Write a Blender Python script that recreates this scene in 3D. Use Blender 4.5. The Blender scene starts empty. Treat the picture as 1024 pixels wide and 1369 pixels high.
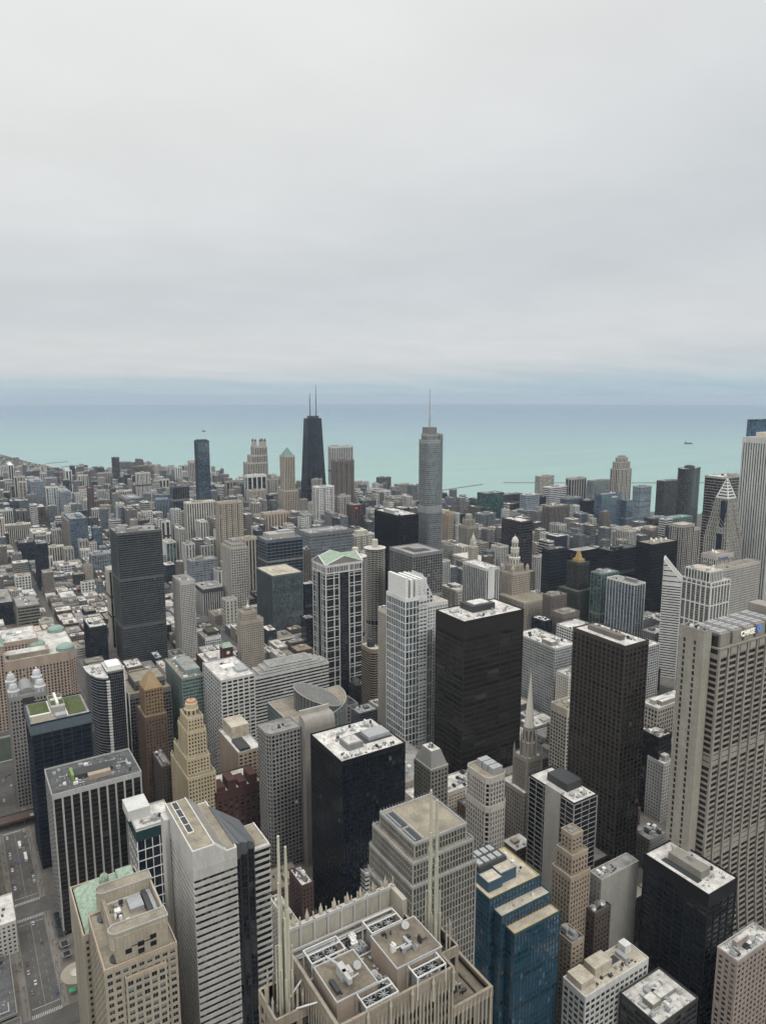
import bpy, math, random
from math import sin, cos, pi, radians
S = bpy.context.scene
COL = S.collection
# ------------------------------------------------------------------ camera, sky, sun, exposure
EYE = 414.0
cam = bpy.data.objects.new('camera', bpy.data.cameras.new('camera')); COL.objects.link(cam)
cam.location = (0, 0, EYE)
cam.rotation_euler = (radians(90 - 9.24), 0, radians(-31.9))
cam.data.sensor_fit = 'VERTICAL'; cam.data.sensor_height = 36; cam.data.lens = 36 * 948 / 1369
cam.data.clip_start = 1; cam.data.clip_end = 120000
S.camera = cam
SUN_EL, SUN_AZ = 52, 172
w = bpy.data.worlds.new('World'); S.world = w; w.use_nodes = True
def lin(c):
    return tuple((v / 12.92 if v <= .04045 else ((v + .055) / 1.055) ** 2.4) for v in [x / 255 for x in c]) + (1,)
def sky_world():
    nt = w.node_tree; nt.nodes.clear(); N = nt.nodes.new; Lk = nt.links.new
    out = N('ShaderNodeOutputWorld'); tc = N('ShaderNodeTexCoord'); sep = N('ShaderNodeSeparateXYZ')
    Lk(tc.outputs['Generated'], sep.inputs[0])
    nis = N('ShaderNodeTexSky'); nis.sky_type = 'NISHITA'; nis.sun_disc = False
    nis.sun_elevation = radians(SUN_EL); nis.sun_rotation = radians(SUN_AZ); nis.air_density = 1.5; nis.dust_density = 3
    b1 = N('ShaderNodeBackground'); b1.inputs[1].default_value = .08; Lk(nis.outputs[0], b1.inputs[0])
    # cloud deck: directions carried to a flat layer overhead, so that streaks lie in perspective
    add = N('ShaderNodeMath'); add.operation = 'ADD'; add.inputs[1].default_value = .09; Lk(sep.outputs[2], add.inputs[0])
    mx = N('ShaderNodeMath'); mx.operation = 'MAXIMUM'; mx.inputs[1].default_value = .03; Lk(add.outputs[0], mx.inputs[0])
    dv = N('ShaderNodeVectorMath'); dv.operation = 'DIVIDE'; Lk(tc.outputs['Generated'], dv.inputs[0])
    cb = N('ShaderNodeCombineXYZ'); [Lk(mx.outputs[0], cb.inputs[i]) for i in range(3)]; Lk(cb.outputs[0], dv.inputs[1])
    mp = N('ShaderNodeMapping'); mp.inputs['Rotation'].default_value = (0, 0, radians(40)); mp.inputs['Scale'].default_value = (.32, .85, 0)
    Lk(dv.outputs[0], mp.inputs[0])
    n1 = N('ShaderNodeTexNoise'); n1.inputs['Scale'].default_value = .9; n1.inputs['Detail'].default_value = 5; n1.inputs['Roughness'].default_value = .55; Lk(mp.outputs[0], n1.inputs[0])
    n2 = N('ShaderNodeTexNoise'); n2.inputs['Scale'].default_value = 2.1; n2.inputs['Detail'].default_value = 4; Lk(dv.outputs[0], n2.inputs[0])
    # grey level of the overcast with height
    jit = N('ShaderNodeMath'); jit.operation = 'MULTIPLY_ADD'; jit.inputs[1].default_value = .05; jit.inputs[2].default_value = -.025
    Lk(n1.outputs[0], jit.inputs[0])
    lf = N('ShaderNodeVectorMath'); lf.operation = 'DOT_PRODUCT'; lf.inputs[1].default_value = (-.849, .528, 0); Lk(tc.outputs['Generated'], lf.inputs[0])   # the deck is thinner to the north west
    tl = N('ShaderNodeMath'); tl.operation = 'MULTIPLY_ADD'; tl.inputs[1].default_value = .75; tl.inputs[2].default_value = 1; Lk(lf.outputs['Value'], tl.inputs[0])
    ez = N('ShaderNodeMath'); ez.operation = 'MULTIPLY'; Lk(sep.outputs[2], ez.inputs[0]); Lk(tl.outputs[0], ez.inputs[1])
    el = N('ShaderNodeMath'); el.operation = 'ADD'; Lk(ez.outputs[0], el.inputs[0]); Lk(jit.outputs[0], el.inputs[1])
    ramp = N('ShaderNodeValToRGB'); cr = ramp.color_ramp
    stops = [(0, (177, 200, 212)), (.012, (186, 205, 215)), (.03, (205, 213, 218)), (.055, (217, 220, 223)), (.09, (215, 219, 221)), (.125, (209, 214, 218)), (.17, (209, 214, 217)), (.27, (225, 227, 228)), (.42, (235, 236, 234)), (.62, (240, 241, 240))]
    cr.elements[0].position = 0; cr.elements[0].color = lin(stops[0][1]); cr.elements[1].position = 1; cr.elements[1].color = (2.0, 2.0, 1.98, 1)
    for p, c in stops[1:]:
        e = cr.elements.new(p); e.color = lin(c)
    Lk(el.outputs[0], ramp.inputs[0])
    am = N('ShaderNodeMapRange'); am.inputs[1].default_value = .3; am.inputs[2].default_value = .7; am.inputs[3].default_value = .97; am.inputs[4].default_value = 1.03; Lk(n1.outputs[0], am.inputs[0])
    am2 = N('ShaderNodeMapRange'); am2.inputs[1].default_value = .3; am2.inputs[2].default_value = .7; am2.inputs[3].default_value = .975; am2.inputs[4].default_value = 1.025; Lk(n2.outputs[0], am2.inputs[0])
    mm = N('ShaderNodeMath'); mm.operation = 'MULTIPLY'; Lk(am.outputs[0], mm.inputs[0]); Lk(am2.outputs[0], mm.inputs[1])
    b2 = N('ShaderNodeBackground'); Lk(ramp.outputs[0], b2.inputs[0]); Lk(mm.outputs[0], b2.inputs[1])
    mix = N('ShaderNodeMixShader'); mix.inputs[0].default_value = .93; Lk(b1.outputs[0], mix.inputs[1]); Lk(b2.outputs[0], mix.inputs[2])
    Lk(mix.outputs[0], out.inputs[0])
sky_world()
sun = bpy.data.objects.new('sun', bpy.data.lights.new('sun', 'SUN')); COL.objects.link(sun)
sun.data.energy = 1.5; sun.data.angle = radians(14); sun.data.color = (1, .975, .94)
sun.rotation_euler = (radians(90 - SUN_EL), 0, radians(180 - SUN_AZ)); sun.location = (0, -50, 600)
S.view_settings.view_transform = 'Standard'; S.view_settings.look = 'None'; S.view_settings.exposure = 0; S.view_settings.gamma = 1
S.cycles.use_denoising = True
S.cycles.max_bounces = 4; S.cycles.diffuse_bounces = 2; S.cycles.glossy_bounces = 2; S.cycles.transmission_bounces = 2; S.cycles.volume_bounces = 0
S.cycles.caustics_reflective = False; S.cycles.caustics_refractive = False; S.cycles.sample_clamp_indirect = 4
R = random.Random(7)
# ------------------------------------------------------------------ materials
PAL = dict(W=(.7, .695, .67), W2=(.57, .565, .54), C=(.55, .51, .43), C2=(.6, .57, .5), L=(.43, .4, .355), L2=(.45, .425, .385), L3=(.5, .485, .455), T=(.35, .285, .215), T2=(.36, .325, .28), T3=(.43, .38, .305),
    P=(.33, .27, .235), P2=(.4, .355, .3), P3=(.47, .375, .3), B=(.105, .082, .07), B2=(.085, .055, .05), B3=(.165, .14, .125), B4=(.055, .045, .045), B5=(.22, .18, .145), B6=(.18, .15, .135), M=(.075, .032, .028), M2=(.1, .065, .06), S=(.36, .22, .18),
    G=(.24, .235, .22), G2=(.25, .235, .2), G3=(.2, .2, .195), G4=(.17, .18, .19), LG=(.42, .415, .4), LG2=(.36, .345, .31), DG=(.05, .05, .05), DG2=(.05, .053, .055), DG3=(.045, .045, .05), K=(.014, .014, .016), K2=(.011, .012, .015),
    BZ=(.026, .022, .02), BZ2=(.055, .046, .039), N=(.02, .026, .04), N2=(.05, .065, .085), N3=(.17, .18, .2), BL=(.085, .125, .175), BL3=(.025, .05, .075), BG=(.21, .235, .26), BG2=(.25, .29, .33), BG3=(.33, .37, .4), TL=(.22, .27, .255), TL2=(.15, .22, .225), TL3=(.12, .15, .155), TL4=(.02, .06, .062),
    LAU=(.3, .24, .185), DG4=(.09, .096, .097), BG4=(.1, .125, .155), SPD=(.045, .045, .045))
GLS = dict(gd=(.012, .013, .015), gk=(.016, .014, .012), gn=(.008, .011, .018), gb=(.028, .055, .09), gb2=(.012, .07, .15), gt=(.03, .075, .07), gt2=(.012, .06, .06), gt3=(.06, .085, .09), gg=(.03, .037, .037), gl=(.075, .095, .11), gl2=(.13, .17, .2))
RFS = dict(rw=((.66, .64, .6), (.36, .34, .31)), rc=((.52, .47, .38), (.36, .31, .24)), rg=((.3, .29, .275), (.17, .165, .16)), rt=((.3, .265, .2), (.2, .175, .135)), rd=((.1, .1, .1), (.05, .05, .05)), rgn=((.2, .33, .29), (.14, .25, .22)))
_m = {}
def new_mat(name):
    m = bpy.data.materials.new(name); m.use_nodes = True
    nt = m.node_tree; b = nt.nodes['Principled BSDF']
    return m, nt, b, nt.nodes.new, nt.links.new
def wall_mat(k, joint=0):
    if joint: k0 = k
    if ('w', k, joint) in _m: return _m['w', k, joint]
    c = PAL[k] if isinstance(k, str) else k
    m, nt, b, N, Lk = new_mat('masonry'); _m['w', k, joint] = m
    tc = N('ShaderNodeTexCoord'); n = N('ShaderNodeTexNoise'); n.inputs['Scale'].default_value = .09; n.inputs['Detail'].default_value = 6; n.inputs['Roughness'].default_value = .6
    mp = N('ShaderNodeMapping'); mp.inputs['Scale'].default_value = (1, 1, .25); Lk(tc.outputs['Object'], mp.inputs[0]); Lk(mp.outputs[0], n.inputs[0])
    n2 = N('ShaderNodeTexNoise'); n2.inputs['Scale'].default_value = 1.1; n2.inputs['Detail'].default_value = 3; Lk(mp.outputs[0], n2.inputs[0])
    oi = N('ShaderNodeObjectInfo')
    r1 = N('ShaderNodeMapRange'); r1.inputs[1].default_value = .25; r1.inputs[2].default_value = .75; r1.inputs[3].default_value = .78; r1.inputs[4].default_value = 1.14; Lk(n.outputs[0], r1.inputs[0])
    r2 = N('ShaderNodeMapRange'); r2.inputs[1].default_value = .3; r2.inputs[2].default_value = .7; r2.inputs[3].default_value = .9; r2.inputs[4].default_value = 1.08; Lk(n2.outputs[0], r2.inputs[0])
    r3 = N('ShaderNodeMapRange'); r3.inputs[3].default_value = .93; r3.inputs[4].default_value = 1.07; Lk(oi.outputs['Random'], r3.inputs[0])
    a = N('ShaderNodeMath'); a.operation = 'MULTIPLY'; Lk(r1.outputs[0], a.inputs[0]); Lk(r2.outputs[0], a.inputs[1])
    a2 = N('ShaderNodeMath'); a2.operation = 'MULTIPLY'; Lk(a.outputs[0], a2.inputs[0]); Lk(r3.outputs[0], a2.inputs[1])
    v = N('ShaderNodeVectorMath'); v.operation = 'SCALE'; v.inputs[0].default_value = c[:3]; Lk(a2.outputs[0], v.inputs['Scale'])
    if joint:   # stone panels with dark open joints
        sx = N('ShaderNodeSeparateXYZ'); Lk(tc.outputs['Object'], sx.inputs[0]); ax = N('ShaderNodeMath'); Lk(sx.outputs[0], ax.inputs[0]); Lk(sx.outputs[1], ax.inputs[1]); cx = N('ShaderNodeCombineXYZ'); Lk(ax.outputs[0], cx.inputs[0]); Lk(sx.outputs[2], cx.inputs[1])
        bt = N('ShaderNodeTexBrick'); bt.offset = 0; bt.inputs['Scale'].default_value = 1; bt.inputs['Mortar Size'].default_value = .045; bt.inputs['Brick Width'].default_value = joint; bt.inputs['Row Height'].default_value = joint * .85; bt.inputs['Color1'].default_value = (1, 1, 1, 1); bt.inputs['Color2'].default_value = (.9, .89, .87, 1); bt.inputs['Mortar'].default_value = (.55, .53, .5, 1)
        Lk(cx.outputs[0], bt.inputs[0]); v2 = N('ShaderNodeVectorMath'); v2.operation = 'MULTIPLY'; Lk(v.outputs[0], v2.inputs[0]); Lk(bt.outputs[0], v2.inputs[1]); v = v2
    Lk(v.outputs[0], b.inputs['Base Color']); b.inputs['Roughness'].default_value = .75 if sum(c) > .12 else .42; b.inputs['Specular IOR Level'].default_value = .3 if sum(c) > .12 else .16
    return m
def glass_mat(k):
    if ('g', k) in _m: return _m['g', k]
    c = GLS[k]; m, nt, b, N, Lk = new_mat('window_glass'); _m['g', k] = m
    uv = N('ShaderNodeUVMap'); oi = N('ShaderNodeObjectInfo')
    fl = N('ShaderNodeVectorMath'); fl.operation = 'FLOOR'; Lk(uv.outputs[0], fl.inputs[0])
    fr = N('ShaderNodeVectorMath'); fr.operation = 'FRACTION'; Lk(uv.outputs[0], fr.inputs[0])
    sp = N('ShaderNodeSeparateXYZ'); Lk(fr.outputs[0], sp.inputs[0])
    ad = N('ShaderNodeVectorMath'); ad.operation = 'ADD'; Lk(fl.outputs[0], ad.inputs[0])
    cb = N('ShaderNodeCombineXYZ'); Lk(oi.outputs['Random'], cb.inputs[2]); Lk(cb.outputs[0], ad.inputs[1])
    wn = N('ShaderNodeTexWhiteNoise'); wn.noise_dimensions = '3D'; Lk(ad.outputs[0], wn.inputs[0])
    rs = N('ShaderNodeSeparateColor'); Lk(wn.outputs['Color'], rs.inputs[0])
    # blinds: one window in four carries a lowered blind of its own length
    g1 = N('ShaderNodeMath'); g1.operation = 'GREATER_THAN'; g1.inputs[1].default_value = .74 if k not in ('gn', 'gk', 'gb3') else .95; Lk(rs.outputs[0], g1.inputs[0])
    g2 = N('ShaderNodeMath'); g2.operation = 'GREATER_THAN'; Lk(sp.outputs[1], g2.inputs[0]); Lk(rs.outputs[1], g2.inputs[1])
    g = N('ShaderNodeMath'); g.operation = 'MULTIPLY'; Lk(g1.outputs[0], g.inputs[0]); Lk(g2.outputs[0], g.inputs[1])
    g3 = N('ShaderNodeMath'); g3.operation = 'MULTIPLY'; g3.inputs[1].default_value = .45 if k not in ('gn', 'gk') else .8; Lk(g.outputs[0], g3.inputs[0])
    dk = N('ShaderNodeMapRange'); dk.inputs[3].default_value = .55 if k not in ('gn', 'gk', 'gb3') else .8; dk.inputs[4].default_value = 1.7 if k not in ('gn', 'gk', 'gb3') else 1.25; Lk(rs.outputs[2], dk.inputs[0])
    s2 = N('ShaderNodeSeparateXYZ'); Lk(ad.outputs[0], s2.inputs[0]); c2 = N('ShaderNodeCombineXYZ'); Lk(s2.outputs[1], c2.inputs[1]); Lk(s2.outputs[2], c2.inputs[2]); w2 = N('ShaderNodeTexWhiteNoise'); Lk(c2.outputs[0], w2.inputs[0])   # whole floors differ too
    fm = N('ShaderNodeMapRange'); fm.inputs[3].default_value = .7; fm.inputs[4].default_value = 1.35; Lk(w2.outputs[0], fm.inputs[0]); dm = N('ShaderNodeMath'); dm.operation = 'MULTIPLY'; Lk(dk.outputs[0], dm.inputs[0]); Lk(fm.outputs[0], dm.inputs[1])
    v = N('ShaderNodeVectorMath'); v.operation = 'SCALE'; v.inputs[0].default_value = c; Lk(dm.outputs[0], v.inputs['Scale'])
    mx = N('ShaderNodeMix'); mx.data_type = 'RGBA'; mx.inputs['B'].default_value = (c[0] * .6 + .2, c[1] * .6 + .19, c[2] * .6 + .17, 1) if k not in ('gn', 'gk') else (.05, .052, .055, 1)
    Lk(g3.outputs[0], mx.inputs['Factor']); Lk(v.outputs[0], mx.inputs['A']); Lk(mx.outputs['Result'], b.inputs['Base Color'])
    b.inputs['Specular IOR Level'].default_value = .3 if k in ('gd', 'gk', 'gn') else .5
    b.inputs['Roughness'].default_value = .08; b.inputs['IOR'].default_value = 1.5 if k in ('gd', 'gk') else 1.7 if k in ('gn', 'gb3') else 2.2
    # every pane hangs a hair out of true
    sb = N('ShaderNodeVectorMath'); sb.operation = 'SUBTRACT'; sb.inputs[1].default_value = (.5, .5, .5); Lk(wn.outputs['Color'], sb.inputs[0])
    sc = N('ShaderNodeVectorMath'); sc.operation = 'SCALE'; sc.inputs['Scale'].default_value = .025 if k in ('gd', 'gk', 'gn', 'gb3', 'gb') else .06; Lk(sb.outputs[0], sc.inputs[0])
    ge = N('ShaderNodeNewGeometry'); an = N('ShaderNodeVectorMath'); an.operation = 'ADD'; Lk(ge.outputs['Normal'], an.inputs[0]); Lk(sc.outputs[0], an.inputs[1])
    nn = N('ShaderNodeVectorMath'); nn.operation = 'NORMALIZE'; Lk(an.outputs[0], nn.inputs[0]); Lk(nn.outputs[0], b.inputs['Normal'])
    # a few rooms have their lamps on
    lt = N('ShaderNodeMath'); lt.operation = 'GREATER_THAN'; lt.inputs[1].default_value = .9985; Lk(wn.outputs['Value'], lt.inputs[0])
    b.inputs['Emission Color'].default_value = (1, .8, .5, 1); st = N('ShaderNodeMath'); st.operation = 'MULTIPLY'; st.inputs[1].default_value = .18 if k not in ('gn', 'gk') else .06; Lk(lt.outputs[0], st.inputs[0]); Lk(st.outputs[0], b.inputs['Emission Strength'])
    return m
def roof_mat(k):
    if ('r', k) in _m: return _m['r', k]
    c1, c2 = RFS[k]; m, nt, b, N, Lk = new_mat('roofing'); _m['r', k] = m
    tc = N('ShaderNodeTexCoord'); oi = N('ShaderNodeObjectInfo'); cb = N('ShaderNodeCombineXYZ'); mu = N('ShaderNodeMath'); mu.operation = 'MULTIPLY'; mu.inputs[1].default_value = 400; Lk(oi.outputs['Random'], mu.inputs[0]); Lk(mu.outputs[0], cb.inputs[2])
    ad = N('ShaderNodeVectorMath'); Lk(tc.outputs['Object'], ad.inputs[0]); Lk(cb.outputs[0], ad.inputs[1])
    n = N('ShaderNodeTexNoise'); n.inputs['Scale'].default_value = .16; n.inputs['Detail'].default_value = 8; n.inputs['Roughness'].default_value = .68; Lk(ad.outputs[0], n.inputs[0])
    n2 = N('ShaderNodeTexNoise'); n2.inputs['Scale'].default_value = .9; n2.inputs['Detail'].default_value = 5; Lk(ad.outputs[0], n2.inputs[0])
    rp = N('ShaderNodeValToRGB'); rp.color_ramp.elements[0].position = .44; rp.color_ramp.elements[1].position = .66
    rp.color_ramp.elements[0].color = (0, 0, 0, 1); rp.color_ramp.elements[1].color = (1, 1, 1, 1); Lk(n.outputs[0], rp.inputs[0])
    mx = N('ShaderNodeMix'); mx.data_type = 'RGBA'; mx.inputs['A'].default_value = c1 + (1,); mx.inputs['B'].default_value = c2 + (1,); Lk(rp.outputs[0], mx.inputs['Factor'])
    r2 = N('ShaderNodeMapRange'); r2.inputs[1].default_value = .3; r2.inputs[2].default_value = .7; r2.inputs[3].default_value = .86; r2.inputs[4].default_value = 1.1; Lk(n2.outputs[0], r2.inputs[0])
    v = N('ShaderNodeVectorMath'); v.operation = 'SCALE'; Lk(mx.outputs['Result'], v.inputs[0]); Lk(r2.outputs[0], v.inputs['Scale']); 
    n3 = N('ShaderNodeTexNoise'); n3.inputs['Scale'].default_value = .045; n3.inputs['Detail'].default_value = 3; Lk(ad.outputs[0], n3.inputs[0]); r3 = N('ShaderNodeMapRange'); r3.inputs[1].default_value = .35; r3.inputs[2].default_value = .65; r3.inputs[3].default_value = .8; r3.inputs[4].default_value = 1.08; Lk(n3.outputs[0], r3.inputs[0])
    bt = N('ShaderNodeTexBrick'); bt.inputs['Scale'].default_value = 1; bt.inputs['Brick Width'].default_value = 9; bt.inputs['Row Height'].default_value = 1.9; bt.inputs['Mortar Size'].default_value = .06; bt.inputs['Color1'].default_value = (1, 1, 1, 1); bt.inputs['Color2'].default_value = (.93, .93, .92, 1); bt.inputs['Mortar'].default_value = (.74, .73, .71, 1); Lk(tc.outputs['Object'], bt.inputs[0])
    v2 = N('ShaderNodeVectorMath'); v2.operation = 'SCALE'; Lk(v.outputs[0], v2.inputs[0]); Lk(r3.outputs[0], v2.inputs['Scale']); v3 = N('ShaderNodeVectorMath'); v3.operation = 'MULTIPLY'; Lk(v2.outputs[0], v3.inputs[0]); Lk(bt.outputs[0], v3.inputs[1]); Lk(v3.outputs[0], b.inputs['Base Color']); b.inputs['Roughness'].default_value = .9
    return m
def plain(k, c, rough=.6, metal=0, em=0, var=.12):
    if ('p', k) in _m: return _m['p', k]
    m, nt, b, N, Lk = new_mat(k); _m['p', k] = m
    tc = N('ShaderNodeTexCoord'); n = N('ShaderNodeTexNoise'); n.inputs['Scale'].default_value = .5; n.inputs['Detail'].default_value = 6; Lk(tc.outputs['Object'], n.inputs[0])
    r = N('ShaderNodeMapRange'); r.inputs[1].default_value = .3; r.inputs[2].default_value = .7; r.inputs[3].default_value = 1 - var; r.inputs[4].default_value = 1 + var; Lk(n.outputs[0], r.inputs[0])
    v = N('ShaderNodeVectorMath'); v.operation = 'SCALE'; v.inputs[0].default_value = c; Lk(r.outputs[0], v.inputs['Scale']); Lk(v.outputs[0], b.inputs['Base Color'])
    b.inputs['Roughness'].default_value = rough; b.inputs['Metallic'].default_value = metal
    if em: b.inputs['Emission Color'].default_value = c + (1,); b.inputs['Emission Strength'].default_value = em
    return m
M_UNIT = plain('galvanised_metal', (.36, .37, .37), .5, .3); M_DARK = plain('dark_metal', (.035, .036, .038), .5); M_WHITE = plain('white_paint', (.72, .71, .68), .5)
M_COPPER = plain('copper_patina', (.255, .33, .25), .8, var=.3); M_COPPER2 = plain('dull_copper', (.22, .31, .26), .8, var=.22); M_GOLD = plain('gilding', (.42, .29, .11), .5, .25); M_STEEL = plain('brushed_steel', (.42, .42, .4), .35, .5); M_RED = plain('red_paint', (.42, .06, .05), .6)
M_CONC = wall_mat('LG'); M_GRASS = plain('sedum', (.065, .082, .026), .95, var=.55); M_ORANGE = plain('orange_tile', (.45, .24, .16), .7)
# ------------------------------------------------------------------ mesh helpers
class MB:
    def __init__(s): s.v = []; s.f = []; s.uv = None; s.mi = []
    def quad(s, a, b, c, d, uv=None, m=0):
        n = len(s.v); s.v += [a, b, c, d]; s.f.append((n, n + 1, n + 2, n + 3)); s.mi.append(m)
        if uv is not None or s.uv is not None:
            if s.uv is None: s.uv = [(0, 0)] * (n)
            s.uv += uv or [(0, 0)] * 4
    def poly(s, pts, m=0):
        n = len(s.v); s.v += pts; s.f.append(tuple(range(n, n + len(pts)))); s.mi.append(m)
        if s.uv is not None: s.uv += [(0, 0)] * len(pts)
    def box(s, x0, y0, z0, x1, y1, z1, m=0, bottom=False):
        n = len(s.v); s.v += [(x0, y0, z0), (x1, y0, z0), (x1, y1, z0), (x0, y1, z0), (x0, y0, z1), (x1, y0, z1), (x1, y1, z1), (x0, y1, z1)]
        fs = [(0, 1, 5, 4), (1, 2, 6, 5), (2, 3, 7, 6), (3, 0, 4, 7), (4, 5, 6, 7)] + ([(3, 2, 1, 0)] if bottom else [])
        s.f += [tuple(n + i for i in q) for q in fs]; s.mi += [m] * len(fs)
        if s.uv is not None: s.uv += [(0, 0)] * 8
    def prism(s, P, z0, z1, m=0, cap=True, Q=None):
        # P: CCW footprint; Q: footprint at the top (defaults to P); z1 may be a list
        Q = Q or P; k = len(P); zt = z1 if isinstance(z1, (list, tuple)) else [z1] * k
        n = len(s.v); s.v += [(x, y, z0) for x, y in P] + [(x, y, z) for (x, y), z in zip(Q, zt)]
        for i in range(k): j = (i + 1) % k; s.f.append((n + i, n + j, n + k + j, n + k + i)); s.mi.append(m)
        if cap: s.f.append(tuple(range(n + k, n + 2 * k))); s.mi.append(m)
        if s.uv is not None: s.uv += [(0, 0)] * (2 * k)
    def bar(s, a, t, nr, s0, s1, d0, d1, z0, z1, m=0):
        # box in a wall's own frame: along t, outward along nr; no back face
        def P(u, d, z): return (a[0] + t[0] * u + nr[0] * d, a[1] + t[1] * u + nr[1] * d, z)
        n = len(s.v); s.v += [P(s0, d0, z0), P(s1, d0, z0), P(s0, d1, z0), P(s1, d1, z0), P(s0, d0, z1), P(s1, d0, z1), P(s0, d1, z1), P(s1, d1, z1)]
        fs = [(2, 3, 7, 6), (3, 1, 5, 7), (0, 2, 6, 4), (6, 7, 5, 4), (0, 1, 3, 2)]
        s.f += [tuple(n + i for i in q) for q in fs]; s.mi += [m] * 5
        if s.uv is not None: s.uv += [(0, 0)] * 8
    def rod(s, p, q, r0, r1=None, k=6, m=0):
        from mathutils import Vector
        p = Vector(p); q = Vector(q); r1 = r0 if r1 is None else r1; d = (q - p).normalized(); u = d.orthogonal().normalized(); v = d.cross(u)
        n = len(s.v)
        for c, r in ((p, r0), (q, r1)):
            for i in range(k): a = 2 * pi * i / k; s.v.append(tuple(c + (u * cos(a) + v * sin(a)) * r))
        for i in range(k): j = (i + 1) % k; s.f.append((n + i, n + j, n + k + j, n + k + i)); s.mi.append(m)
        s.f.append(tuple(range(n + k, n + 2 * k))); s.mi.append(m)
        if s.uv is not None: s.uv += [(0, 0)] * (2 * k)
    def lathe(s, cx, cy, prof, k=16, m=0):
        n = len(s.v); L = len(prof)
        for r, z in prof:
            for i in range(k): a = 2 * pi * i / k; s.v.append((cx + r * cos(a), cy + r * sin(a), z))
        for l in range(L - 1):
            for i in range(k): j = (i + 1) % k; s.f.append((n + l * k + i, n + l * k + j, n + l * k + k + j, n + l * k + k + i)); s.mi.append(m)
        if prof[-1][0] > .05: s.f.append(tuple(n + (L - 1) * k + i for i in range(k))); s.mi.append(m)
        if s.uv is not None: s.uv += [(0, 0)] * (L * k)
    def build(s, name, mat, parent=None, loc=None):
        me = bpy.data.meshes.new(name); me.from_pydata(s.v, [], s.f); 
        mats = mat if isinstance(mat, (list, tuple)) else [mat]
        for q in mats: me.materials.append(q)
        if len(mats) > 1: me.polygons.foreach_set('material_index', s.mi)
        if s.uv is not None:
            l = me.uv_layers.new(name='UVMap'); vi = [0] * len(me.loops); me.loops.foreach_get('vertex_index', vi)
            fl = [c for i in vi for c in s.uv[i]]; l.data.foreach_set('uv', fl)
        me.update(); o = bpy.data.objects.new(name, me); COL.objects.link(o)
        if parent is not None: o.parent = parent
        if loc: o.location = loc
        return o
def tag(o, label, cat, group=None, kind=None):
    if label: o['label'] = label
    if cat: o['category'] = cat
    if group: o['group'] = group
    if kind: o['kind'] = kind
    return o
def thing(name, label, cat, loc, group=None, kind=None):
    o = bpy.data.objects.new(name, None); COL.objects.link(o); o.location = loc; o.empty_display_size = 5
    return tag(o, label, cat, group, kind)
def rect(x0, y0, x1, y1): return [(x0, y0), (x1, y0), (x1, y1), (x0, y1)]
def edges(P):
    for i in range(len(P)):
        a, b = P[i], P[(i + 1) % len(P)]; dx, dy = b[0] - a[0], b[1] - a[1]; L = math.hypot(dx, dy)
        if L > .05: yield a, b, (dx / L, dy / L), (dy / L, -dx / L), L
FLOORS = {}
def facade(gl, fr, P, z0, z1, st, dp=.45, sharp=True, noface=(), belts=(), sp=None, skip=0):
    """windows, piers and floor bands on every side of a footprint"""
    fh, bw, pw, sh, tb = st; tb = min(tb, (z1 - z0) * .4); nf = max(1, round((z1 - tb - z0) / fh)); f = (z1 - tb - z0) / nf; ds = dp - .12
    for e, (a, b, t, nr, L) in enumerate(edges(P)):
        nb = max(1, round(L / (bw or 1.7))); off = R.randint(0, 900)
        gl.quad((a[0], a[1], z0), (b[0], b[1], z0), (b[0], b[1], z1), (a[0], a[1], z1), [(off, 0), (off + nb, 0), (off + nb, nf + tb / f), (off, nf + tb / f)])
        if e in noface: fr.bar(a, t, nr, -dp if sharp else 0, L, 0, dp, z0, z1); continue
        x0 = -dp if sharp else 0
        if tb: fr.bar(a, t, nr, x0, L, 0, dp + .08, z1 - tb, z1)
        zt = z1 - tb - .004
        if bw and pw:
            s = L / nb
            for i in range(nb + 1):
                c = i * s; lo = x0 if i == 0 else (c - pw / 2); hi = L if i == nb else c + pw / 2
                if i == 0: hi = pw / 2
                if i == nb: lo = L - pw / 2
                fr.bar(a, t, nr, lo, hi, 0, dp, z0, zt)
        lo, hi = (pw / 2, L - pw / 2) if (bw and pw) else (x0, L)
        if sh > .05:
            q = sp if sp is not None else fr; runs = [(lo, hi)]
            if skip and nb > 3:   # every few bays one stays open from top to bottom
                s = L / nb; runs = [(i * s + pw / 2, i * s + s - pw / 2) for i in range(nb) if (i + e) % skip]
            for u0, u1 in runs:
                for k in range(nf): q.bar(a, t, nr, u0, u1, 0, ds, z0 + k * f, z0 + k * f + min(sh, f * .85))
        for zb, hb in belts: fr.bar(a, t, nr, x0 - .1 if sharp else 0, L, 0, dp + .14, zb, zb + hb)
    return nf, f
def parapet(mb, P, z, h=1.0, th=.5, out=.55):
    k = len(P); cx = sum(p[0] for p in P) / k; cy = sum(p[1] for p in P) / k
    def off(d):
        Q = []
        for i in range(k):
            p0, p, p1 = P[i - 1], P[i], P[(i + 1) % k]
            d0 = (p[0] - p0[0], p[1] - p0[1]); d1 = (p1[0] - p[0], p1[1] - p[1]); l0 = math.hypot(*d0) or 1; l1 = math.hypot(*d1) or 1
            n0 = (d0[1] / l0, -d0[0] / l0); n1 = (d1[1] / l1, -d1[0] / l1); m = (n0[0] + n1[0], n0[1] + n1[1]); q = 1 + n0[0] * n1[0] + n0[1] * n1[1]; q = max(q, .4)
            Q.append((p[0] + m[0] / q * d, p[1] + m[1] / q * d))
        return Q
    O, I = off(out), off(out - th); n = len(mb.v)
    for Q, zz in ((O, z), (O, z + h), (I, z + h), (I, z - .02)): mb.v += [(x, y, zz) for x, y in Q]
    for l in range(3):
        for i in range(k): j = (i + 1) % k; mb.f.append((n + l * k + i, n + l * k + j, n + l * k + k + j, n + l * k + k + i)); mb.mi.append(0)
    return I
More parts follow.
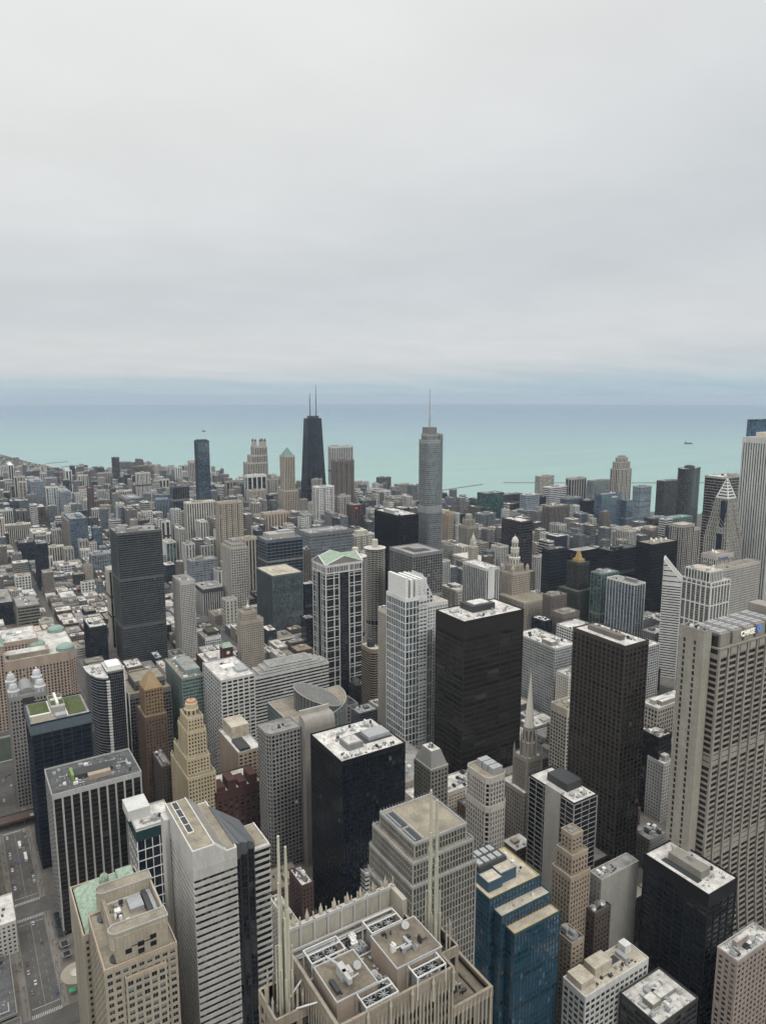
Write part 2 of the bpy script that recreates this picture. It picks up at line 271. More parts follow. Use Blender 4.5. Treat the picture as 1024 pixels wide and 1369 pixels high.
def window_parts(root, P, z0, z1, st, sides, gl='gd', fcol=None, limit=100):
    """one pane-and-sash object for each opening of the sides that face the street seen"""
    fh, bw, pw, sh, tb = st; nf = max(1, round((z1 - tb - z0) / fh)); f = (z1 - tb - z0) / nf
    spots = []
    for e, (a, b, t, nr, L) in enumerate(edges(P)):
        if e not in sides: continue
        nb = max(1, round(L / bw)); s = L / nb
        for k in range(nf):
            for i in range(nb): spots.append((-k, e, i, a, t, nr, s, z0 + k * f))
    spots.sort(key=lambda q: q[0]); meshes = {}
    fm = fcol or M_DARK; rest = MB()
    for n, (_, e, i, a, t, nr, s, zb) in enumerate(spots):
        w = s - pw; h = f - sh; key = (round(w, 2), round(h, 2), n % 3)
        if n < limit:
            if key not in meshes:
                m = MB(); hs = w / 2
                bl = (0, .35, .6)[n % 3] * h
                m.quad((-hs, 0, 0), (hs, 0, 0), (hs, 0, h - bl), (-hs, 0, h - bl), m=0)
                if bl: m.quad((-hs, -.01, h - bl), (hs, -.01, h - bl), (hs, -.01, h), (-hs, -.01, h), m=2)
                for x0, x1, y0, y1 in ((-hs, -hs + .12, 0, h), (hs - .12, hs, 0, h), (-hs + .12, hs - .12, 0, .14), (-hs + .12, hs - .12, h - .12, h), (-.05, .05, .14, h - .12)):
                    m.box(x0, -.09, y0, x1, -.02, y1, 1)
                me = m.build('window', [glass_plain(), fm, plain('window_blind', (.2, .19, .165), .8)]); meshes[key] = me.data; bpy.data.objects.remove(me)
            o = bpy.data.objects.new('window', meshes[key]); COL.objects.link(o); o.parent = root
            c = s * (i + .5); o.location = (a[0] + t[0] * c + nr[0] * .12, a[1] + t[1] * c + nr[1] * .12, zb + sh); o.rotation_euler.z = math.atan2(t[1], t[0])
        else:
            c0 = s * i + pw / 2; rest.bar(a, t, nr, c0 + w / 2 - .05, c0 + w / 2 + .05, 0, .16, zb + sh, zb + f); rest.bar(a, t, nr, c0, c0 + w, 0, .15, zb + sh, zb + sh + .14)
    if rest.v: tag(rest.build('window_sash', fm, root), None, None, None, 'stuff')
def glass_plain():
    if 'gp' in _m: return _m['gp']
    m, nt, b, N, Lk = new_mat('pane_glass'); _m['gp'] = m
    oi = N('ShaderNodeObjectInfo'); r = N('ShaderNodeMapRange'); r.inputs[3].default_value = .5; r.inputs[4].default_value = 2.2; Lk(oi.outputs['Random'], r.inputs[0])
    v = N('ShaderNodeVectorMath'); v.operation = 'SCALE'; v.inputs[0].default_value = (.014, .018, .02); Lk(r.outputs[0], v.inputs['Scale']); Lk(v.outputs[0], b.inputs['Base Color']); b.inputs['Roughness'].default_value = .07
    return m
def roof_units(root, x0, y0, x1, y1, z, n, rnd, big=1):
    """air handlers, vents and pipes fixed on a roof"""
    W, D = x1 - x0, y1 - y0
    for i in range(n):
        if W < 5 or D < 5: break
        a = min(rnd.uniform(1.6, 4.6) * big, W * .3); b = min(rnd.uniform(1.6, 4.6) * big, D * .3); h = rnd.uniform(1, 2.6)
        x = rnd.uniform(x0 + .6, x1 - a - .6); y = rnd.uniform(y0 + .6, y1 - b - .6); m = MB(); m.box(x, y, z, x + a, y + b, z + h)
        k = rnd.random()
        if k < .4: m.lathe(x + a / 2, y + b / 2, [(min(a, b) * .42, z + h), (min(a, b) * .4, z + h + .5), (min(a, b) * .3, z + h + .5), (min(a, b) * .3, z + h + .1)], 10)
        elif k < .7: m.box(x + a * .2, y + b * .2, z + h, x + a * .5, y + b * .8, z + h + .7); m.rod((x + a, y + b / 2, z + .4), (min(x1 - .5, x + a + 5), y + b / 2, z + .4), .18)
        m.build('air_unit', rnd.choice([M_UNIT, M_UNIT, M_WHITE, M_DARK]), root)
    for i in range(max(1, n // 3)):   # duct runs with an elbow
        if W < 9 or D < 9: break
        x = rnd.uniform(x0 + 1, x1 - 7); y = rnd.uniform(y0 + 1, y1 - 7); l1 = rnd.uniform(3, min(9, W * .4)); l2 = rnd.uniform(2, min(8, D * .4)); s = rnd.uniform(.5, .9); m = MB(); m.box(x, y, z + .35, x + l1, y + s, z + .35 + s, 0, True); m.box(x + l1 - s, y + s, z + .35, x + l1, y + s + l2, z + .35 + s, 0, True); m.box(x, y - .3, z, x + 1.3, y + 1, z + 1.5)
        m.build('duct', M_UNIT, root)
    v = MB()
    for i in range(n * 3):
        if W < 4 or D < 4: break
        x = rnd.uniform(x0 + .5, x1 - .5); y = rnd.uniform(y0 + .5, y1 - .5)
        if i % 3: v.rod((x, y, z), (x, y, z + rnd.uniform(.6, 1.6)), rnd.uniform(.15, .4), k=6)
        else: a = rnd.uniform(.6, 1.2); v.box(x, y, z, min(x1, x + a), min(y1, y + a), z + rnd.uniform(.4, .9))
    if v.v: tag(v.build('vent_pipe', M_DARK if n % 2 else M_UNIT, root), None, None, None, 'stuff')
def kind_of(label):
    for k, n in (('market house', 'market_house'), ('deck', 'parking_deck'), ('store', 'department_store'), ('hotel', 'hotel_building'), ('hospital', 'hospital_building'), ('apartment', 'apartment_tower'), ('shaft', 'slender_tower'), ('tower', 'office_tower'), ('slab', 'slab_tower')):
        if k in label: return n
    return 'city_block'
def rnd_of(key): return random.Random(sum(ord(c) * (i + 1) for i, c in enumerate(key)))
# ------------------------------------------------------------------ one city building, in its own metres with the south west corner at the origin
def tower(key, label, E, N, W, D, H, wall, glass, roof, st, o):
    rnd = rnd_of(key); far = math.hypot(E, N)
    grp = 'towers and blocks south of the river' if N < 900 else ('towers and blocks near the river' if N < 1600 else 'towers and blocks of the near north side')
    nm = kind_of(label)
    root = thing(nm, label, 'tower' if 'tower' in nm else 'building', (E, N, 0), grp)
    wm, gm, rm = wall_mat(wall), glass_mat(glass), roof_mat(roof); top = o.get('top'); pent = o.get('pent', 1)
    gl, fr, rf, pp = MB(), MB(), MB(), MB(); P = rect(0, 0, W, D); dp = .5 if far < 1500 else .6; HB = H; tiers = [(P, 0, H)]
    if far < 1100 and not top and 'win' not in o and key in ('creamgrid',): pass
    if top == 'deco': tiers = [(P, 0, H - 26), (rect(W * .12, D * .1, W * .92, D * .92), H - 26, H - 12), (rect(W * .28, D * .3, W * .8, D * .85), H - 12, H)]
    elif top == 'stepped': tiers = [(P, 0, H - 6), (rect(W * .12, D * .1, W * .88, D * .9), H - 6, H), (rect(W * .3, D * .3, W * .72, D * .75), H, H + 6)]
    elif top == 'pyr': tiers = [(rect(W * .14 * i, D * .1 * i, W - W * .1 * i, D - D * .1 * i), 0 if i == 0 else H * .55 + i * 7 - 7, H * .55 + i * 7) for i in range(4)]
    elif top == 'steps': tiers = [(P, 0, H)] + [(rect(W * .04 * i + 3 * i, D * .04 * i, W - 7 * i, D - .5 * i), H + 3 * i - 3, H + 3 * i) for i in (1, 2, 3)]
    elif top == 'crown': tiers = [(P, 0, H - 14), (rect(W * .08, D * .1, W * .92, D * .9), H - 14, H + 8), (rect(W * .22, D * .2, W * .78, D * .8), H + 8, H + 22), (rect(W * .36, D * .3, W * .66, D * .7), H + 22, H + 28)]
    elif top == 'finial': tiers = [(P, 0, H - 14), (rect(W * .06, 0, W * .7, D), H - 14, H), (rect(W * .25, D * .25, W * .55, D * .7), H, H + 5)]
    elif top == 'shoulder': c = 2.6; Q = [(c, 0), (W - c, 0), (W, c), (W, D - c), (W - c, D), (c, D), (0, D - c), (0, c)]; tiers = [(Q, 0, H - 22), ([(x * .94 + W * .03, y * .94 + D * .03) for x, y in Q], H - 22, H)]
    elif top == 'drum' and key == 'hotelround':
        c = W * .28; Q = [(c, 0), (W - c, 0), (W, c), (W, D - c), (W - c, D), (c, D), (0, D - c), (0, c)]; tiers = [(Q, 0, H)]
    elif key == 'lakepoint':
        Q = [(W * .5 + W * .5 * cos(a) * (1 + .18 * cos(3 * a)) * .86, D * .5 + D * .5 * sin(a) * (1 + .18 * cos(3 * a))) for a in [2 * pi * i / 24 for i in range(24)]]; tiers = [(Q, 0, H)]
    elif key == 'creamround':
        tiers = [(rect(0, 0, W * .62, D + 10), 0, H), (rect(W * .62, 4, W, D + 8), 0, H - 12)]
    sharp = len(tiers[0][0]) == 4; belts = []
    fh, bw, pw, sh, tb = st; sp, skip = None, 0
    if far > 1150 and bw and pw and key not in ('tealbox', 'leoburnett', 'whiteframe'):   # what shows of far facades are groups of bays and floors
        q = 1.3 if far < 1450 else 1.75 if far < 2400 else 2.2; pr = min(.5, pw / bw * .95); st = (fh * (1.6 if sh > .7 else 1), bw * q, bw * q * pr, sh * 1.5 if sh > .7 else sh, tb); skip = rnd.choice((0, 2, 3, 3, 4)) if sh > .6 and pw / bw > .2 else 0
    elif far > 1350: st = (fh * 1.7, bw * 1.7, pw * 1.6, sh * 1.6, tb)
    if bw and pw and (sh <= .6 or o.get('sp')) and sum(PAL[wall]) > .2: sp = MB()
    if o.get('belt'): belts = [(H * (1 - .36 * (i + 1)), 5) for i in range(o['belt'])]
    for i, (Q, z0, z1) in enumerate(tiers):
        s2 = st if i == 0 else (st[0], st[1], st[2], st[3], min(st[4], (z1 - z0) * .25))
        if top == 'steps' and i: s2 = (3, 0, 0, 1.2, .8)
        nof = ()
        if o.get('blankW') or o.get('brickW') : nof = (3,)
        if o.get('blankS'): nof = (0,)
        facade(gl, fr, Q, z0, z1, s2, dp, len(Q) == 4, nof, belts if i == 0 else (), sp, skip)
        rf = MB(); rf.poly([(x, y, z1) for x, y in Q]); rf.build('roof_deck', rm, root); parapet(pp, Q, z1, 1.1 if far < 1500 else 1.4, .5, dp + .1)
    if o.get('strip'):  # concrete core strip on the west and south faces
        fr.box(-.8, D * .28, 0, 0, D * .62, H + .6); fr.box(W * .0 - .75, D * .28, H + .6, 3, D * .62, H + 2)
    if o.get('blank'): fr.box(W * .2, -.9, 0, W * .66, 0, H)
    if o.get('xbr'):
        for zb in range(0, int(H) - 30, 38):
            for a, b in (((0, -.9, zb), (W, -.9, zb + 38)), ((W, -.9, zb), (0, -.9, zb + 38))): fr.rod(a, b, 1.2, k=4)
    gl.build('curtain_wall', gm, root); f_o = fr.build('facade_frame', wall_mat('LG2') if o.get('strip') else wm, root); pp.build('parapet', wm if roof != 'rw' or far > 1200 else M_CONC if sum(PAL[wall]) > .3 else wm, root)
    if sp is not None and sp.v: sp.build('spandrel_grid', wall_mat(o.get('sp', 'SPD')), root)
    if top is None and H > 85 and (far > 900 or key == 'blacklasalle') and key not in ('daley', 'firstdark', 'creamwall', 'vista') and rnd.random() < .3:   # louvred plant floors
        m = MB()
        for q in ([.5] if H < 130 else [.34, .68]): z = H * (q + rnd.uniform(-.06, .06)); m.prism(rect(-dp - .12, -dp - .12, W + dp + .12, D + dp + .12), z, z + (4 if far < 1400 else 5.5))
        m.build('plant_floor', wall_mat('DG' if sum(PAL[wall]) > .6 or sum(PAL[wall]) < .12 else 'G3'), root)
    if o.get('brickW'):
        m = MB(); m.box(-6, 0, 0, -.65, D, H - 4); b = m.build('side_wing', wall_mat('B3'), root)
    if o.get('band'):
        m = MB(); m.box(-.7, -.7, H - o['band'], W + .7, D + .7, H - 1.2); m.build('attic_band', plain('dark_attic_glass', (.02, .05, .05), .15), root)
    if o.get('dark'):
        m = MB(); m.box(-.7, -.7, H - 9.8, W + .7, D + .7, H - 1.6); m.build('attic_band', wall_mat('DG'), root)
    if o.get('win'): window_parts(root, P, 0, H, st, (0, 3), fcol=M_DARK)
    Qt, _, zt = tiers[-1] if top not in ('steps',) else tiers[-1]
    xs = [p[0] for p in Qt]; ys = [p[1] for p in Qt]; x0, x1, y0, y1 = min(xs), max(xs), min(ys), max(ys); w, d = x1 - x0, y1 - y0
    def ph(fx0, fy0, fx1, fy1, h, mat, name='penthouse', z=zt):
        m = MB(); m.box(x0 + w * fx0, y0 + d * fy0, z, x0 + w * fx1, y0 + d * fy1, z + h); return m.build(name, mat, root)
    custom = {
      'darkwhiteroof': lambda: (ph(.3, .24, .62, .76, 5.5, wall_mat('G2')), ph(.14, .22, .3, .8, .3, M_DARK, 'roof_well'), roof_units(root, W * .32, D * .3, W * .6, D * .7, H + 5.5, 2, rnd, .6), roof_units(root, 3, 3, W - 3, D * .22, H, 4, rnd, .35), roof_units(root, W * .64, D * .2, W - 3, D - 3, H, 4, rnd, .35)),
      'firstdark': lambda: (ph(.3, .22, .5, .86, 4, wall_mat('B3')), roof_units(root, W * .55, 3, W - 2, D - 3, H, 7, rnd, .5)),
      'daley': lambda: (ph(.34, .42, .72, .88, 6.5, M_DARK), ph(.4, .5, .66, .8, 7.3, roof_mat('rw'), 'penthouse_roof'), roof_units(root, 4, 3, W - 4, D * .4, H, 12, rnd, .5), roof_units(root, 4, D * .4, W * .3, D - 3, H, 5, rnd, .5)),
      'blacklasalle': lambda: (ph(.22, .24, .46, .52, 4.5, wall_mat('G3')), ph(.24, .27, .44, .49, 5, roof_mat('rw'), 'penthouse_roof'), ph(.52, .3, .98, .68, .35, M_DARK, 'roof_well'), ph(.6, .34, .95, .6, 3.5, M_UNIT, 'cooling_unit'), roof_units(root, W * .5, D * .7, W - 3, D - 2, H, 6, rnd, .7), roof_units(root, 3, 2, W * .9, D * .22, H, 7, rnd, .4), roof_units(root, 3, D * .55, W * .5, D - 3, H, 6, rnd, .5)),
      'blackwhite': lambda: (ph(.25, .35, .72, .6, 3.6, wall_mat('DG')), ph(.24, .3, .27, .62, 5.5, plain('lime_sheet', (.17, .26, .07)), 'hoist_frame'), ph(.42, .2, .68, .32, 4, wall_mat('T')), roof_units(root, 3, 3, W - 3, D - 3, H, 22, rnd, .8)),
      'gridwhite': lambda: (ph(.3, .45, .7, .62, 3.2, M_WHITE), ph(.62, .22, .95, .5, 2.6, M_UNIT, 'cooling_unit'), roof_units(root, W * .3, D * .4, W - 3, D - 4, H, 8, rnd, .8)),
      'tanblank': lambda: (ph(.1, .02, .55, .45, 3, M_DARK, 'cooling_unit'), ph(.2, .55, .98, .98, 12, wm), ph(.18, .54, .99, .99, 12.4, roof_mat('rc'), 'penthouse_roof')),
      'greenroof': lambda: None,
      'tealbox': lambda: (ph(.2, .25, .8, .8, .8, roof_mat('rc'), 'roof_walk'), ph(.3, .35, .6, .6, 2, wall_mat('T3'))),
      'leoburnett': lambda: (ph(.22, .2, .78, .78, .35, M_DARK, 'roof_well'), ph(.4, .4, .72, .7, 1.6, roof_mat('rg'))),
      'lasallestone': lambda: [ph(.42, .12 + .26 * i, .92, .34 + .26 * i, 5, M_UNIT, 'cooling_unit') for i in range(3)],
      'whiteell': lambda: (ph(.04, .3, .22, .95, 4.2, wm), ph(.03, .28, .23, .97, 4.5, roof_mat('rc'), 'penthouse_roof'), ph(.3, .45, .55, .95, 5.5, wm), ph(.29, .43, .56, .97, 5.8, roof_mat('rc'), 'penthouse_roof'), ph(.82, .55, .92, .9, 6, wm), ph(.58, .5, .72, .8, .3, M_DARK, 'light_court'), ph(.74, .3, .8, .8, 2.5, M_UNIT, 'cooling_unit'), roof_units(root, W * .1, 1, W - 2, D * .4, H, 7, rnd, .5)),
      'paleblank': lambda: roof_units(root, 1, 1, W * .5, D - 1, H, 5, rnd, .8),
      'darkconcrete': lambda: (ph(.3, .3, .95, .75, 6, M_DARK), roof_units(root, 2, 2, W - 2, D * .25, H, 3, rnd, .7)),
      'smallglassgrid': lambda: (ph(-.1, .5, .5, 1.2, 8, wall_mat('W2'), 'roof_screen'), roof_units(root, 3, 3, W - 3, D * .45, H, 6, rnd, .8)),
      'marooncomb': lambda: [ph(.02 + .24 * i, .02, .2 + .24 * i, .5, 5 + 4 * (i % 2), wm, 'parapet_block') for i in range(4)],
      'onechicago': lambda: ph(.1, .1, .9, .9, 4, M_DARK),
      'blacklong': lambda: None,
    }
    if key in custom: custom[key]()
    elif o.get('roofbox') == 1: ph(.12, .2, .85, .85, 9, wall_mat('LG2')); ph(.45, .4, .8, .7, 12, M_UNIT)
    elif o.get('roofbox') == 2: ph(.15, .1, .7, .9, 9, wall_mat('C'))
    for i in range(pent if key not in custom else 0):
        a, b = rnd.uniform(.06, .5), rnd.uniform(.06, .5); u, v = a + rnd.uniform(.2, .42), b + rnd.uniform(.22, .42); h = rnd.uniform(2.5, 6)
        k = ph(a, b, u, v, h, rnd.choice([wm, wall_mat('LG2'), wall_mat('G2'), M_UNIT]))
        if far < 1300: m = MB(); m.box(x0 + w * a + .3, y0 + d * b + .3, zt + h, x0 + w * u - .3, y0 + d * v - .3, zt + h + .25); m.build('penthouse_roof', rm, k)
    if key not in custom and top is None: roof_units(root, x0, y0, x1, y1, zt, (9 if far < 900 else 3 if far < 1700 else 1) + int(w * d / (300 if far < 900 else 700)), rnd, 1 if far < 1500 else 1.4)
    for i in range(o.get('dish', 0)):
        m = MB(); x, y = x0 + w * (.25 + .12 * i), y0 + d * (.35 + .12 * (i * 7 % 4)); m.rod((x, y, zt), (x, y, zt + 3), .4); r = 2.6
        for a in range(10):
            t0, t1 = 2 * pi * a / 10, 2 * pi * (a + 1) / 10
            for q0, q1, dd0, dd1 in ((0, .55, 0, .25), (.55, 1, .25, .9)):
                f = lambda q, t, dd: (x + r * q * cos(t), y - .7 - dd * .5 + .3 + r * q * sin(t) * .5, zt + 4.4 + r * q * sin(t) * .85 + dd * .2)
                m.quad(f(q0, t0, dd0), f(q1, t0, dd1), f(q1, t1, dd1), f(q0, t1, dd0))
        m.build('satellite_dish', M_WHITE, root)
    if o.get('green'):
        m = MB(); m.box(w * .3, d * .25, zt, w * .95, d * .85, zt + 6); q = m.build('penthouse', M_DARK, root); m = MB(); m.box(w * .4, d * .33, zt + 6, w * .88, d * .78, zt + 6.3); m.build('lawn', M_GRASS, q)
    if o.get('redsign'):
        m = MB(); m.box(W * .28, -1.4, H - 11, W * .52, -.7, H - 6); m.build('lit_sign', plain('red_lamp_sign', (.6, .05, .06), .5, 0, .35), root)
    if o.get('L2'):
        m = MB(); m.box(W * .25, D * .12, H, W * .98, D * .75, H + 6); q = m.build('penthouse', wall_mat('TL'), root); m = MB(); m.box(W * .3, D * .17, H + 6, W * .93, D * .7, H + 6.2); m.build('penthouse_roof', roof_mat('rg'), q)
    if top == 'mansard':
        m = MB(); m.prism(rect(-.3, -.3, W + .3, D + .3), H, H + 13, 0, True, rect(W * .22, D * .2, W * .78, D * .8)); m.build('attic', wall_mat('G'), root)
        m = MB(); m.box(W * .24, D * .22, H + 13, W * .76, D * .78, H + 13.4); m.build('attic_roof', roof_mat('rw'), root); roof_units(root, W * .28, D * .3, W * .7, D * .7, H + 13.4, 3, rnd, .7)
    if top == 'point': m = MB(); m.prism(P, H + 1.4, H + 12, 0, True, rect(W * .45, D * .45, W * .55, D * .55)); m.build('spire_roof', M_WHITE, root)
    if top == 'deco': roof_units(root, x0, y0, x1, y1, zt, 2, rnd, .8)
    if top == 'dome':
        m = MB(); m.lathe(W * .5, D * .5, [(4.5, H), (4.6, H + 3), (5.2, H + 5), (4.6, H + 8), (2.4, H + 10.5), (.5, H + 12), (.02, H + 15)], 14); m.build('dome', M_GOLD, root)
    if top == 'drum':
        m = MB(); m.lathe(W * .5, D * .5, [(min(W, D) * (.33 if key == 'hotelround' else .42), H), (min(W, D) * (.33 if key == 'hotelround' else .42), H + 8), (min(W, D) * .25, H + 8.5), (min(W, D) * .25, H + 10)], 18); m.build('drum', M_DARK, root)
    if top == 'finial': m = MB(); m.rod((W * .4, D * .45, H + 5), (W * .4, D * .45, H + 20), 1.1, .15); m.lathe(W * .4, D * .45, [(3, H + 5), (2, H + 8), (.6, H + 10)], 8); m.build('finial', M_WHITE, root)
    if top == 'clock':
        tx, ty = -6, 14; g2, f2 = MB(), MB(); Q = rect(tx, ty, tx + 14, ty + 14); facade(g2, f2, Q, H, H + 30, (3.7, 3, 1.3, 1.2, 3), .5); f2.box(tx - 1, ty - 1, H + 30, tx + 15, ty + 15, H + 31.5)
        f2.prism(rect(tx + 2, ty + 2, tx + 12, ty + 12), H + 31.5, H + 46); f2.lathe(tx + 7, ty + 7, [(4.5, H + 46), (4, H + 50), (1.2, H + 56), (.1, H + 64)], 10)
        q = f2.build('clock_tower', wm, root); g2.build('clock_tower_glass', gm, q)
        m = MB()
        for a in range(20): m.poly([(tx + 7, ty + 1.8, H + 40), (tx + 7 + 3 * cos(2 * pi * a / 20), ty + 1.8, H + 40 + 3 * sin(2 * pi * a / 20)), (tx + 7 + 3 * cos(2 * pi * (a + 1) / 20), ty + 1.8, H + 40 + 3 * sin(2 * pi * (a + 1) / 20))])
        m.build('clock_face', M_WHITE, q)
    if top == 'clockgreen':
        tx, ty = W * .5, D * .15; m = MB(); m.box(tx, ty, H, tx + 15, ty + 15, H + 22); q = m.build('clock_tower', wm, root)
        m = MB(); m.prism(rect(tx - .8, ty - .8, tx + 15.8, ty + 15.8), H + 22, H + 27, 0, True, rect(tx + 2, ty + 6, tx + 13, ty + 9)); m.build('roof', M_COPPER, q)
        m = MB(); m.poly([(tx + 7.5 + 2.6 * cos(-2 * pi * a / 16 + pi), ty - .15, H + 14 + 2.6 * sin(2 * pi * a / 16)) for a in range(16)]); m.build('clock_face', M_WHITE, q)
    return root
def text_part(root, s, size, loc, rz, mat, name='lettering', ext=.25, rx=pi / 2):
    c = bpy.data.curves.new(name, 'FONT'); c.body = s; c.size = size; c.extrude = ext; c.offset = size * .012
    tmp = bpy.data.objects.new(name, c); COL.objects.link(tmp); me = bpy.data.meshes.new_from_object(tmp.evaluated_get(bpy.context.evaluated_depsgraph_get())); bpy.data.objects.remove(tmp)
    o = bpy.data.objects.new(name, me); COL.objects.link(o); o.parent = root; o.location = loc; o.rotation_euler = (rx, 0, rz); me.materials.clear(); me.materials.append(mat)
    return o
# ------------------------------------------------------------------ the buildings with shapes of their own
G1, G2, G3 = 'towers and blocks south of the river', 'towers and blocks near the river', 'towers and blocks of the near north side'
def shell(root, tiers, wall, glass, roof, st, dp=.5, belts=(), names=('curtain_wall', 'facade_frame', 'roof_deck', 'parapet'), pw=None, ph=1.1, pmat=None):
    gl, fr, rf, pp = MB(), MB(), MB(), MB()
    for i, t in enumerate(tiers):
        P, z0, z1 = t[:3]; s2 = t[3] if len(t) > 3 else st
        facade(gl, fr, P, z0, z1, s2, dp, len(P) == 4, (), belts if i == 0 else ()); rf = MB(); rf.poly([(x, y, z1) for x, y in P]); ro = rf.build(names[2], roof_mat(roof), root); parapet(pp, P, z1, ph, .5, dp + .1)
    return (gl.build(names[0], glass_mat(glass), root), fr.build(names[1], wall_mat(wall), root), ro, pp.build(names[3], pmat or wall_mat(wall), root))
def part(root, name, mat, *boxes, rods=()):
    m = MB(); [m.box(*b) for b in boxes]; [m.rod(*r) for r in rods]; return m.build(name, mat, root)
def franklin():
    t = thing('office_tower', 'tan granite tower with spiked parapets, rooftop fan units and two tall fluted spires', 'tower', (58, 126, 0), G1)
    wm = wall_mat((.33, .285, .225), 2.0); RFS['rf'] = ((.2, .172, .13), (.12, .1, .078)); rm = roof_mat('rf')
    st = (4, 4.6, 1.9, 1.1, 5); X0, X1, Y0, Y1 = 10, 43, 3, 33
    gl, fr = MB(), MB()
    body = rect(X0, Y0, X1, Y1)
    facade(gl, fr, body, 225, 268, (4.2, 4.6, 1.8, .9, 6), .6)
    low = [(0, 14), (3, 4), (10, 0), (50, 2), (58.6, 5), (59.4, 24), (53, 34), (6, 38), (0, 32)]
    facade(gl, fr, low, 0, 238, (4.2, 4.2, 1.9, 1.5, 3), .6, False)
    east = rect(43.6, 5, 58.4, 23.6); facade(gl, fr, east, 238, 252, (12, 5.6, 1, .5, 1.6), .6)
    west = [(0.5, 16), (1.5, 10), (4.5, 6), (9.4, 5), (9.4, 30), (2, 32), (.5, 26)]; facade(gl, fr, west, 238, 252, (12, 3.4, 1.3, .5, 2), .5, False)
    gl.build('curtain_wall', glass_mat('gd'), t); fr.build('facade_frame', wm, t)
    for P, z in ((body, 264), (low, 238), (east, 250.5), (west, 250.5)): rf = MB(); rf.poly([(x, y, z) for x, y in P]); rf.build('roof_deck', rm, t)
    pp = MB(); parapet(pp, east, 252, 1, .8, .6); pp.build('parapet', wm, t); pp = MB(); parapet(pp, west, 252, 1, .6, .6); pp.build('parapet', wm, t)
    # tall north screen wall of framed panels with pinnacles
    n = part(t, 'screen_wall', wall_mat((.4, .37, .31)), (X0 - 1, Y1 - 1.4, 264, X1 + 1, Y1, 272.6), (X1 - .4, Y1 - 8, 264, X1 + 1, Y1 - 1.4, 272.6)); fm = MB()
    for i in range(9): x = X0 - .6 + i * 4.2; fm.box(x - .28, Y1 - 1.9, 265, x + .28, Y1 - 1.4, 273); 
    fm.box(X0 - 1, Y1 - 1.75, 272.0, X1 + 1, Y1 - 1.4, 273); fm.box(X0 - 1, Y1 - 2.6, 266.2, X1, Y1 - 2, 266.8); fm.box(X0 - 1, Y1 - 3.6, 265, X1, Y1 - 3, 265.5); fm.build('panel_frame', wall_mat('LG'), n)
    # spikes on every edge: slim staves with larger crocketed pinnacles between
    def stave(x, y, z0, h, r=.28):
        m.rod((x, y, z0), (x, y, z0 + h * .8), r, r * .9, 5); m.rod((x, y, z0 + h * .8), (x, y, z0 + h), r * 1.25, .04, 5)
    m = MB()
    for i in range(30): stave(X0 + i * (X1 - X0) / 29, Y0 - .9, 246, 19.5 + 1.2 * (i % 5 == 0), .26)
    for i in range(22): stave(X0 - .9, Y0 + i * (Y1 - Y0) / 21, 246, 19.5, .26)
    for i in range(18): stave(X0 + i * 2, Y1 - .6, 272, 2.6 + (i % 2) * .5, .22)
    for i in range(11): stave(44 + i * 1.4, 4.2, 239, 14.4, .25)
    tag(m.build('stave', wall_mat((.42, .375, .3)), t), None, None, None, 'stuff')
    for i in range(8):
        m = MB(); x = X0 + 2 + i * 4.2; m.rod((x, Y1 - .5, 272), (x, Y1 - .5, 273.6), .55, .5, 6); m.rod((x, Y1 - .5, 273.6), (x, Y1 - .5, 276), .62, .05, 6); m.build('pinnacle', wall_mat((.42, .375, .3)), t)
    for i in range(6):
        m = MB(); x = X0 + 1 + i * 6.4; m.rod((x, Y0 - 1.2, 262), (x, Y0 - 1.2, 267), .45, .38, 6); m.rod((x, Y0 - 1.2, 267), (x, Y0 - 1.2, 269), .5, .05, 6); m.build('pinnacle', wall_mat((.42, .375, .3)), t)
    # two roof houses
    pk = wall_mat((.36, .29, .235)); tr = wall_mat('LG')
    def house(x0, y0, x1, y1, z, name='roof_house'):
        h = part(t, name, pk, (x0, y0, 264, x1, y1, z)); part(h, 'house_roof', roof_mat('rf'), (x0 + .3, y0 + .3, z, x1 - .3, y1 - .3, z + .12))
        part(h, 'coping', tr, (x0 - .15, y0 - .15, z, x1 + .15, y0 + .15, z + .4), (x0 - .15, y1 - .15, z, x1 + .15, y1 + .15, z + .4), (x0 - .15, y0 + .15, z, x0 + .15, y1 - .15, z + .4), (x1 - .15, y0 + .15, z, x1 + .15, y1 - .15, z + .4)); return h
    h1 = house(5 + 7, 7.5, 23.5, 20, 269); h2 = house(29, 7, 43, 20, 270.5)
    # fan units in white frames
    def fans(x0, y0, nx, ny, z, s=4.2):
        f = part(t, 'fan_unit', M_UNIT, *[(x0 + i * s, y0 + j * s, 264.5, x0 + i * s + s - .5, y0 + j * s + s - .5, z) for i in range(nx) for j in range(ny)])
        for i in range(nx):
            for j in range(ny):
                cx, cy = x0 + i * s + s / 2 - .25, y0 + j * s + s / 2 - .25; q = MB(); q.lathe(cx, cy, [(1.75, z), (1.75, z + .7), (1.55, z + .7), (1.5, z + .1)], 16); q.build('fan_shroud', M_DARK, f)
                q = MB()
                for a in range(8): q.bar((cx, cy), (cos(a * pi / 4), sin(a * pi / 4)), (-sin(a * pi / 4), cos(a * pi / 4)), .2, 1.5, -.08, .14, z + .3, z + .42)
                q.lathe(cx, cy, [(.35, z + .2), (.35, z + .6), (.1, z + .7)], 8); q.build('fan_blade', M_UNIT, f)
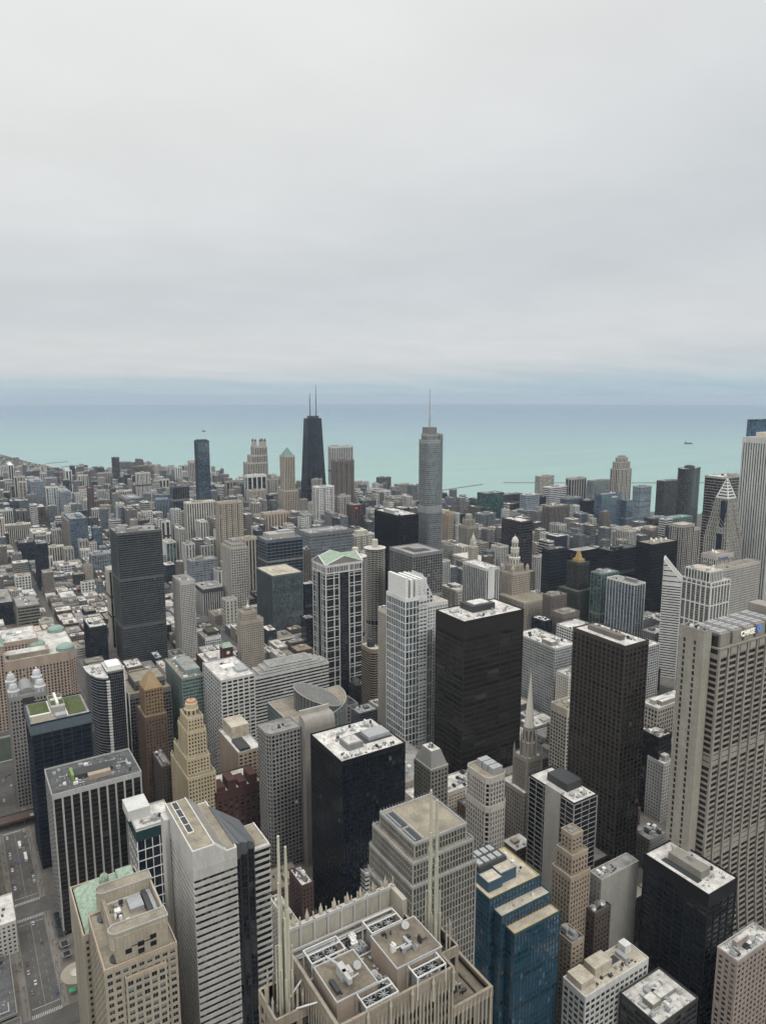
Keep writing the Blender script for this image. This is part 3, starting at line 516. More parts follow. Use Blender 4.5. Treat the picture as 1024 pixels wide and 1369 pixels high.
        L, Wd = nx * s, ny * s; part(f, 'fan_frame', wall_mat('W2'), (x0 - 1, y0 - 1, z + 1.6, x0 + L + .6, y0 - .7, z + 2), (x0 - 1, y0 + Wd, z + 1.6, x0 + L + .6, y0 + Wd + .3, z + 2), (x0 - 1, y0 - .7, z + 1.6, x0 - .7, y0 + Wd, z + 2), (x0 + L + .3, y0 - .7, z + 1.6, x0 + L + .6, y0 + Wd, z + 2), (x0 - .7, y0 + Wd / 2 - .15, z + 1.65, x0 + L + .3, y0 + Wd / 2 + .15, z + 1.95),
             *[(x, y, 264, x + .3, y + .3, z + 1.6) for x in (x0 - 1, x0 + L + .3) for y in (y0 - 1, y0 + Wd)])
    fans(13, 22.2, 2, 1, 267.4); fans(31, 22, 2, 1, 268.4); fans(18.2, 3.4, 2, 1, 267.2, 3.9); fans(33, 3.2, 2, 1, 268.4, 3.7)
    part(t, 'roof_pipe', M_UNIT, rods=[((11, 21, 265.2), (43, 21, 265.2), .28), ((11, 29.2, 265), (42, 29.2, 265), .22), ((26, 5, 265), (26, 28, 265), .25), ((24.5, 5, 265), (24.5, 28, 265), .2), ((11.2, 5, 265.4), (11.2, 29, 265.4), .22)])
    c = part(t, 'window_washing_crane', wall_mat('LG'), (16, 12, 269.1, 17.8, 15.5, 272), (16.2, 9.2, 270.6, 17.2, 13, 272), (18, 12.4, 269.1, 19.4, 15, 270.6), rods=[((16.7, 15, 271.6), (14, 17.4, 273.6), .35), ((17.2, 10, 271.4), (19.4, 10, 271.8), .2)])
    part(c, 'crane_rail', M_DARK, (14, 9, 269.1, 14.4, 14, 269.6), (13, 9.4, 269.1, 13.8, 13.6, 270.2))
    for x, y, z in ((21.4, 14, 269.1), (26.5, 14, 264), (38.5, 17.5, 270.6)):
        q = MB(); q.rod((x, y, z), (x, y, z + 1.2), .15); q.rod((x, y, z + 1.2), (x - .35, y - .55, z + 1.7), .2, 1.05, 12); q.build('satellite_dish', wall_mat('LG'), t)
    roof_units(t, 24, 21.5, 30.5, 29, 264, 9, rnd_of('fc'), .6); roof_units(t, 24, 5, 29, 21, 264, 8, rnd_of('fe'), .5); roof_units(t, 13, 8.5, 23, 11.5, 269.1, 3, rnd_of('ff'), .35); roof_units(t, 30, 8, 42, 19, 270.6, 3, rnd_of('fg'), .3); roof_units(t, 46, 8, 54, 19, 250.5, 7, rnd_of('fd'), .5)
    m = MB()
    for k in range(14):
        a0, a1 = pi * .5 * k / 14 - pi / 2, pi * .5 * (k + 1) / 14 - pi / 2
    m.box(55, 7, 250.5, 55.4, 17, 251); m.box(48, 6.6, 250.5, 55, 7, 251); m.build('crane_rail', M_DARK, t)
    # mast turrets and masts
    for k, (cx, cy) in enumerate(((5.2, 23), (48.4, 18.5))):
        g, f = MB(), MB(); facade(g, f, rect(cx - 4.6, cy - 5, cx + 4.6, cy + 5), 238, 262, (4.6, 3, 1.2, .9, 3), .5)
        q = f.build('mast_turret', wm, t); g.build('turret_glass', glass_mat('gd'), q); part(q, 'turret_floor', M_DARK, (cx - 4.6, cy - 5, 258, cx + 4.6, cy + 5, 258.2))
        m = MB()
        for i in range(14):
            a = 2 * pi * i / 14; x, y = cx + 4.9 * cos(a), cy + 5.2 * sin(a); m.rod((x, y, 250), (x, y, 264 + 2.4 * (i % 2)), .32, .28, 5); m.rod((x, y, 264 + 2.4 * (i % 2)), (x, y, 266 + 2.4 * (i % 2)), .4, .04, 5)
        tag(m.build('stave', wall_mat((.42, .375, .3)), q), None, None, None, 'stuff')
        s = MB(); top = 307 if k == 0 else 308
        for dx, dy, zt, r in ((-.7, .4, top, .7), (.8, -.4, top - 3, .7), (-1.35, -.5, top - 12, .55), (1.45, .6, top - 14, .55), (0.1, 1.1, top - 20, .6), (-.05, -1.1, top - 22, .6), (-1.9, .5, top - 30, .45), (2.0, -.4, top - 31, .45), (-1.3, -1.3, top - 36, .4), (1.4, -1.3, top - 37, .4)):
            s.rod((cx + dx, cy + dy, 258), (cx + dx, cy + dy, zt - (top - 258) * .35), r, r * .95, 8); s.rod((cx + dx, cy + dy, zt - (top - 258) * .35), (cx + dx, cy + dy, zt), r * .7, r * .5, 8)
        s.build('fluted_spire', wall_mat((.47, .45, .36)), t)
    for a, b in (((43, 20, 266), (48, 20, 262)), ((43, 10, 268), (48, 14, 262)), ((10, 22, 266), (6, 22, 262)), ((10, 12, 267), (6, 18, 262))): part(t, 'brace', M_WHITE, rods=[(a, b, .22)])
    window_parts(t, rect(43.6, 5, 58.4, 23.6), 238, 252, (12, 5.6, 1, .5, 1.6), (0,), fcol=wall_mat('LG')); 
    window_parts(t, body, 225, 268, (4.2, 4.6, 1.8, .9, 6), (0, 3), fcol=M_DARK, limit=60)
def stone_corner():
    t = thing('office_tower', 'cream stone tower with a rounded terrace and a green copper roofed wing, beside the avenue', 'tower', (43, 326, 0), G1)
    wm = wall_mat((.43, .38, .3), 1.9); gl, fr = MB(), MB(); st = (4.1, 3.9, 1.7, 1.9, 0)
    wing = rect(0, 46, 36, 90); facade(gl, fr, wing, 0, 128, (3.8, 3.0, 1.6, 1.7, 2.5), .5)
    sh = rect(3, 1.2, 37, 44); facade(gl, fr, sh, 0, 140, (4.1, 3.9, 1.3, 1.6, 2), .5)
    up = [(8, 4), (33.5, 4), (33.5, 42), (8, 42), (5.4, 36), (4.6, 28), (4.6, 16), (5.4, 9)]
    facade(gl, fr, [(9, 3.2), (33.5, 3.2), (33.5, 41), (9, 41)], 140, 154, (14, 40, 14, 6, 13.5), .4)
    bay = rect(12, -.8, 31, 1.2); facade(gl, fr, bay, 0, 133, (4.1, 3.8, 1.1, 1.45, 1.5), .35)
    side = rect(24, -1.6, 29, .4)
    gl.build('curtain_wall', glass_mat('gd'), t); fr.build('facade_frame', wm, t)
    
    for P, z in ((sh, 140), (bay, 133), ([(9, 3.2), (33.5, 3.2), (33.5, 41), (9, 41)], 150)): rf = MB(); rf.poly([(x, y, z) for x, y in P]); rf.build('roof_deck', roof_mat('rt'), t)
    # raised end terraces with bowed west ends
    for y0, y1, z in ((3, 10, 156), (35, 42.5, 157)):
        bow = [(34, y0), (34, y1), (10, y1)] + [(10 + 3.6 * cos(a), (y0 + y1) / 2 + (y1 - y0) / 2 * sin(a)) for a in [pi / 2 + pi * i / 10 for i in range(1, 10)]] + [(10, y0)]
        m = MB(); m.prism(bow, 147, z); q = m.build('terrace_block', wm, t); pp = MB(); I = parapet(pp, bow, z, .7, .35, .3); pp.build('coping', wall_mat('LG'), q); m = MB(); m.poly([(x, y, z + .05) for x, y in I]); m.build('terrace_roof', roof_mat('rt'), q)
        m = MB()
        for k in range(6): m.prism([(x + (-.3 if x < 10 else 0), y) for x, y in bow[2:]], 141 - k * 3 - .6, 141 - k * 3)
        m.build('bow_window', plain('bow_glass', (.06, .065, .065), .15), q)
    part(t, 'side_wall', wm, (33, 10, 150, 34, 35, 156), (9, 10, 150, 9.8, 35, 155)); part(t, 'roof_trim', M_WHITE, (9.8, 10, 150, 10, 35, 150.8), (10, 34.8, 150, 33, 35, 150.8))
    part(t, 'cooling_unit', M_UNIT, (20, 22, 150, 27, 32, 152.4)); part(t, 'cooling_unit', M_UNIT, (20, 12, 150, 26, 17, 151.6)); part(t, 'louvre_bank', M_DARK, (27.6, 13, 150, 30, 33, 153)); part(t, 'louvre_bank', M_UNIT, (30.6, 13, 150, 32.6, 33, 152)); part(t, 'cooling_unit', M_WHITE, (13, 25, 150, 16, 28, 151.5))
    roof_units(t, 10, 11, 20, 33, 150, 5, rnd_of('sc'), .5)
    for q in ((sh, 140, 1.2, .6, .5), (bay, 133, 1, .5, .4), (wing, 128, 1.4, .7, .5)): pp = MB(); parapet(pp, *q); pp.build('parapet', wall_mat((.42, .34, .265)), t)
    m = MB(); m.prism(rect(1, 47, 35, 89), 128.2, 132, 0, True, rect(9, 52, 33, 86)); m.build('copper_roof', M_COPPER, t)
    m = MB(); m.lathe(17, 80, [(2.6, 131), (2.6, 135.4), (2.1, 137), (1, 138), (.05, 138.4)], 14); m.build('copper_dome', M_COPPER, t); part(t, 'louvre_house', M_DARK, (15, 60, 131.5, 24, 72, 137)); part(t, 'roof_house', wall_mat('T3'), (14, 48, 131.5, 33, 58, 139)); part(t, 'louvre_house', M_COPPER, (24, 72, 131.5, 33, 84, 135.4))
    window_parts(t, bay, 0, 133, (4.1, 3.8, 1.1, 1.45, 1.5), (0,), fcol=wall_mat('LG2'), limit=60); window_parts(t, sh, 0, 140, (4.1, 3.9, 1.3, 1.6, 2), (0,), fcol=wall_mat('LG2'), limit=40)
    m = MB()
    for x, z in ((13, 145), (19, 146.5), (19, 142.6), (25, 148), (25, 144)): m.box(x, 2.55, z - 1.2, x + 3, 2.8, z + 1.2)
    m.build('attic_window', glass_plain(), t)
def striped():
    t = thing('office_tower', 'pale banded office tower with a stepped gravel roof and a faceted dark glass corner', 'tower', (95, 342, 0), G1)
    wm = wall_mat('L3'); gl, fr = MB(), MB()
    A = [(0, 0), (21, 0), (24.5, 0), (24.5, 50), (0, 52)]; A = rect(0, 0, 23, 52); facade(gl, fr, A, 0, 166, (4.1, 0, 0, 2.25, 6), .6)
    C = rect(38, 11, 47, 35); facade(gl, fr, C, 0, 158, (4.1, 0, 0, 1.6, 1.2), .6)
    glass = [(23, 3), (26, 2.2), (28, 5.2), (31, 4.4), (33, 7.6), (36, 7), (38, 11), (38, 35), (23, 45)]
    g2, f2 = MB(), MB(); facade(g2, f2, glass, 0, 162, (4.1, 1.5, .14, .25, .4), .2, False)
    gl.build('curtain_wall', glass_mat('gd'), t); fr.build('facade_frame', wm, t); q = g2.build('faceted_glass', glass_mat('gn'), t); f2.build('mullion_grid', wall_mat('DG'), q)
    m = MB(); m.prism(glass, 162, [172, 171, 169.5, 168.5, 167, 166, 163.5, 163.5, 172]); m.build('glass_roof', plain('ribbed_glass_roof', (.1, .105, .11), .3), t)
    m = MB(); m.prism(rect(-.6, -.6, 11.5, 52.6), 166, 177); m.prism([(11.5, -.6), (18, -.6), (18, 52.6), (11.5, 52.6)], 166, [177, 171, 171, 177]); m.prism(rect(18, -.6, 23.6, 52.6), 166, 171); m.build('sloped_crown', wm, t)
    [part(t, 'roof_deck', roof_mat('rt'), b) for b in ((.2, .2, 177, 11, 52, 177.15), (18.4, .2, 171, 23, 51, 171.15), (38.4, 11.4, 158, 46.6, 34.6, 158.2))]
    part(t, 'coping', M_WHITE, (-.6, -.6, 177, 11.5, -.2, 177.7), (-.6, -.2, 177, -.2, 52.6, 177.7), (11.1, -.2, 177, 11.5, 52.6, 177.7), (18, -.6, 171, 23.6, -.2, 171.6), (23.2, -.2, 171, 23.6, 52.6, 171.6), (38, 11, 158, 47, 11.4, 158.9), (46.6, 11.4, 158, 47, 35, 158.9))
    h = part(t, 'skylight', M_WHITE, (2, 16, 177.15, 5.6, 50, 177.9)); part(h, 'skylight_glass', M_DARK, *[(2.4, 16.5 + i * 8.4, 177.9, 5.2, 24.2 + i * 8.4, 178) for i in range(4)])
    m = MB()
    for i in range(26): y = 4 + i * 1.9; m.bar((11.7, y), (1, 0), (0, -1), 0, 6, -.2, .25, 171.6, 176.4) if i < 0 else m.rod((11.7, y, 177.1), (18, y, 171.3), .3, k=4)
    m.build('slope_louvre', wall_mat('LG2'), t); part(t, 'west_fin', wm, (-3.6, 44, 0, -.65, 52, 172))
def pelli():
    t = thing('office_tower', 'grey ribbed tower with white finials and setbacks, just behind the spiked granite tower', 'tower', (167, 244, 0), G1)
    st = (3.9, 1.75, .55, .35, 1); T = [(rect(2, 4, 40, 42), 0, 189), (rect(4, 2, 36, 40), 0, 180), (rect(0, 8, 42, 36), 0, 172), (rect(3.5, 3.5, 38.5, 38.5), 189, 199), (rect(6, 6, 36, 35.5), 199, 206.5)]
    T = [(rect(0, 6, 42, 36), 0, 176), (rect(2.4, 2, 39.6, 40), 0, 188), (rect(3.4, 3.4, 38.6, 38.6), 188, 199), (rect(6, 6, 36, 35.6), 199, 206.5)]
    shell(t, T, (.3, .285, .25), 'gg', 'rt', st, .55, pmat=wall_mat('LG'), ph=.9)
    m = MB()
    for P, z in ((T[3][0], 206.5), (T[2][0], 199), (T[1][0], 188), (T[0][0], 176)):
        for a, b, tt, nr, L in edges(P):
            for i in range(int(L / 1.75) + 1): x, y = a[0] + tt[0] * i * 1.75 + nr[0] * .55, a[1] + tt[1] * i * 1.75 + nr[1] * .55; m.rod((x, y, z), (x, y, z + 2.1), .2, .12, 4)
    tag(m.build('finial', wall_mat('LG'), t), None, None, None, 'stuff')
    q = part(t, 'skylight', M_DARK, (8, 7.5, 206.6, 11, 18, 207), (8, 20, 206.6, 11, 33, 207)); part(q, 'skylight_glass', plain('skylight_blue', (.2, .24, .3), .2), (7.2, 7.5, 206.7, 8, 18, 207.3), (7.2, 20, 206.7, 8, 33, 207.3)); part(t, 'roof_kerb', wall_mat('LG'), (11.8, 7, 206.5, 12.2, 34.5, 207.2))
def bluestep():
    t = thing('office_tower', 'deep blue glass tower stepping down in three yellow edged terraces', 'tower', (253, 272, 0), G1)
    st = (4, 2.6, .28, .75, .8); T = [(rect(0, 15, 41, 49), 0, 120), (rect(3, 7.5, 42, 15.6), 0, 112.5), (rect(6.5, 0, 43, 8.2), 0, 104.5)]
    shell(t, T, (.024, .06, .08), 'gb3', 'rc', st, .25, pmat=wall_mat((.035, .08, .09)), ph=.7)
    y = plain('yellow_rail', (.55, .36, .07), .6); m = MB()
    for (P, z0, z) in (T[0], T[2]):
        for a, b, tt, nr, L in edges(P): m.bar(a, tt, nr, .6, L - .6, -.9, -.45, z + .05, z + .45)
    m.build('edge_rail', y, t)
    h = part(t, 'penthouse', wall_mat((.05, .09, .13)), (3, 20, 120, 14, 44, 126.5), (14.4, 22, 120, 27, 36, 127)); part(h, 'penthouse_roof', roof_mat('rc'), (14.8, 22.4, 127, 26.6, 35.6, 127.2), (3.4, 20.4, 126.5, 13.6, 29, 126.7))
    c = part(t, 'cooling_unit', M_DARK, (4, 30, 126.6, 26, 46, 130)); part(c, 'cooling_fan', M_UNIT, *[(5 + i * 5, 31.5 + j * 7, 130, 8.6 + i * 5, 36.5 + j * 7, 131) for i in range(4) for j in range(2)])
    roof_units(t, 29, 20, 39, 46, 120, 4, rnd_of('bl'), .5); roof_units(t, 6, 9, 40, 14, 112.5, 2, rnd_of('b2'), .4)
def bank():
    t = thing('office_tower', 'grey granite bank tower with curving piers and a lit CHASE sign on its roof', 'tower', (412, 256, 0), G1)
    wm = wall_mat((.3, .275, .24)); X0, X1, YS, YN = 9, 96, 4, 32; H = 250
    def flare(z): return 0 if z > 105 else 8.5 * ((105 - z) / 105) ** 2.0
    core, fr, sl = MB(), MB(), MB(); fh = 4.25; nf = 58; bay = 11.0
    zs = [H * i / 20 for i in range(21)]
    for z0, z1 in zip(zs, zs[1:]):
        a, b = flare(z0), flare(z1); n0, n1 = int(z0 / fh), z1 / fh
        for sgn, y in ((0, YS), (1, YN)):
            A = y - a + 1.4 if sgn == 0 else y + a - 1.4; B = y - b + 1.4 if sgn == 0 else y + b - 1.4
            q = ((X0, A, z0), (X1, A, z0), (X1, B, z1), (X0, B, z1)); nb = (X1 - X0) / 1.6
            core.quad(*(q if sgn == 0 else (q[1], q[0], q[3], q[2])), [(0, z0 / fh), (nb, z0 / fh), (nb, z1 / fh), (0, z1 / fh)])
        for x, rev in ((X0, 1), (X1, 0)):
            q = ((x, YS - a + 1.4, z0), (x, YN + a - 1.4, z0), (x, YN + b - 1.4, z1), (x, YS - b + 1.4, z1)); q = (q[1], q[0], q[3], q[2]) if rev else q; core.quad(*q, [(0, z0 / fh), (16, z0 / fh), (16, z1 / fh), (0, z1 / fh)])
    core.build('curtain_wall', glass_mat('gk'), t)
    for k in range(nf):
        z = k * fh + 1; o = flare(z); hh = 1.55
        blank = k in (22, 23, 39, 40, 57)
        if blank: hh = 3.4
        if k in (40, 23): hh = 3.4
        sl.box(X0 - .25, YS - o + 1.05, z, X1, YS - o + 1.9, z + hh); sl.box(X0 - .25, YN + o - 1.9, z, X1, YN + o - 1.05, z + hh); sl.box(X0 - .28, YS - o + 1.9, z + .02, X0 + .6, YN + o - 1.9, z + hh - .02); sl.box(X1 - .6, YS - o + 1.9, z, X1 + .25, YN + o - 1.9, z + hh)
    sl.build('floor_band', wm, t)
    for i in range(9):
        x = X0 + (0.2 if i == 0 else i * bay - .9 if i < 8 else X1 - X0 - 1.8)
        for y, sg in ((YS, -1), (YN, 1)):
            m = MB()
            for z0, z1 in zip(zs, zs[1:]):
                a, b = flare(z0), flare(z1); y0, y1 = y + sg * a, y + sg * b; i0, i1 = y0 - sg * 2.2, y1 - sg * 2.2
                v = [(x, y0), (x + 1.8, y0), (x + 1.8, i0), (x, i0)]; u = [(x, y1), (x + 1.8, y1), (x + 1.8, i1), (x, i1)]
                if sg > 0: v.reverse(); u.reverse()
                m.prism(v, z0, z1, 0, False, u)
            m.build('pier', wm, t)
    part(t, 'roof_deck', roof_mat('rt'), (X0, YS + .2, H, X1, YN - .2, H + .3)); pp = MB(); parapet(pp, rect(X0, YS, X1, YN), H, 1.2, .9, .25); pp.build('parapet', wm, t)
    m = MB()
    for i in range(8): m.box(X0 + i * bay + 2.4, YS + .3, H - 5.2, X0 + i * bay + bay - 2, YS + .85, H - .6)
    m.build('attic_panel', wall_mat((.33, .3, .265)), t)
    # solid west end shaft with two columns of slot windows
    e = MB(); Wz = [0, 40, 80, 105, 180, 262]
    for z0, z1 in zip(Wz, Wz[1:]):
        a, b = flare(z0), flare(z1); e.prism([(0, 10 - a * .8), (8.4, 10 - a * .8), (8.4, 28 + a), (0, 28 + a)], z0, z1, 0, z1 == 262, [(0, 10 - b * .8), (8.4, 10 - b * .8), (8.4, 28 + b), (0, 28 + b)])
    q = e.build('end_shaft', wall_mat((.37, .345, .295), 2.6), t); m = MB(); sl_n = 0; proto = None
    for k in range(57, -1, -1):
        for yy in (15.4, 23.2):
            z = 10 + k * fh
            if z < 50: continue
            if proto is None: mm = MB(); mm.box(-.12, 0, 0, .1, 1.5, 2.7); proto = mm.build('slot_window', glass_plain(), q); o = proto
            else: o = proto.copy(); COL.objects.link(o); o.parent = q
            o.location = (0, yy, z); sl_n += 1
            if sl_n >= 96: break
        if sl_n >= 96: break
    pp = MB(); parapet(pp, rect(0, 10, 8.4, 28), 262, 1, .6, .1); pp.build('shaft_coping', wm, q); roof_units(t, .8, 11, 7.6, 27, 262, 9, rnd_of('ch'), .5)
    for i in range(5):
        x = 13 + i * 13.6; u = part(t, 'cooling_tower', wm, (x, 6.5, H + .3, x + 10.6, 29, H + 9.5)); part(u, 'louvre_side', M_DARK, (x - 1, 8, H + .3, x, 28, H + 8.6), (x - 2.6, 8, H + 7.6, x - 1, 29, H + 8.4)); part(u, 'fan_deck', M_UNIT, *[(x + 1 + (j % 2) * 4.6, 8 + (j // 2) * 5.2, H + 9.5, x + 5 + (j % 2) * 4.6, 12.4 + (j // 2) * 5.2, H + 10.3) for j in range(8)])
    part(t, 'roof_house', wm, (82, 8, H + .3, 95, 30, H + 15))
    lit = plain('lit_sign_white', (.8, .77, .68), .5, 0, .28, 0); blu = plain('lit_sign_blue', (.1, .24, .6), .5, 0, .35, 0)
    s = text_part(t, 'CHASE', 5.3, (34.4, 5.6, H + 4.2), 0, lit, 'sign_lettering', .35)
    cx, cz, r = 55.6, H + 6.6, 2.6; m = MB()
    for q in range(4):   # an octagon of four turned wedges round a square hole
        a = q * pi / 2
        def T(x, z): return (cx + x * cos(a) - z * sin(a), 0, cz + x * sin(a) + z * cos(a))
        P = [(-1.0, .85), (2.15, .85), (.9, 2.5), (-1.0, 2.5)]
        m.poly([(T(x, z)[0], 5.2, T(x, z)[2]) for x, z in P][::1]); m.poly([(T(x, z)[0], 5.6, T(x, z)[2]) for x, z in P][::-1])
    m.build('sign_emblem', blu, t)
def donnelley():
    t = thing('office_tower', 'white gridded granite tower with a green gabled temple roof', 'tower', (412, 803, 0), G2)
    W, D, H = 54, 37, 196; shell(t, [(rect(0, 0, W, D), 0, H)], 'DG', 'gn', 'rg', (4.0, 3.1, .3, .4, 2), .3, names=('curtain_wall', 'thin_grid', 'roof_deck', 'cornice'))
    m = MB()
    for a, b, tt, nr, L in edges(rect(0, 0, W, D)):
        for x in [0, 1.0] if False else (0, .22, .36, .64, .78, 1): c = x * L; m.bar(a, tt, nr, max(-.8, c - .7), min(L, c + .7), 0, .8, 0, H - 2)
        for k in range(13):
            z = 8 + k * 14.2
            for x0, x1 in ((.9, .22 * L - .9), (.22 * L + .9, .36 * L - .9), (.64 * L + .9, .78 * L - .9), (.78 * L + .9, L - .9)): m.bar(a, tt, nr, x0, x1, 0, .66, z, z + .8); m.bar(a, tt, nr, x0, x1, 0, .66, z + 4.2, z + 5)
        for i in range(int(L / 3.4)): m.bar(a, tt, nr, 1.4 + i * 3.4, 2.6 + i * 3.4, 0, .95, H - 9, H - 2)
    m.build('granite_frame', wall_mat('W2'), t); part(t, 'entablature', wall_mat('W2'), (-1.2, -1.2, H - 2, W + 1.2, D + 1.2, H + 1.4), (-1, -1, H - 11, W + 1, -.2, H - 9.3), (-1, -1, H - 11, -.2, D + 1, H - 9.3))
    z0, z1 = H + 1.4, H + 11.5; cx, cy = W / 2, D / 2; e = 1.2
    r = MB(); A, B, C, Dd = (-e, -e, z0), (W + e, -e, z0), (W + e, D + e, z0), (-e, D + e, z0); S0, N0, W0, E0, M0 = (cx, -e, z1), (cx, D + e, z1), (-e, cy, z1), (W + e, cy, z1), (cx, cy, z1)
    for q in ((A, M0, W0), (W0, M0, Dd), (A, S0, M0), (S0, B, M0), (B, E0, M0), (E0, C, M0), (C, N0, M0), (N0, Dd, M0)): r.poly(list(q))
    r.build('gable_roof', M_COPPER, t); g = MB(); g.poly([A, B, S0]); g.poly([B, C, E0]); g.poly([C, Dd, N0]); g.poly([Dd, A, W0]); g.build('pediment', wall_mat('G2'), t)
    m = MB()
    for p, q in ((A, S0), (S0, B), (B, E0), (E0, C), (C, N0), (N0, Dd), (Dd, W0), (W0, A)): m.rod(p, q, .75, k=4)
    m.build('raking_cornice', M_WHITE, t)
def marina(cx, cy, label):
    t = thing('apartment_tower', label, 'tower', (cx, cy, 0), 'twin corncob apartment towers')
    R0 = 14.2; g = MB(); k = 32
    for i in range(k):
        a0, a1 = 2 * pi * i / k, 2 * pi * (i + 1) / k; g.quad((R0 * cos(a0), R0 * sin(a0), 0), (R0 * cos(a1), R0 * sin(a1), 0), (R0 * cos(a1), R0 * sin(a1), 177), (R0 * cos(a0), R0 * sin(a0), 177), [(i, 0), (i + 1, 0), (i + 1, 58), (i, 58)])
    g.build('curtain_wall', glass_mat('gn'), t); m = MB()
    for f in range(59):
        z = 3 + f * 2.95
        if f in (18, 19): continue
        rr = [16.6 if i % 2 else 15.7 for i in range(32)] if f > 19 else [16.2] * 32
        P = [(rr[i] * cos(2 * pi * i / 32), rr[i] * sin(2 * pi * i / 32)) for i in range(32)]; m.prism(P, z, z + .95)
    m.build('balcony_ring', wall_mat('LG2'), t); m = MB()
    for i in range(16): a = 2 * pi * (i + .5) / 16; m.rod((15 * cos(a), 15 * sin(a), 0), (15 * cos(a), 15 * sin(a), 177), .45, k=5)
    m.build('column', wall_mat('LG2'), t); m = MB(); m.lathe(0, 0, [(17.4, 177), (17.4, 178.2), (14, 178.6)], 32); m.build('roof_deck', roof_mat('rw'), t)
    m = MB(); m.lathe(0, 0, [(5, 178.5), (5, 190), (4.4, 191)], 12); m.build('lift_core', wall_mat('C'), t)
def hancock():
    t = thing('skyscraper', 'black tapered skyscraper with crossed braces and two white tipped antennas', 'tower', (1043, 2112, 0), G3); H = 344; w0, d0, w1, d1 = 40, 25, 24, 15
    def at(z): q = z / H; return w0 + (w1 - w0) * q, d0 + (d1 - d0) * q
    g, f = MB(), MB(); nf = 96
    for z0, z1 in ((0, H),):
        a, b = at(z0), at(z1); C0 = [(-a[0], -a[1]), (a[0], -a[1]), (a[0], a[1]), (-a[0], a[1])]; C1 = [(-b[0], -b[1]), (b[0], -b[1]), (b[0], b[1]), (-b[0], b[1])]
        for i in range(4): j = (i + 1) % 4; n = 18 if i % 2 == 0 else 11; g.quad(C0[i] + (z0,), C0[j] + (z0,), C1[j] + (z1,), C1[i] + (z1,), [(i * 40, 0), (i * 40 + n, 0), (i * 40 + n, nf), (i * 40, nf)])
            
    for k in range(nf):
        z = k * H / nf; a = at(z); f.prism([(-a[0] - .35, -a[1] - .35), (a[0] + .35, -a[1] - .35), (a[0] + .35, a[1] + .35), (-a[0] - .35, a[1] + .35)], z, z + 1.2, 0, True)
    g.build('curtain_wall', glass_mat('gn'), t); f.build('floor_band', wall_mat('N'), t); m = MB()
    for i in range(4):
        for u in ((-1, -.5, 0, .5) if i % 2 == 0 else (-1, 0)):
            def pt(u, z, i=i): a, d = at(z); return ((u * a, -d), (a, u * d), (-u * a, d), (-a, -u * d))[i] + (z,)
            m.rod(pt(u, 0), pt(u, H), 1.0, .8, 4)
        for k in range(6): za, zb = k * 57, min(H, k * 57 + 57); m.rod(pt(-1, za), pt(1, zb), .9, k=4); m.rod(pt(1, za), pt(-1, zb), .9, k=4)
    m.build('cross_brace', wall_mat('N'), t); part(t, 'roof_deck', M_DARK, (-24, -15, H, 24, 15, H + .4)); part(t, 'roof_house', M_DARK, (-16, -9, H, 18, 9, H + 8))
    for x, zt in ((-9, 425), (13, 452)):
        a = MB(); a.rod((x, 0, H + 8), (x, 0, H + 24), 2.6, 2.2, 8); a.rod((x, 0, H + 24), (x, 0, H + 64), 1.9, 1.6, 6); a.rod((x, 0, H + 64), (x, 0, zt), 1.4, .8, 6); a.build('antenna', wall_mat('G3'), t)
def trump():
    t = thing('skyscraper', 'tall rounded silver glass tower with a single needle spire', 'tower', (733, 1027, 0), G2); H = 337
    def lens(W, D, c=8, n=5):
        out = []
        for cx, cy, a0 in ((c, c, pi), (W - c, c, 1.5 * pi), (W - c, D - c, 0), (c, D - c, .5 * pi)):
            for i in range(n): a = a0 + pi / 2 * i / (n - 1); out.append((cx + c * cos(a), cy + c * sin(a)))
        return out
    st = (3.7, 1.7, .22, .8, 6); T = [(lens(36, 36), 0, 218), (lens(31, 33), 218, H), ([(30.8, 7), (37, 7), (37, 29), (30.8, 29)], 0, H + 10), (rect(5, 9, 30.5, 27), H, H + 11)]
    shell(t, T, (.3, .31, .31), 'gl', 'rg', st, .28, belts=((206, 9),), pmat=wall_mat('LG2')); part(t, 'louvre_crown', wall_mat('G3'), (6, 8, H + 11, 25, 26, H + 23)); part(t, 'side_fin', wall_mat('G4'), (31, 6.2, 0, 37.4, 6.9, H + 8))
    m = MB(); m.rod((16, 18, H + 23), (16, 18, H + 40), 1.7, 1.4, 8); m.rod((16, 18, H + 40), (16, 18, 427), 1.2, .5, 8); m.build('spire', M_STEEL, t)
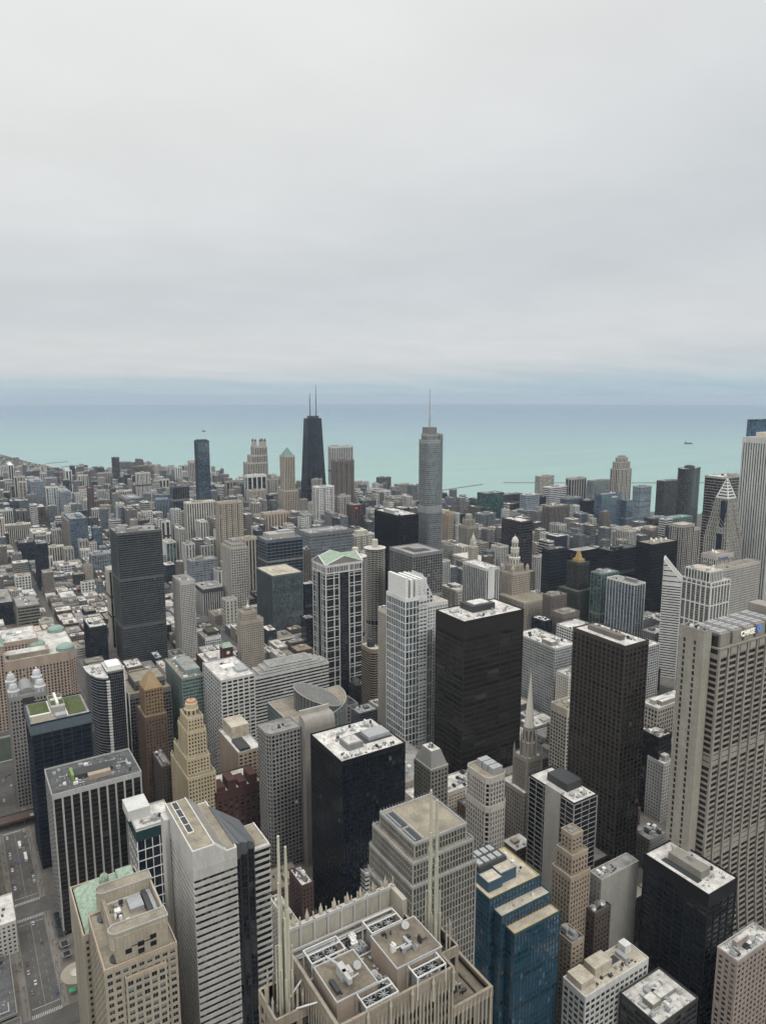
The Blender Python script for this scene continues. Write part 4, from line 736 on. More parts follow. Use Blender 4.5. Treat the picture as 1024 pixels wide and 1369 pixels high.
def whitestep():
    t = thing('office_tower', 'white stepped tower of squares and ribs, left of the rust black tower', 'tower', (396, 580, 0), G1)
    T = [(rect(0, 13, 14, 50), 0, 214), (rect(2, 11, 26, 44), 0, 204), (rect(26, 14, 58, 36), 0, 196), (rect(5, 15, 24, 40), 204, 224)]
    shell(t, [(rect(0, 12, 27, 48), 0, 206, (7.8, 4.8, .7, .8, 3)), (rect(27, 20, 60, 42), 0, 193, (3.9, 3.4, 1.5, 1.5, 3)), (rect(27, 14, 36, 20), 0, 168, (15, 3, .4, .5, .8))], 'W', 'gl', 'rc', (3.9, 4.8, .9, .7, 3), .6)
    m = MB()
    for k in range(49): m.bar((0, 12), (1, 0), (0, -1), 16, 27, .3, .95, 4 + k * 4.1, 5.9 + k * 4.1)
    m.build('balcony_band', wall_mat('W'), t)
    m = MB(); m.prism(rect(27.4, 20.2, 44, 41), 193.2, [228, 196, 196, 228]); q = m.build('sloped_top', wall_mat('W'), t); m = MB()
    for k in range(7):
        for i in range(3):
            if i * 4.6 + 30 < 43 - k * 2.1: m.box(28.6 + i * 4.4, 20.0, 196 + k * 4.2, 31 + i * 4.4, 20.3, 198.4 + k * 4.2)
    m.build('square_window', glass_plain(), q)
    for i in range(4): part(t, 'crown_pier', M_WHITE, (.2 + i * 6.2, 12.2, 206, 3.4 + i * 6.2, 46, 226 + (3 if i == 0 else 0)))
    m = MB()
    for k in range(11): m.box(14, 11.6, 207 + k * 1.75, 26.6, 12.1, 208 + k * 1.75); m.box(26, 12.2, 207 + k * 1.75, 26.6, 46, 208 + k * 1.75)
    m.build('slat_screen', wall_mat('W'), t)
def jeweler():
    t = thing('office_tower', 'ornate tan stone tower crowned by a tall pale domed lantern', 'tower', (760, 800, 0), G2); st = (3.6, 3.1, 1.5, 1.4, 3)
    shell(t, [(rect(0, 0, 56, 60), 0, 92), (rect(14, 44, 52, 76), 92, 128), (rect(22, 52, 44, 70), 128, 140, (3, 3, 1.4, 1, 3))], 'P2', 'gd', 'rt', st, .6)
    for x, y in ((14, 44), (46, 44), (46, 70), (14, 70)): m = MB(); m.lathe(x + 3, y + 3, [(3, 128), (3, 134), (3.4, 135), (2.2, 138), (.1, 141)], 10); m.build('corner_turret', wall_mat('P2'), t)
    cx, cy = 33, 61; m = MB(); m.lathe(cx, cy, [(9, 140), (9, 150), (9.8, 151), (7, 152), (7, 166), (7.6, 167), (5.6, 168), (5.6, 176), (6, 177), (5.2, 181), (3.2, 184.5), (.5, 186.5), (.1, 190)], 16); q = m.build('lantern', wall_mat('C2'), t); m = MB()
    for z, r, n in ((141, 9, 12), (153, 7, 10), (169, 5.6, 8)):
        for i in range(n): a = 2 * pi * (i + .5) / n; m.bar((cx + r * cos(a), cy + r * sin(a)), (-sin(a), cos(a)), (cos(a), sin(a)), -.8, .8, -.3, .12, z, z + 7)
    m.build('lantern_window', M_DARK, q)
def temple():
    t = thing('church_tower', 'grey gothic church tower with a tall pale stone spire', 'tower', (413, 427, 0), G1); wm = wall_mat((.27, .245, .21))
    shell(t, [(rect(0, 0, 30, 30), 0, 66), (rect(4.5, 2, 21.5, 19), 66, 96, (4, 2.2, 1.1, .6, 3))], (.27, .245, .21), 'gd', 'rw', (3.9, 3, 1.4, 1.2, 3), .6); cx, cy = 13, 10; m = MB(); m.lathe(cx, cy, [(7, 96), (6.8, 108), (7.2, 109), (5.6, 110), (5.2, 122), (5.5, 123)], 8); m.build('belfry', wm, t)
    m = MB(); m.lathe(cx, cy, [(4.5, 123), (2.1, 150), (.2, 174)], 8); m.build('spire', wall_mat((.56, .53, .46)), t); m = MB(); m.rod((cx, cy, 173.5), (cx, cy, 178), .25, .2); m.rod((cx - 1, cy, 176.4), (cx + 1, cy, 176.4), .2, .2); m.build('cross', M_STEEL, t)
    m = MB()
    for i in range(8): a = 2 * pi * i / 8 + pi / 8; m.bar((cx + 5.1 * cos(a), cy + 5.1 * sin(a)), (-sin(a), cos(a)), (cos(a), sin(a)), -.7, .7, 0, .35, 111, 120)
    m.build('lancet', M_DARK, t)
    for i in range(8):
        a = 2 * pi * i / 8 + pi / 8; x, y = cx + 7.2 * cos(a), cy + 7.2 * sin(a); m = MB(); m.rod((x, y, 84), (x, y, 112), 1.1, .9, 6); m.rod((x, y, 112), (x, y, 120), 1, .05, 6); m.build('pinnacle', wm, t)
    for x, y in ((4.5, 2), (21.5, 2), (4.5, 19), (21.5, 19)): m = MB(); m.rod((x, y, 60), (x, y, 98), 1.5, 1.2, 6); m.rod((x, y, 98), (x, y, 107), 1.3, .05, 6); m.build('buttress', wm, t)
def lanterns():
    t = thing('office_tower', 'grey stone tower with four domed corner lanterns and a barrel vault roof', 'tower', (37, 760, 0), G1); H = 118; W, D = 33, 39; wm = wall_mat('G2')
    shell(t, [(rect(0, 0, W, D), 0, H)], (.27, .255, .24), 'gd', 'rg', (3.9, 3, 1.3, 1.3, 4), .5)
    m = MB(); n = 12; 
    P = [(W / 2 - 6.5 * cos(pi * i / n), H + .2 + 6 * sin(pi * i / n)) for i in range(n + 1)]
    for i in range(n): m.quad((P[i][0], 5, P[i][1]), (P[i][0], D - 5, P[i][1]), (P[i + 1][0], D - 5, P[i + 1][1]), (P[i + 1][0], 5, P[i + 1][1]))
    m.poly([(x, 5, z) for x, z in P]); m.build('vault_roof', plain('ribbed_zinc', (.22, .22, .21), .5), t)
    part(t, 'arch_window', M_DARK, (W / 2 - 5.5, -.65, H - 24, W / 2 + 5.5, -.3, H - 2))
    for x in (0, W):
        for y in (0, D):
            cx, cy = (4.4 if x == 0 else W - 4.4), (4.4 if y == 0 else D - 4.4); m = MB(); m.lathe(cx, cy, [(5, H), (5, H + 5.5), (5.6, H + 6), (4.2, H + 7), (4, H + 10), (3, H + 12.6), (1.2, H + 13.6), (1.2, H + 15), (.1, H + 16)], 12); q = m.build('corner_lantern', wall_mat((.5, .5, .5)), t); m = MB()
            for i in range(8): a = 2 * pi * i / 8; m.bar((cx + 5 * cos(a), cy + 5 * sin(a)), (-sin(a), cos(a)), (cos(a), sin(a)), -1, 1, -.3, .1, H + 1, H + 4.6)
            m.build('lantern_window', M_UNIT, q)
def mart():
    t = thing('merchandise_mart', 'vast tan stone riverside mart with green capped corner pavilions and white roofs', 'building', (-90, 960, 0), G2); wm = (.4, .315, .25); W, D, H = 217, 108, 88; c = 9
    P = [(c, 0), (W - c, 0), (W, c), (W, D - c), (W - c, D), (c, D), (0, D - c), (0, c)]
    shell(t, [(P, 0, H), (rect(40, 40, W - 40, D - 8), H, H + 12), (rect(88, -2, 134, 40), 0, H + 22)], wm, 'gd', 'rw', (3.9, 3.9, 1.9, 1.0, 12), .7)
    part(t, 'roof_terrace', roof_mat('rt'), (140, 5, H + .1, W - 30, 26, H + 6)); part(t, 'roof_terrace', roof_mat('rw'), (138, 7, H + 6, W - 34, 24, H + 6.4))
    for x, y in ((W - 11, 11), (W - 11, D - 11), (W - 42, 44)): m = MB(); m.lathe(x, y, [(11, H), (11, H + 4), (11.4, H + 4.4), (8.5, H + 7), (.4, H + 8)], 8); m.build('pavilion_roof', M_COPPER2, t)
    m = MB(); m.prism(rect(86, -4, 136, 42), H + 22, H + 31, 0, True, rect(94, 8, 128, 30)); m.build('hipped_roof', M_COPPER2, t); roof_units(t, 45, 45, W - 45, D - 12, H + 12, 24, rnd_of('mart'), 1.8)
def prow():
    t = thing('apartment_tower', 'slim glass apartment tower with a curved bladed west front and a white ladder edge', 'tower', (108, 742, 0), G1)
    A = [(3, 46), (3.4, 32), (5.5, 20), (9.5, 9), (15, 3), (19, 1.5), (19, 44)]; B = rect(19.6, 6, 36, 34)
    shell(t, [(A, 0, 126, (3.2, 0, 0, .75, 1.5)), (B, 0, 131, (3.2, 2, .12, .25, 2))], (.19, .2, .205), 'gn', 'rw', (3.2, 0, 0, .75, 1.5), .4, pmat=M_WHITE)
    m = MB(); [m.box(17.4, -.8, 3 + k * 3.2, 20.6, 2.4, 4.4 + k * 3.2) for k in range(38)]; m.build('balcony_ladder', M_WHITE, t); part(t, 'edge_fin', M_WHITE, (35.6, 4.6, 0, 36.6, 7, 134)); part(t, 'penthouse', M_WHITE, (21, 9, 131, 34, 30, 135)); roof_units(t, 6, 14, 17, 38, 126, 7, rnd_of('prow'), .7)
def goldpyr():
    t = thing('office_tower', 'reddish brown setback tower under a gold tiled pyramid cap', 'tower', (150, 688, 0), G1); gb = (.34, .22, .1)
    shell(t, [(rect(0, 0, 21, 34), 0, 98)], (.13, .085, .06), 'gd', 'rt', (3.5, 2.9, 1.5, 1.5, 4), .5); g, f = MB(), MB(); facade(g, f, rect(2, 4, 19, 26), 98, 126, (3.5, 2.8, 1.3, 1.4, 2), .5); q = f.build('upper_shaft', wall_mat((.26, .175, .1)), t); g.build('upper_glass', glass_mat('gd'), q)
    m = MB(); m.prism(rect(1.6, 3.6, 19.4, 26.4), 126, 140, 0, True, rect(9, 13.4, 12, 16.6)); m.build('pyramid_cap', wall_mat((.31, .215, .115)), t); m = MB(); m.lathe(10.5, 15, [(1.6, 140), (1.6, 143), (.9, 145), (.1, 147)], 8); m.build('cap_lantern', wall_mat('LG'), t)
def brownframe():
    t = thing('office_block', 'dark grey office block with a white edged front, behind the gold capped tower', 'building', (150, 758, 0), G1)
    shell(t, [(rect(0, 0, 44, 44), 0, 96), (rect(8, 8, 40, 40), 96, 106)], (.15, .14, .13), 'gn', 'rt', (4, 3, .5, .9, 5), .5); part(t, 'white_edge', M_WHITE, (-.9, -.9, 0, .1, .1, 98), (-.9, .1, 90, -.6, 44, 98))
def wedding():
    t = thing('office_tower', 'cream setback tower like a wedding cake with an orange lantern top', 'tower', (160, 580, 0), G1); w = (.5, .42, .28); st = (3.7, 2.7, 1.25, 1.4, 2)
    T = [(rect(0, 0, 24, 54), 0, 82), (rect(1.5, 6, 21, 46), 82, 97), (rect(4, 10, 20, 38), 97, 120), (rect(5.5, 12, 18.5, 34), 120, 132)]; shell(t, T, w, 'gd', 'rt', st, .55)
    m = MB(); m.lathe(12, 23, [(6.6, 132), (6.4, 137), (5.8, 138), (5.6, 142), (4.8, 143)], 10); q = m.build('crown', wall_mat(w), t); m = MB(); m.lathe(12, 23, [(4.6, 143.05), (4.4, 144.6)], 10); m.build('lantern_top', M_ORANGE, q); m = MB()
    for i in range(10): a = 2 * pi * i / 10 + .3; m.bar((12 + 6.4 * cos(a), 23 + 6.4 * sin(a)), (-sin(a), cos(a)), (cos(a), sin(a)), -.8, .8, -.3, .2, 133, 136.4)
    m.build('crown_window', M_DARK, q); m = MB(); m.rod((12, 23, 144), (12, 23, 158), .2, .1); m.build('flagpole', M_DARK, t)
    m = MB()
    for P, z in ((T[0][0], 82), (T[1][0], 97), (T[2][0], 120)):
        for x, y in P:
            cx, cy = sum(p[0] for p in P) / 4, sum(p[1] for p in P) / 4; x += .6 if x < cx else -.6; y += .6 if y < cy else -.6; m.rod((x, y, z), (x, y, z + 4), .9, .6, 6)
    m.build('corner_urn', wall_mat(w), t)
def curvedslab():
    t = thing('office_tower', 'grey gridded office tower with a chamfered west edge', 'tower', (215, 530, 0), G1); P = [(3, 0), (30, 0), (30, 22), (0, 22), (0, 4)]
    shell(t, [(P, 0, 130)], (.3, .29, .275), 'gd', 'rg', (3.7, 3.3, .85, 1.15, 1.5), .5); roof_units(t, 4, 4, 28, 20, 130, 4, rnd_of('cs'), .6)
    t = thing('office_tower', 'smooth grey stone slab with a rounded top edge, beside the navy black box', 'tower', (246, 522, 0), G1); W, D, H = 29, 11, 139; n = 8; m = MB()
    prof = [(0, 0), (0, H - 9)] + [(5.5 - 5.5 * cos(pi / 2 * i / n), H - 9 + 9 * sin(pi / 2 * i / n)) for i in range(1, n + 1)] + [(D, H), (D, 0)]
    for i in range(len(prof) - 1): (y0, z0), (y1, z1) = prof[i], prof[i + 1]; m.quad((0, y0, z0), (W, y0, z0), (W, y1, z1), (0, y1, z1))
    m.poly([(0, y, z) for y, z in prof][::1]); m.poly([(W, y, z) for y, z in prof][::-1]); m.build('stone_slab', wall_mat((.31, .285, .255)), t); m = MB()
    for k in range(14): m.box(.4 + k * 2.02, -.12, 4, 2.2 + k * 2.02, .02, H - 9)
    q = m.build('stone_course', wall_mat((.285, .262, .235)), t); part(t, 'back_panel', wall_mat('LG2'), (0, D + .05, 0, W, D + 2, H + 4))
def atrium():
    t = thing('civic_center', 'low glass government centre with a curved front and a sliced striped drum on its roof', 'building', (276, 612, 0), G1); H = 88; R0 = 62
    P = [(0, 0), (24, 0)] + [(24 + R0 * sin(a), R0 + 2 - R0 * cos(a)) for a in [pi / 2 * i / 14 for i in range(1, 14)]] + [(86, 70), (0, 70)]
    P = [(0, 0), (20, 0)] + [(20 + 72 * sin(a), 64 - 64 * cos(a)) for a in [pi / 2 * i / 14 for i in range(1, 15)]] + [(92, 68), (0, 68)]
    Q = [(x if x < 30 else 20 + (x - 20) * .86, y if y > 20 else y + 0) for x, y in P]
    g = MB(); g.prism(P, 0, H, 0, False, [(x * .94, y * .97 + 1) for x, y in P]); g.build('sloped_glass', plain('steel_blue_glass', (.12, .16, .17), .2, .2), t); m = MB()
    for i in range(3, 16):
        (x0, y0), (x1, y1) = P[i], (P[i][0] * .94, P[i][1] * .97 + 1); m.rod((x0, y0, 0), (x1, y1, H), .35, k=4)
    for k in range(1, 18):
        z = k * H / 18; s = k / 18; pts = [(x * (1 - .06 * s), y * (1 - .03 * s) + s, z) for x, y in P]
        for i in range(len(pts)): m.rod(pts[i], pts[(i + 1) % len(pts)], .16, k=4)
    m.build('mullion_grid', wall_mat('G2'), t)
    Pt = [(x * .94, y * .97 + 1) for x, y in P]; r = MB(); r.poly([(x, y, H) for x, y in Pt]); r.build('roof_deck', roof_mat('rt'), t); pp = MB(); parapet(pp, Pt, H, .8, .6, .2); pp.build('parapet', M_CONC, t)
    gr = MB(); [gr.box(4 + i * 6, 3, H, 4.25 + i * 6, 64, H + .12) for i in range(12)]; [gr.box(2, 6 + i * 8, H, 60, 6.25 + i * 8, H + .1) for i in range(8)]; gr.build('roof_grid', wall_mat('G3'), t)
    cx, cy, r0 = 43, 33, 25; n = 40; d = MB(); zt = lambda x, y: 100 + (y - cy) * .12 - (x - cx) * .4
    ring = [(cx + r0 * cos(2 * pi * i / n), cy + r0 * sin(2 * pi * i / n)) for i in range(n)]; d.prism(ring, H, [zt(x, y) - .3 for x, y in ring]); q = d.build('sliced_drum', plain('drum_glass', (.07, .075, .075), .25), t)
    s = MB(); w = 1.6; x = -r0 + .2
    while x < r0 - .2:
        h = math.sqrt(max(0, r0 * r0 - (x + w / 2) ** 2)) - .1; a, b = cx + x, cx + x + w - .35; a, b = a - cx + cy, b - cx + cy; s.quad((cx - h, a, zt(cx - h, a) + .25), (cx + h, a, zt(cx + h, a) + .25), (cx + h, b, zt(cx + h, b) + .25), (cx - h, b, zt(cx - h, b) + .25)); x += w
    s.build('drum_strip_roof', wall_mat('G'), q); rm = MB()
    for i in range(n): (x0, y0), (x1, y1) = ring[i], ring[(i + 1) % n]; rm.rod((x0, y0, zt(x0, y0) + .2), (x1, y1, zt(x1, y1) + .2), .5, k=5); rm.rod((x0, y0, H), (x0, y0, zt(x0, y0)), .15, k=4)
    rm.build('drum_rim', wall_mat('LG2'), q)
def prudential():
    t = thing('office_tower', 'striped tower with chevron gables, a glazed pyramid top and a needle', 'tower', (1132, 710, 0), G2); h = 21; H = 178; g, f = MB(), MB(); wm = wall_mat('LG2')
    facade(g, f, rect(-h, -h, h, h), 0, H, (5, 4.4, 2.1, .9, 1), .6); n = 8
    for k in range(n):   # each tier a little narrower, every side ending in a gable
        a = h - (k + 1) * 1.2; z0, z1 = H + k * 8.2, H + (k + 1) * 8.2; facade(g, f, rect(-a, -a, a, a), z0, z1, (4.1, 4.4, 2.1, .9, 1.4), .5)
    g.build('curtain_wall', glass_mat('gd'), t); f.build('facade_frame', wm, t); m = MB()
    for k in range(n):
        a = h - k * 1.2; z = H + k * 8.2; w = a * (1 - k * .055)
        for q in range(4):
            def T(u, d, zz): return ((u, -d, zz), (d, u, zz), (-u, d, zz), (-d, -u, zz))[q]
            m.rod(T(-w, a + .3, z - 6), T(0, a + .3, z + w * .75), .5, k=4); m.rod(T(w, a + .3, z - 6), T(0, a + .3, z + w * .75), .5, k=4)
    m.build('chevron_gable', wm, t); part(t, 'dark_bay', plain('blue_black_glass', (.018, .025, .04), .12), (-h - 1.4, -12, 0, -h - .5, -2, H + 6), (-h + 3, -11, H + 6, -12, -3, H + 62))
    zb, ztp, ab = H + n * 8.2, 278, h - n * 1.2 - .6; m = MB(); c = 7
    for k in range(c):
        u0, u1 = k / c, (k + .5) / c; a0, a1 = ab * (1 - u0), ab * (1 - u1); m.prism(rect(-a0, -a0, a0, a0), zb + (ztp - zb) * u0, zb + (ztp - zb) * u1, 0, True, rect(-a1, -a1, a1, a1))
    q = m.build('banded_pyramid', wall_mat('W2'), t); m = MB(); m.prism(rect(-ab * .93, -ab * .93, ab * .93, ab * .93), zb, ztp - 2, 0, True, rect(-.2, -.2, .2, .2)); m.build('pyramid_glass', glass_plain(), q); m = MB()
    for x, y in ((-1, -1), (1, -1), (1, 1), (-1, 1)): m.rod((x * ab, y * ab, zb), (0, 0, ztp), 1.1, .5, 4)
    m.build('pyramid_rib', M_WHITE, q); m = MB(); m.rod((0, 0, ztp - 1), (0, 0, 292), .8, .1, 6); m.build('spire', M_STEEL, t)
def aon():
    t = thing('skyscraper', 'white granite skyscraper of unbroken vertical ribs at the right edge', 'tower', (1190, 664, 0), G2)
    shell(t, [(rect(0, 0, 58, 58), 0, 344)], 'W2', 'gd', 'rc', (4, 4.5, 2.3, .12, 9), 1.4, pmat=wall_mat('W2')); part(t, 'roof_house', wall_mat('C2'), (16, 12, 344, 50, 46, 353))
    part(t, 'service_shaft', wall_mat('W2'), (-9, -3, 0, -6.5, -.8, 262)) if False else None
def diamond():
    t = thing('office_tower', 'white banded tower sliced off in a slanting diamond top', 'tower', (883, 616, 0), G2); A, B, C, Dd = (0, 26), (17, 0), (42, 17), (25, 43); Z = (178, 142, 142, 178)
    g, f = MB(), MB(); fh = 3.9
    P = [A, B, C, Dd]; rf = MB(); rf.poly([p + (z,) for p, z in zip(P, Z)]); rf.build('slanted_roof', wall_mat('LG2'), t)
    for i in range(4):
        a, b = P[i], P[(i + 1) % 4]; za, zb = Z[i], Z[(i + 1) % 4]; L = math.dist(a, b); tt = ((b[0] - a[0]) / L, (b[1] - a[1]) / L); nr = (tt[1], -tt[0])
        g.quad(a + (0,), b + (0,), b + (zb,), a + (za,), [(0, 0), (L / 1.6, 0), (L / 1.6, zb / fh), (0, za / fh)])
        for k in range(46):
            z = k * fh
            if z > max(za, zb): break
            s0, s1 = 0, L
            if za > zb and z + 2 > zb: s1 = L * (za - z - 2) / (za - zb)
            if zb > za and z + 2 > za: s0 = L * (1 - (zb - z - 2) / (zb - za))
            if s1 - s0 > .5: f.bar(a, tt, nr, s0, s1, 0, .5, z, z + (2.1 if z < 140 or k % 2 else 3.6))
    g.build('curtain_wall', glass_mat('gd'), t); f.build('floor_band', wall_mat('W'), t); m = MB()
    for i in range(4): j = (i + 1) % 4; m.rod(P[i] + (Z[i],), P[j] + (Z[j],), .9, k=4)
    m.build('roof_edge', wall_mat('W'), t)
def heritage():
    t = thing('apartment_tower', 'green glass apartment tower wrapped in a white frame with a rounded upper terrace', 'tower', (828, 530, 0), G2)
    shell(t, [(rect(0, 0, 40, 42), 0, 176), (rect(3, 5, 30, 40), 176, 189, (12, 4, .8, .8, 1.5))], 'G2', 'gg', 'rc', (3.3, 2.4, .3, .8, 2), .4, pmat=wall_mat('W')); m = MB()
    for a, b, tt, nr, L in edges(rect(0, 0, 40, 42)):
        for i in range(7): s = L * i / 6; m.bar(a, tt, nr, max(-.9, s - .8), min(L, s + .8), 0, .9, 0, 176)
        for k in range(7): m.bar(a, tt, nr, .85, L - .85, 0, .78, 20 + k * 25, 21.6 + k * 25)
    [m.bar(a, tt, nr, max(-.9, L * i / 8 - .5), min(L, L * i / 8 + .5), 0, .7, 176.2, 189) for a, b, tt, nr, L in edges(rect(3, 5, 30, 40)) for i in range(9)]; m.build('white_frame', wall_mat('W'), t); roof_units(t, 5, 7, 28, 38, 189, 6, rnd_of('her'))
def lantern4():
    t = thing('skyscraper', 'tall beige tower crowned by four small lanterns, left of the green pyramid tower', 'tower', (948, 2385, 0), G3)
    shell(t, [(rect(-30, -3, 46.5, 36), 0, 182), (rect(-14, -1.5, 46.5, 36), 0, 208), (rect(0, 0, 46, 36), 0, 238)], 'L', 'gd', 'rt', (7, 6.6, 3, .2, 5), 1.2)
    for x in (5, 41, 23):
        for y in (5, 31) if x != 23 else (5,): m = MB(); m.lathe(x, y, [(5, 236), (5, 254), (5.6, 255), (3.4, 261), (.3, 266)], 8); q = m.build('roof_lantern', wall_mat('L'), t); m = MB(); m.lathe(x, y, [(5.7, 254.6), (3.5, 261), (.1, 267)], 8); m.build('lantern_cap', wall_mat('DG2'), q)
def greenpyr():
    t = thing('skyscraper', 'slender beige tower with a green pyramid roof, left of the black tapered tower', 'tower', (886, 1992, 0), G3); shell(t, [(rect(-4, -4, 42, 40), 0, 130), (rect(0, 0, 34, 32), 0, 236)], 'T3', 'gd', 'rt', (7, 5.6, 2.6, .5, 5), .9)
    m = MB(); m.prism(rect(2, 2, 32, 30), 237, 260, 0, True, rect(16, 15, 18, 17)); m.build('pyramid_roof', wall_mat((.16, .27, .24)), t)
def goldtip():
    t = thing('office_tower', 'dark green setback tower with a gilded tip', 'tower', (878, 800, 0), G2); shell(t, [(rect(0, 0, 44, 44), 0, 92), (rect(13, 10, 36, 36), 92, 138)], (.05, .052, .047), 'gd', 'rd', (3.7, 2.8, 1.1, .7, 4), .6)
    m = MB(); m.prism(rect(18, 15, 31, 30), 138, 143); m.build('gilded_base', M_GOLD, t); m = MB(); m.prism(rect(20, 18, 29, 27), 143, 157, 0, True, rect(23, 21, 26, 24)); m.build('gilded_tip', M_GOLD, t)
def gothic():
    t = thing('office_tower', 'grey gothic tower with a buttressed crown, beside the pale clock tower', 'tower', (1029, 1282, 0), G2); shell(t, [(rect(-4, -2, 46, 40), 0, 70), (rect(2, 0, 34, 32), 0, 112)], (.3, .28, .24), 'gd', 'rt', (3.7, 2.7, 1.2, .5, 5), .8)
    m = MB(); m.lathe(18, 16, [(11, 112), (11, 126), (11.6, 127), (9, 128), (8.5, 138), (5, 141)], 8); m.build('crown', wall_mat((.3, .28, .24)), t)
    for i in range(8): a = 2 * pi * i / 8 + pi / 8; m = MB(); x, y = 18 + 14.5 * cos(a), 16 + 14.5 * sin(a); m.rod((x, y, 108), (x, y, 126), 1.4, 1.1, 6); m.rod((x, y, 126), (x, y, 133), 1.2, .1, 6); m.rod((x, y, 122), (18 + 9 * cos(a), 16 + 9 * sin(a), 127), .9, k=4); m.build('buttress', wall_mat((.3, .28, .24)), t)
def greentop():
    r = tower('greenroof', *GREEN); W, D, H = GREEN[3], GREEN[4], GREEN[5]
    part(r, 'glass_attic', plain('blue_attic_glass', (.1, .13, .15), .15), (-.9, -.9, H - 9, W + .9, D + .9, H - .6)); part(r, 'lawn', M_GRASS, (2, D * .4, H, W * .36, D - 2, H + .3), (W * .64, D * .12, H, W - 2, D - 2, H + .3)); part(r, 'white_kerb', M_WHITE, (.8, D * .36, H, W * .38, D * .4, H + .6), (W * .36, D * .4, H, W * .38, D - 2, H + .6), (W * .62, D * .1, H, W * .64, D - 2, H + .6))
    h = part(r, 'penthouse', wall_mat('LG2'), (W * .38, D * .3, H, W * .62, D * .92, H + 6)); part(h, 'penthouse_lawn', M_GRASS, (W * .39, D * .4, H + 6, W * .47, D * .88, H + 6.3), (W * .53, D * .4, H + 6, W * .61, D * .88, H + 6.3)); part(h, 'vault', M_WHITE, (W * .48, D * .36, H + 6, W * .52, D * .9, H + 8.5), (W * .4, D * .6, H + 6.4, W * .6, D * .63, H + 8))
    part(r, 'terrace', roof_mat('rt'), (2, 2, H, W * .36, D * .34, H + .25)); part(r, 'cooling_unit', M_UNIT, (W * .42, 3, H, W * .6, D * .22, H + 2.4))
GLS['gb3'] = (.014, .05, .085)
# ------------------------------------------------------------------ ground, streets, river, lake
COAST = [(-6000, 15000), (-1700, 11500), (-600, 8600), (150, 6900), (363, 5880), (475, 5034), (531, 4764), (621, 4245), (713, 4097), (946, 3907), (1000, 3700), (1083, 3560), (1120, 3300), (1180, 2950), (1330, 2650), (1560, 2420), (1700, 2150), (1760, 1700), (2250, 1640), (2250, 1530), (2500, 1520), (2500, 1240), (2200, 1160), (2200, 300), (2050, -1500)]
SHORE_W = -14000
def ground_mat(name, c1, c2, sc, rough=.9):
    m, nt, b, N, Lk = new_mat(name); tc = N('ShaderNodeTexCoord'); n = N('ShaderNodeTexNoise'); n.inputs['Scale'].default_value = sc; n.inputs['Detail'].default_value = 9; n.inputs['Roughness'].default_value = .65; Lk(tc.outputs['Object'], n.inputs[0])
    rp = N('ShaderNodeValToRGB'); rp.color_ramp.elements[0].position = .35; rp.color_ramp.elements[1].position = .65; rp.color_ramp.elements[0].color = c1 + (1,); rp.color_ramp.elements[1].color = c2 + (1,); Lk(n.outputs[0], rp.inputs[0]); Lk(rp.outputs[0], b.inputs['Base Color']); b.inputs['Roughness'].default_value = rough
    return m
def lake_mat():
    m, nt, b, N, Lk = new_mat('lake_water'); tc = N('ShaderNodeTexCoord'); sp = N('ShaderNodeSeparateXYZ'); Lk(tc.outputs['Object'], sp.inputs[0])
    # silt laden shallows near the shore, clear deep water far out (a depth, not a light): distance along the north east
    ax = N('ShaderNodeVectorMath'); ax.operation = 'DOT_PRODUCT'; ax.inputs[1].default_value = (.62, .785, 0); Lk(tc.outputs['Object'], ax.inputs[0])
    mp = N('ShaderNodeMapping'); mp.inputs['Rotation'].default_value = (0, 0, radians(-35)); mp.inputs['Scale'].default_value = (.00012, .0006, 1); Lk(tc.outputs['Object'], mp.inputs[0])
    n = N('ShaderNodeTexNoise'); n.inputs['Scale'].default_value = 1; n.inputs['Detail'].default_value = 7; Lk(mp.outputs[0], n.inputs[0])
    sh = N('ShaderNodeMath'); sh.operation = 'MULTIPLY_ADD'; sh.inputs[1].default_value = 5200; Lk(n.outputs[0], sh.inputs[0]); Lk(ax.outputs['Value'], sh.inputs[2])
    mr = N('ShaderNodeMapRange'); mr.inputs[1].default_value = 3500; mr.inputs[2].default_value = 27000; Lk(sh.outputs[0], mr.inputs[0])
    rp = N('ShaderNodeValToRGB'); cr = rp.color_ramp; cr.elements[0].color = (.275, .4, .36, 1); cr.elements[1].position = 1; cr.elements[1].color = (.15, .23, .32, 1)
    for p, c in ((.13, (.265, .385, .36)), (.3, (.23, .335, .36)), (.55, (.19, .28, .345))): e = cr.elements.new(p); e.color = c + (1,)
    m2 = N('ShaderNodeMapping'); m2.inputs['Rotation'].default_value = (0, 0, radians(-28)); m2.inputs['Scale'].default_value = (.0009, .0045, 1); Lk(tc.outputs['Object'], m2.inputs[0])
    n2 = N('ShaderNodeTexNoise'); n2.inputs['Scale'].default_value = 1; n2.inputs['Detail'].default_value = 8; n2.inputs['Roughness'].default_value = .65; Lk(m2.outputs[0], n2.inputs[0])   # wind streaks
    r2 = N('ShaderNodeMapRange'); r2.inputs[1].default_value = .3; r2.inputs[2].default_value = .7; r2.inputs[3].default_value = .93; r2.inputs[4].default_value = 1.06; Lk(n2.outputs[0], r2.inputs[0])
    vs = N('ShaderNodeVectorMath'); vs.operation = 'SCALE'; Lk(rp.outputs[0], vs.inputs[0]); Lk(r2.outputs[0], vs.inputs['Scale'])
    Lk(mr.outputs[0], rp.inputs[0]); Lk(vs.outputs[0], b.inputs['Base Color']); b.inputs['Roughness'].default_value = .55; b.inputs['Specular IOR Level'].default_value = .12
    return m
def struct(name, mb, mat, loc=None): return tag(mb.build(name, mat, None, loc), None, None, None, 'structure')
